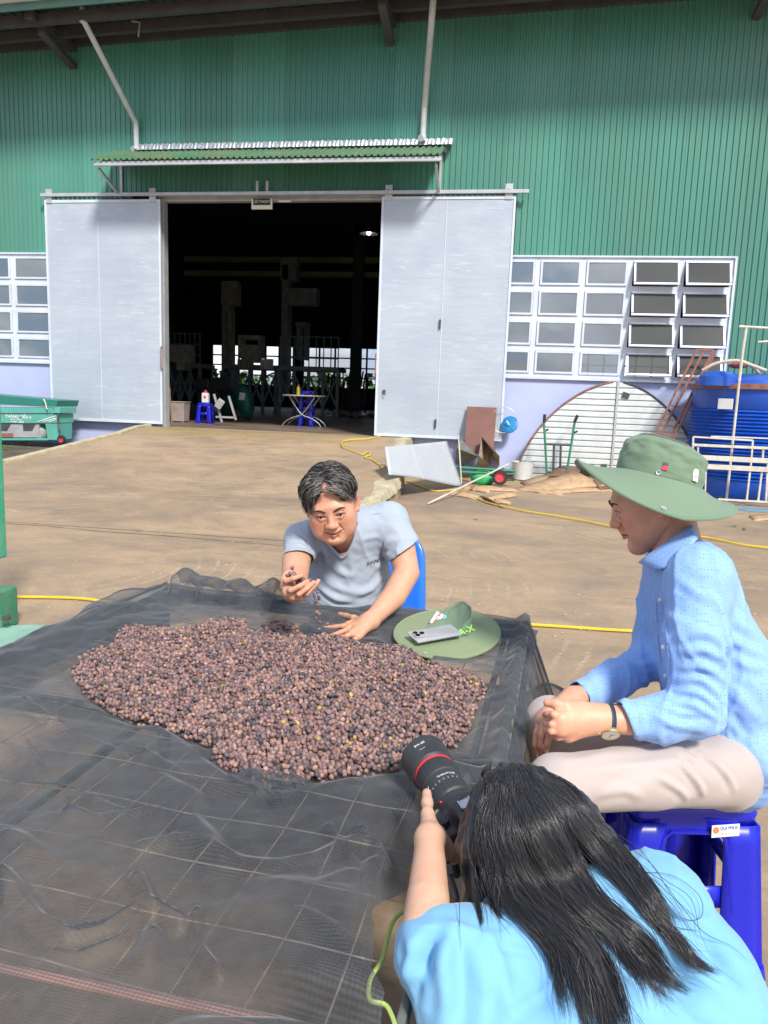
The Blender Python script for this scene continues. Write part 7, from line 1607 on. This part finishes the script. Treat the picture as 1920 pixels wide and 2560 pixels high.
tr = surf(V, F); npmesh('tshirt', V, F, SHL, gp)
#line_on(tr, [(1208,2440),(1205,2400),(1235,2372),(1300,2372),(1345,2390),(1380,2395)], .0013, 'yoke_seam', SHL, gp); line_on(tr, [(1225,2390),(1225,2450),(1222,2520),(1226,2560)], .0012, 'sleeve_seam', SHL, gp)
JN = cloth_mat('dark_denim', (.02,.028,.05), rough=.85)
s = SDF(np.array([g0[0]-.35, g0[1]-.35, .0]), np.array([g0[0]+.35, g0[1]+.65, .75]), .01); gx, gy = g0[0], g0[1]
s.cap((gx-.08,gy-.02,.34), (gx-.13,gy+.36,.42), .10,.065, k=.03); s.cap((gx-.13,gy+.36,.42), (gx-.12,gy+.12,.08), .06,.045, k=.03); s.cap((gx+.10,gy-.02,.34), (gx+.17,gy+.36,.40), .10,.065, k=.03); s.cap((gx+.17,gy+.36,.40), (gx+.15,gy+.12,.08), .06,.045, k=.03); s.cap((gx-.08,gy-.02,.36), (gx+.1,gy-.02,.36), .125, k=.05)
v, f = s.mesh(); v = smooth(v, f, 2); npmesh('trousers', v, f, JN, gp)
for x in (-.12,.15): q_ = SDF(np.array([gx+x-.07,gy-.06,-.01]), np.array([gx+x+.07,gy+.30,.14]), .006); q_.ell((gx+x,gy+.14,.035), (.042,.125,.035), k=.01); q_.ell((gx+x,gy+.1,.06), (.04,.05,.05), k=.02); v, f = q_.mesh(); v[:, 2] = np.maximum(v[:, 2], .002); npmesh('shoe', v, f, RUBBER, gp)
# ---- hair
def black_hair():
    t = NT('black_hair'); a = t.n('ShaderNodeAttribute'); a.attribute_name = 'tint'; t.set(Base_Color=a.outputs['Color'], Roughness=.34); t.p.inputs['Specular IOR Level'].default_value = .75; t.p.inputs['Anisotropic'].default_value = .5; return t.m
BH = black_hair()
s = SDF(Dg(1330,2180,1.1)-.26, Dg(1330,2180,1.1)+.26, .005)
Mh = np.stack([A3(Rt), A3(Fw), A3(Up)], 1)
s.ell(Dg(1322,2078,1.13), (.082,.105,.086), Mh, k=.01); s.ell(Dg(1290,2035,1.12), (.058,.080,.060), Mh, k=.03)
s.ecap(Dg(1290,2110,1.12), Dg(1330,2225,1.09), (.075,.075), (.070,.045), Rt, k=.03); s.ecap(Dg(1330,2225,1.08), Dg(1420,2300,1.03), (.058,.035), (.050,.022), Rt, k=.03); s.ecap(Dg(1440,2060,1.12), Dg(1560,2180,1.06), (.030,.05), (.024,.02), Rt, k=.04)
s.cap(Dg(1200,2140,1.10), Dg(1195,2250,1.09), .022,.010, k=.04)
v, f = s.mesh(); v = smooth(v, f, 3); N_ = vnormals(v, f); v2 = v+N_*(.0022*wob(v*np.array([1,1,.35]), 150, 41))[:, None]; npmesh('hair', v2, f, BH, gp, col=np.tile(np.array((.012,.012,.014)), (len(v2), 1)))
allV, allF = [v, V], [f, F+len(v)]; trg = surf(np.concatenate(allV), np.concatenate(allF))
GD = [ # guides: (pixel path, weight, spread at root px, spread at tip px)
 ([(1238,1962),(1208,2010),(1190,2080),(1184,2160),(1193,2240),(1212,2325)],1.0,5,6),
 ([(1242,1952),(1218,2010),(1206,2090),(1208,2170),(1226,2250),(1250,2300)],1.2,8,9),
 ([(1248,1946),(1230,2020),(1230,2110),(1252,2200),(1290,2270),(1350,2310),(1390,2370),(1400,2440)],1.0,11,14),
 ([(1252,1942),(1240,2030),(1250,2130),(1290,2220),(1360,2290),(1440,2370),(1478,2460),(1500,2560),(1515,2640)],1.8,20,22),
 ([(1262,1938),(1268,2030),(1290,2130),(1340,2215),(1410,2290),(1480,2370),(1520,2460),(1545,2550),(1560,2640)],1.8,22,26),
 ([(1275,1934),(1310,2020),(1345,2110),(1395,2195),(1450,2270),(1530,2340),(1580,2400),(1615,2450),(1635,2520)],1.4,22,20),
 ([(1290,1930),(1350,2000),(1400,2090),(1440,2170),(1490,2245),(1560,2320),(1620,2390),(1680,2455),(1735,2488)],1.3,20,14),
 ([(1305,1928),(1390,1985),(1445,2060),(1500,2130),(1560,2200),(1625,2280),(1690,2350),(1740,2410),(1805,2442)],1.6,20,14),
 ([(1320,1926),(1410,1968),(1475,2045),(1535,2110),(1585,2170),(1630,2230),(1665,2300),(1690,2400)],1.2,14,12),
 ([(1255,1940),(1300,1985),(1345,2070),(1395,2150),(1450,2220),(1520,2280),(1600,2350),(1650,2420),(1700,2480)],.8,22,16),
 ([(1240,1950),(1228,2040),(1232,2140),(1262,2230),(1330,2300),(1400,2380),(1430,2480),(1450,2560)],.9,20,20)]
rr = random.Random(9)
def strand(path, so_, to_, jit, seg=4, lift=.004, cut=1.0):
    n_ = len(path); P = []
    for i, (x, y) in enumerate(path):
        t = i/(n_-1); o = (so_[0]*(1-t)+to_[0]*t, so_[1]*(1-t)+to_[1]*t); P.append(Vector((x+o[0]+rr.gauss(0, jit*(t > 0)), y+o[1]+rr.gauss(0, jit*(t > 0)), 0)))
    S_ = smoothpath(P, seg); S_ = S_[:max(4, int(len(S_)*cut))]; dep = []
    for p in S_:
        h = trg.ray_cast(CAM, ray(p.x, p.y).normalized()); dep.append((h[0]-CAM).dot(Fw) if h[0] is not None else None)
    known = [d for d in dep if d is not None]
    if not known: return None
    xs = [i for i, d in enumerate(dep) if d is not None]; dd = np.interp(range(len(dep)), xs, known)
    base = dd.copy()
    for _ in range(3): dd = np.minimum(base, np.convolve(np.pad(dd, 2, mode='edge'), np.ones(5)/5, 'valid'))
    t_ = np.linspace(0, 1, len(dd)); dd = dd-.002-lift*np.sin(np.pi*np.clip(t_*1.1, 0, 1))
    return [D(p.x, p.y, d) for p, d in zip(S_, dd)]
lines, cols = [], []
wts = [g[1] for g in GD]
for i in range(4600):
    g = rr.choices(GD, wts)[0]; path, _, s0, s1 = g; clump = rr.choice(range(7)); r_c = random.Random(id(path) % 1000+clump*31+GD.index(g)*7)
    cx, cy = r_c.gauss(0, s1), r_c.gauss(0, s1*.6); a = rr.gauss(0, 1)
    st_ = strand(path, (rr.gauss(0, s0*.8), rr.gauss(0, s0*.35)), (cx+rr.gauss(0, s1*.33), cy+rr.gauss(0, s1*.4)), 2.6, lift=rr.uniform(.0,.009), cut=rr.uniform(.72, 1.0))
    if st_: lines.append(st_); k = rr.uniform(.5, 1.5); cols.append(np.array((.020,.020,.023))*k + (np.array((.035,.03,.028)) if rr.random() < .13 else 0))
# stray hairs
for i in range(60):
    g = rr.choices(GD, wts)[0]; st_ = strand(g[0], (rr.gauss(0,20), rr.gauss(0,10)), (rr.gauss(15,45), rr.gauss(0,35)), 9, lift=rr.uniform(.006,.02))
    if st_: lines.append(st_); cols.append(np.array((.03,.028,.028)))
for pth in ([(1600,2180),(1680,2190),(1740,2230),(1760,2270),(1745,2300),(1700,2290),(1650,2250)], [(1590,2170),(1650,2200),(1700,2260),(1745,2300)], [(1600,2250),(1660,2310),(1750,2330)], [(1620,2260),(1700,2400),(1780,2440)]):
    st_ = strand(pth, (0,0), (0,0), 2, lift=.006)
    if st_: lines.append(st_); cols.append(np.array((.03,.028,.028)))
hair_strand_mesh('hair_strands', lines, cols, .00046, BH, gp, n=3)['kind'] = 'stuff'
# ================================================================ hat and phone on the table
h2 = thing('bush_hat', 'olive green wide brimmed hat lying brim-flat on the net with a phone on it', 'hat', pz(1120,1590,TZ))
HATL = cloth_mat('faded_olive_hat_cloth', (.21,.27,.135), rough=.9, var=.06, sheen=.25)
cH = (pz(988,1588,TZ+.02)+pz(1252,1592,TZ+.02))/2; nf = pz(1100,1645,TZ+.012); fa = pz(1130,1531,TZ+.012); aH = (pz(1252,1597,TZ+.02)-pz(988,1585,TZ+.02))/2; bH = (fa-nf)/2; cH = (fa+nf)/2*.5+cH*.5; cH.z = TZ+.022
def hb(a, b):
    t = 2*math.pi*a; r_ = .42+.58*b; return cH+Vector((aH.x*math.cos(t)*r_+bH.x*math.sin(t)*r_, aH.y*math.cos(t)*r_+bH.y*math.sin(t)*r_, .010*(1-b)+.004*math.sin(2*t+1)*b+.012*b*b*max(0,math.sin(t))))
q = MB(); q.grid(hb, 72, 10, closeu=True); q.build('brim', HATL, h2, smooth=True, solid=.0035)
q = MB(); q.tube([hb(k/72, 1.0) for k in range(72)], .0036, 6, closed=True); q.build('brim_edge', HATL, h2, smooth=True)
for b in (.35,.6,.85): q = MB(); q.tube([hb(k/72, b)+Vector((0,0,.0018)) for k in range(72)], .0004, 4, closed=True); q.build('stitching', HATL, h2)
# collapsed crown, folded over: a soft hollow bag lying to the back right
def cw(a, b):
    t = 2*math.pi*a; base = hb(a, 0); k = b; top_c = cH+Vector((.020,.018,.012)); rr_ = 1-.55*k
    p = cH.lerp(base, 1-0.0)*1.0; p = Vector((cH.x+(base.x-cH.x)*(1-.42*k)+.030*k, cH.y+(base.y-cH.y)*(1-.42*k)+.022*k, base.z+.066*math.sin(math.pi*min(1,k*.62))*(.55+.45*math.sin(t)+.25*math.cos(t))+.004*math.sin(6*t)*k))
    return p
q = MB(); q.grid(cw, 48, 12, closeu=True); cr_o = q.build('crown', HATC, h2, smooth=True, solid=.003)
q = MB(); q.add([cw(k/48, 1.0) for k in range(48)]+[cH+Vector((.03,.02,.012))], [(k, (k+1)%48, 48) for k in range(48)]); q.build('crown_lining', HATC, h2, smooth=True)
hs2 = BVHTree.FromPolygons(*(lambda Q: ([tuple(v) for v in Q.v], [tuple(f) for f in Q.f]))((lambda Q: (Q.grid(cw, 48, 12, closeu=True), Q)[1])(MB())))
def patch(px, py, w_, h_, m_, name, n=None, xdir=None): 
    hh = hs2.ray_cast(CAM, ray(px, py).normalized()); p = hh[0] if hh[0] else pz(px, py, TZ+.05); nn = n or (-Fw*.7+Up*.7); f_ = frame(p, xdir or Rt, nn); q = MB(); q.box(p+nn.normalized()*.004, (w_, h_, .0015), f_.to_3x3()); return q.build(name, m_, h2, bevel=.001), p+nn.normalized()*.0052, nn
xd = -Up*.75-Rt*.25+Fw*.2
pt, pp_, nn = patch(1092,1548,.046,.026, LETW, 'white_patch', (-Fw*.75+Up*.55-Rt*.1), xd)
text(pt, 'patch_lettering', 'VILLAGE', .0125, frame(pp_, xd, nn), mat('patch_red', (.75,.03,.08), bump=0), depth=.0006, off=.0004)
text(h2, 'crown_lettering', 'SU', .020, frame(pp_+Rt*.020+Up*.002, xd, nn), mat('patch_pale_blue', (.35,.60,.70), bump=0), depth=.001, off=.0006)
text(h2, 'crown_lettering', 'A-X', .030, frame(pz(1165,1575,TZ+.055)-Fw*.012, Rt*.88+Up*.48, -Fw*.75+Up*.6), mat('embroidery_green', (.25,.62,.05), bump=0), depth=.0012, off=.0004)
q = MB(); p = hb(.70, .9); q.lathe([(.003,.002),(.0065,.003),(.006,.0045),(.003,.0035)], p, 14, cap=False); q.build('eyelet', GALV, h2)
pA, pB = pz(1033,1592,TZ+.05), pz(1140,1576,TZ+.055); xp = (pB-pA).normalized(); np_ = Vector((0,-.12,1)).normalized(); fp = frame((pA+pB)/2+xp*.0, xp, np_); Rp = fp.to_3x3(); pc = (pA+pB)/2
ph = thing('smartphone', 'silver smartphone with a triple camera lying on the hat brim', 'phone', pc); PHM = mat('silver_phone', (.70,.69,.70), rough=.25, metal=.6, var=.02, bump=0)
q = MB(); q.box(pc, (.150,.072,.009), Rp); q.build('phone_body', PHM, ph, bevel=.004); q = MB(); q.box(pc-xp*.053+np_*.006, (.036,.038,.003), Rp); cm_ = q.build('camera_bump', PHM, ph, bevel=.003)
for dx, dy in ((-.009,.009),(-.009,-.009),(.009,0)): q = MB(); q.lathe([(0,0),(.0072,0),(.0072,.0022),(0,.0022)], pc-xp*.053+np_*.0072+Rp@Vector((dx,dy,0)), 16, Rp); q.build('phone_lens', mat('phone_lens_black', (.01,.01,.012), rough=.1, bump=0), cm_)
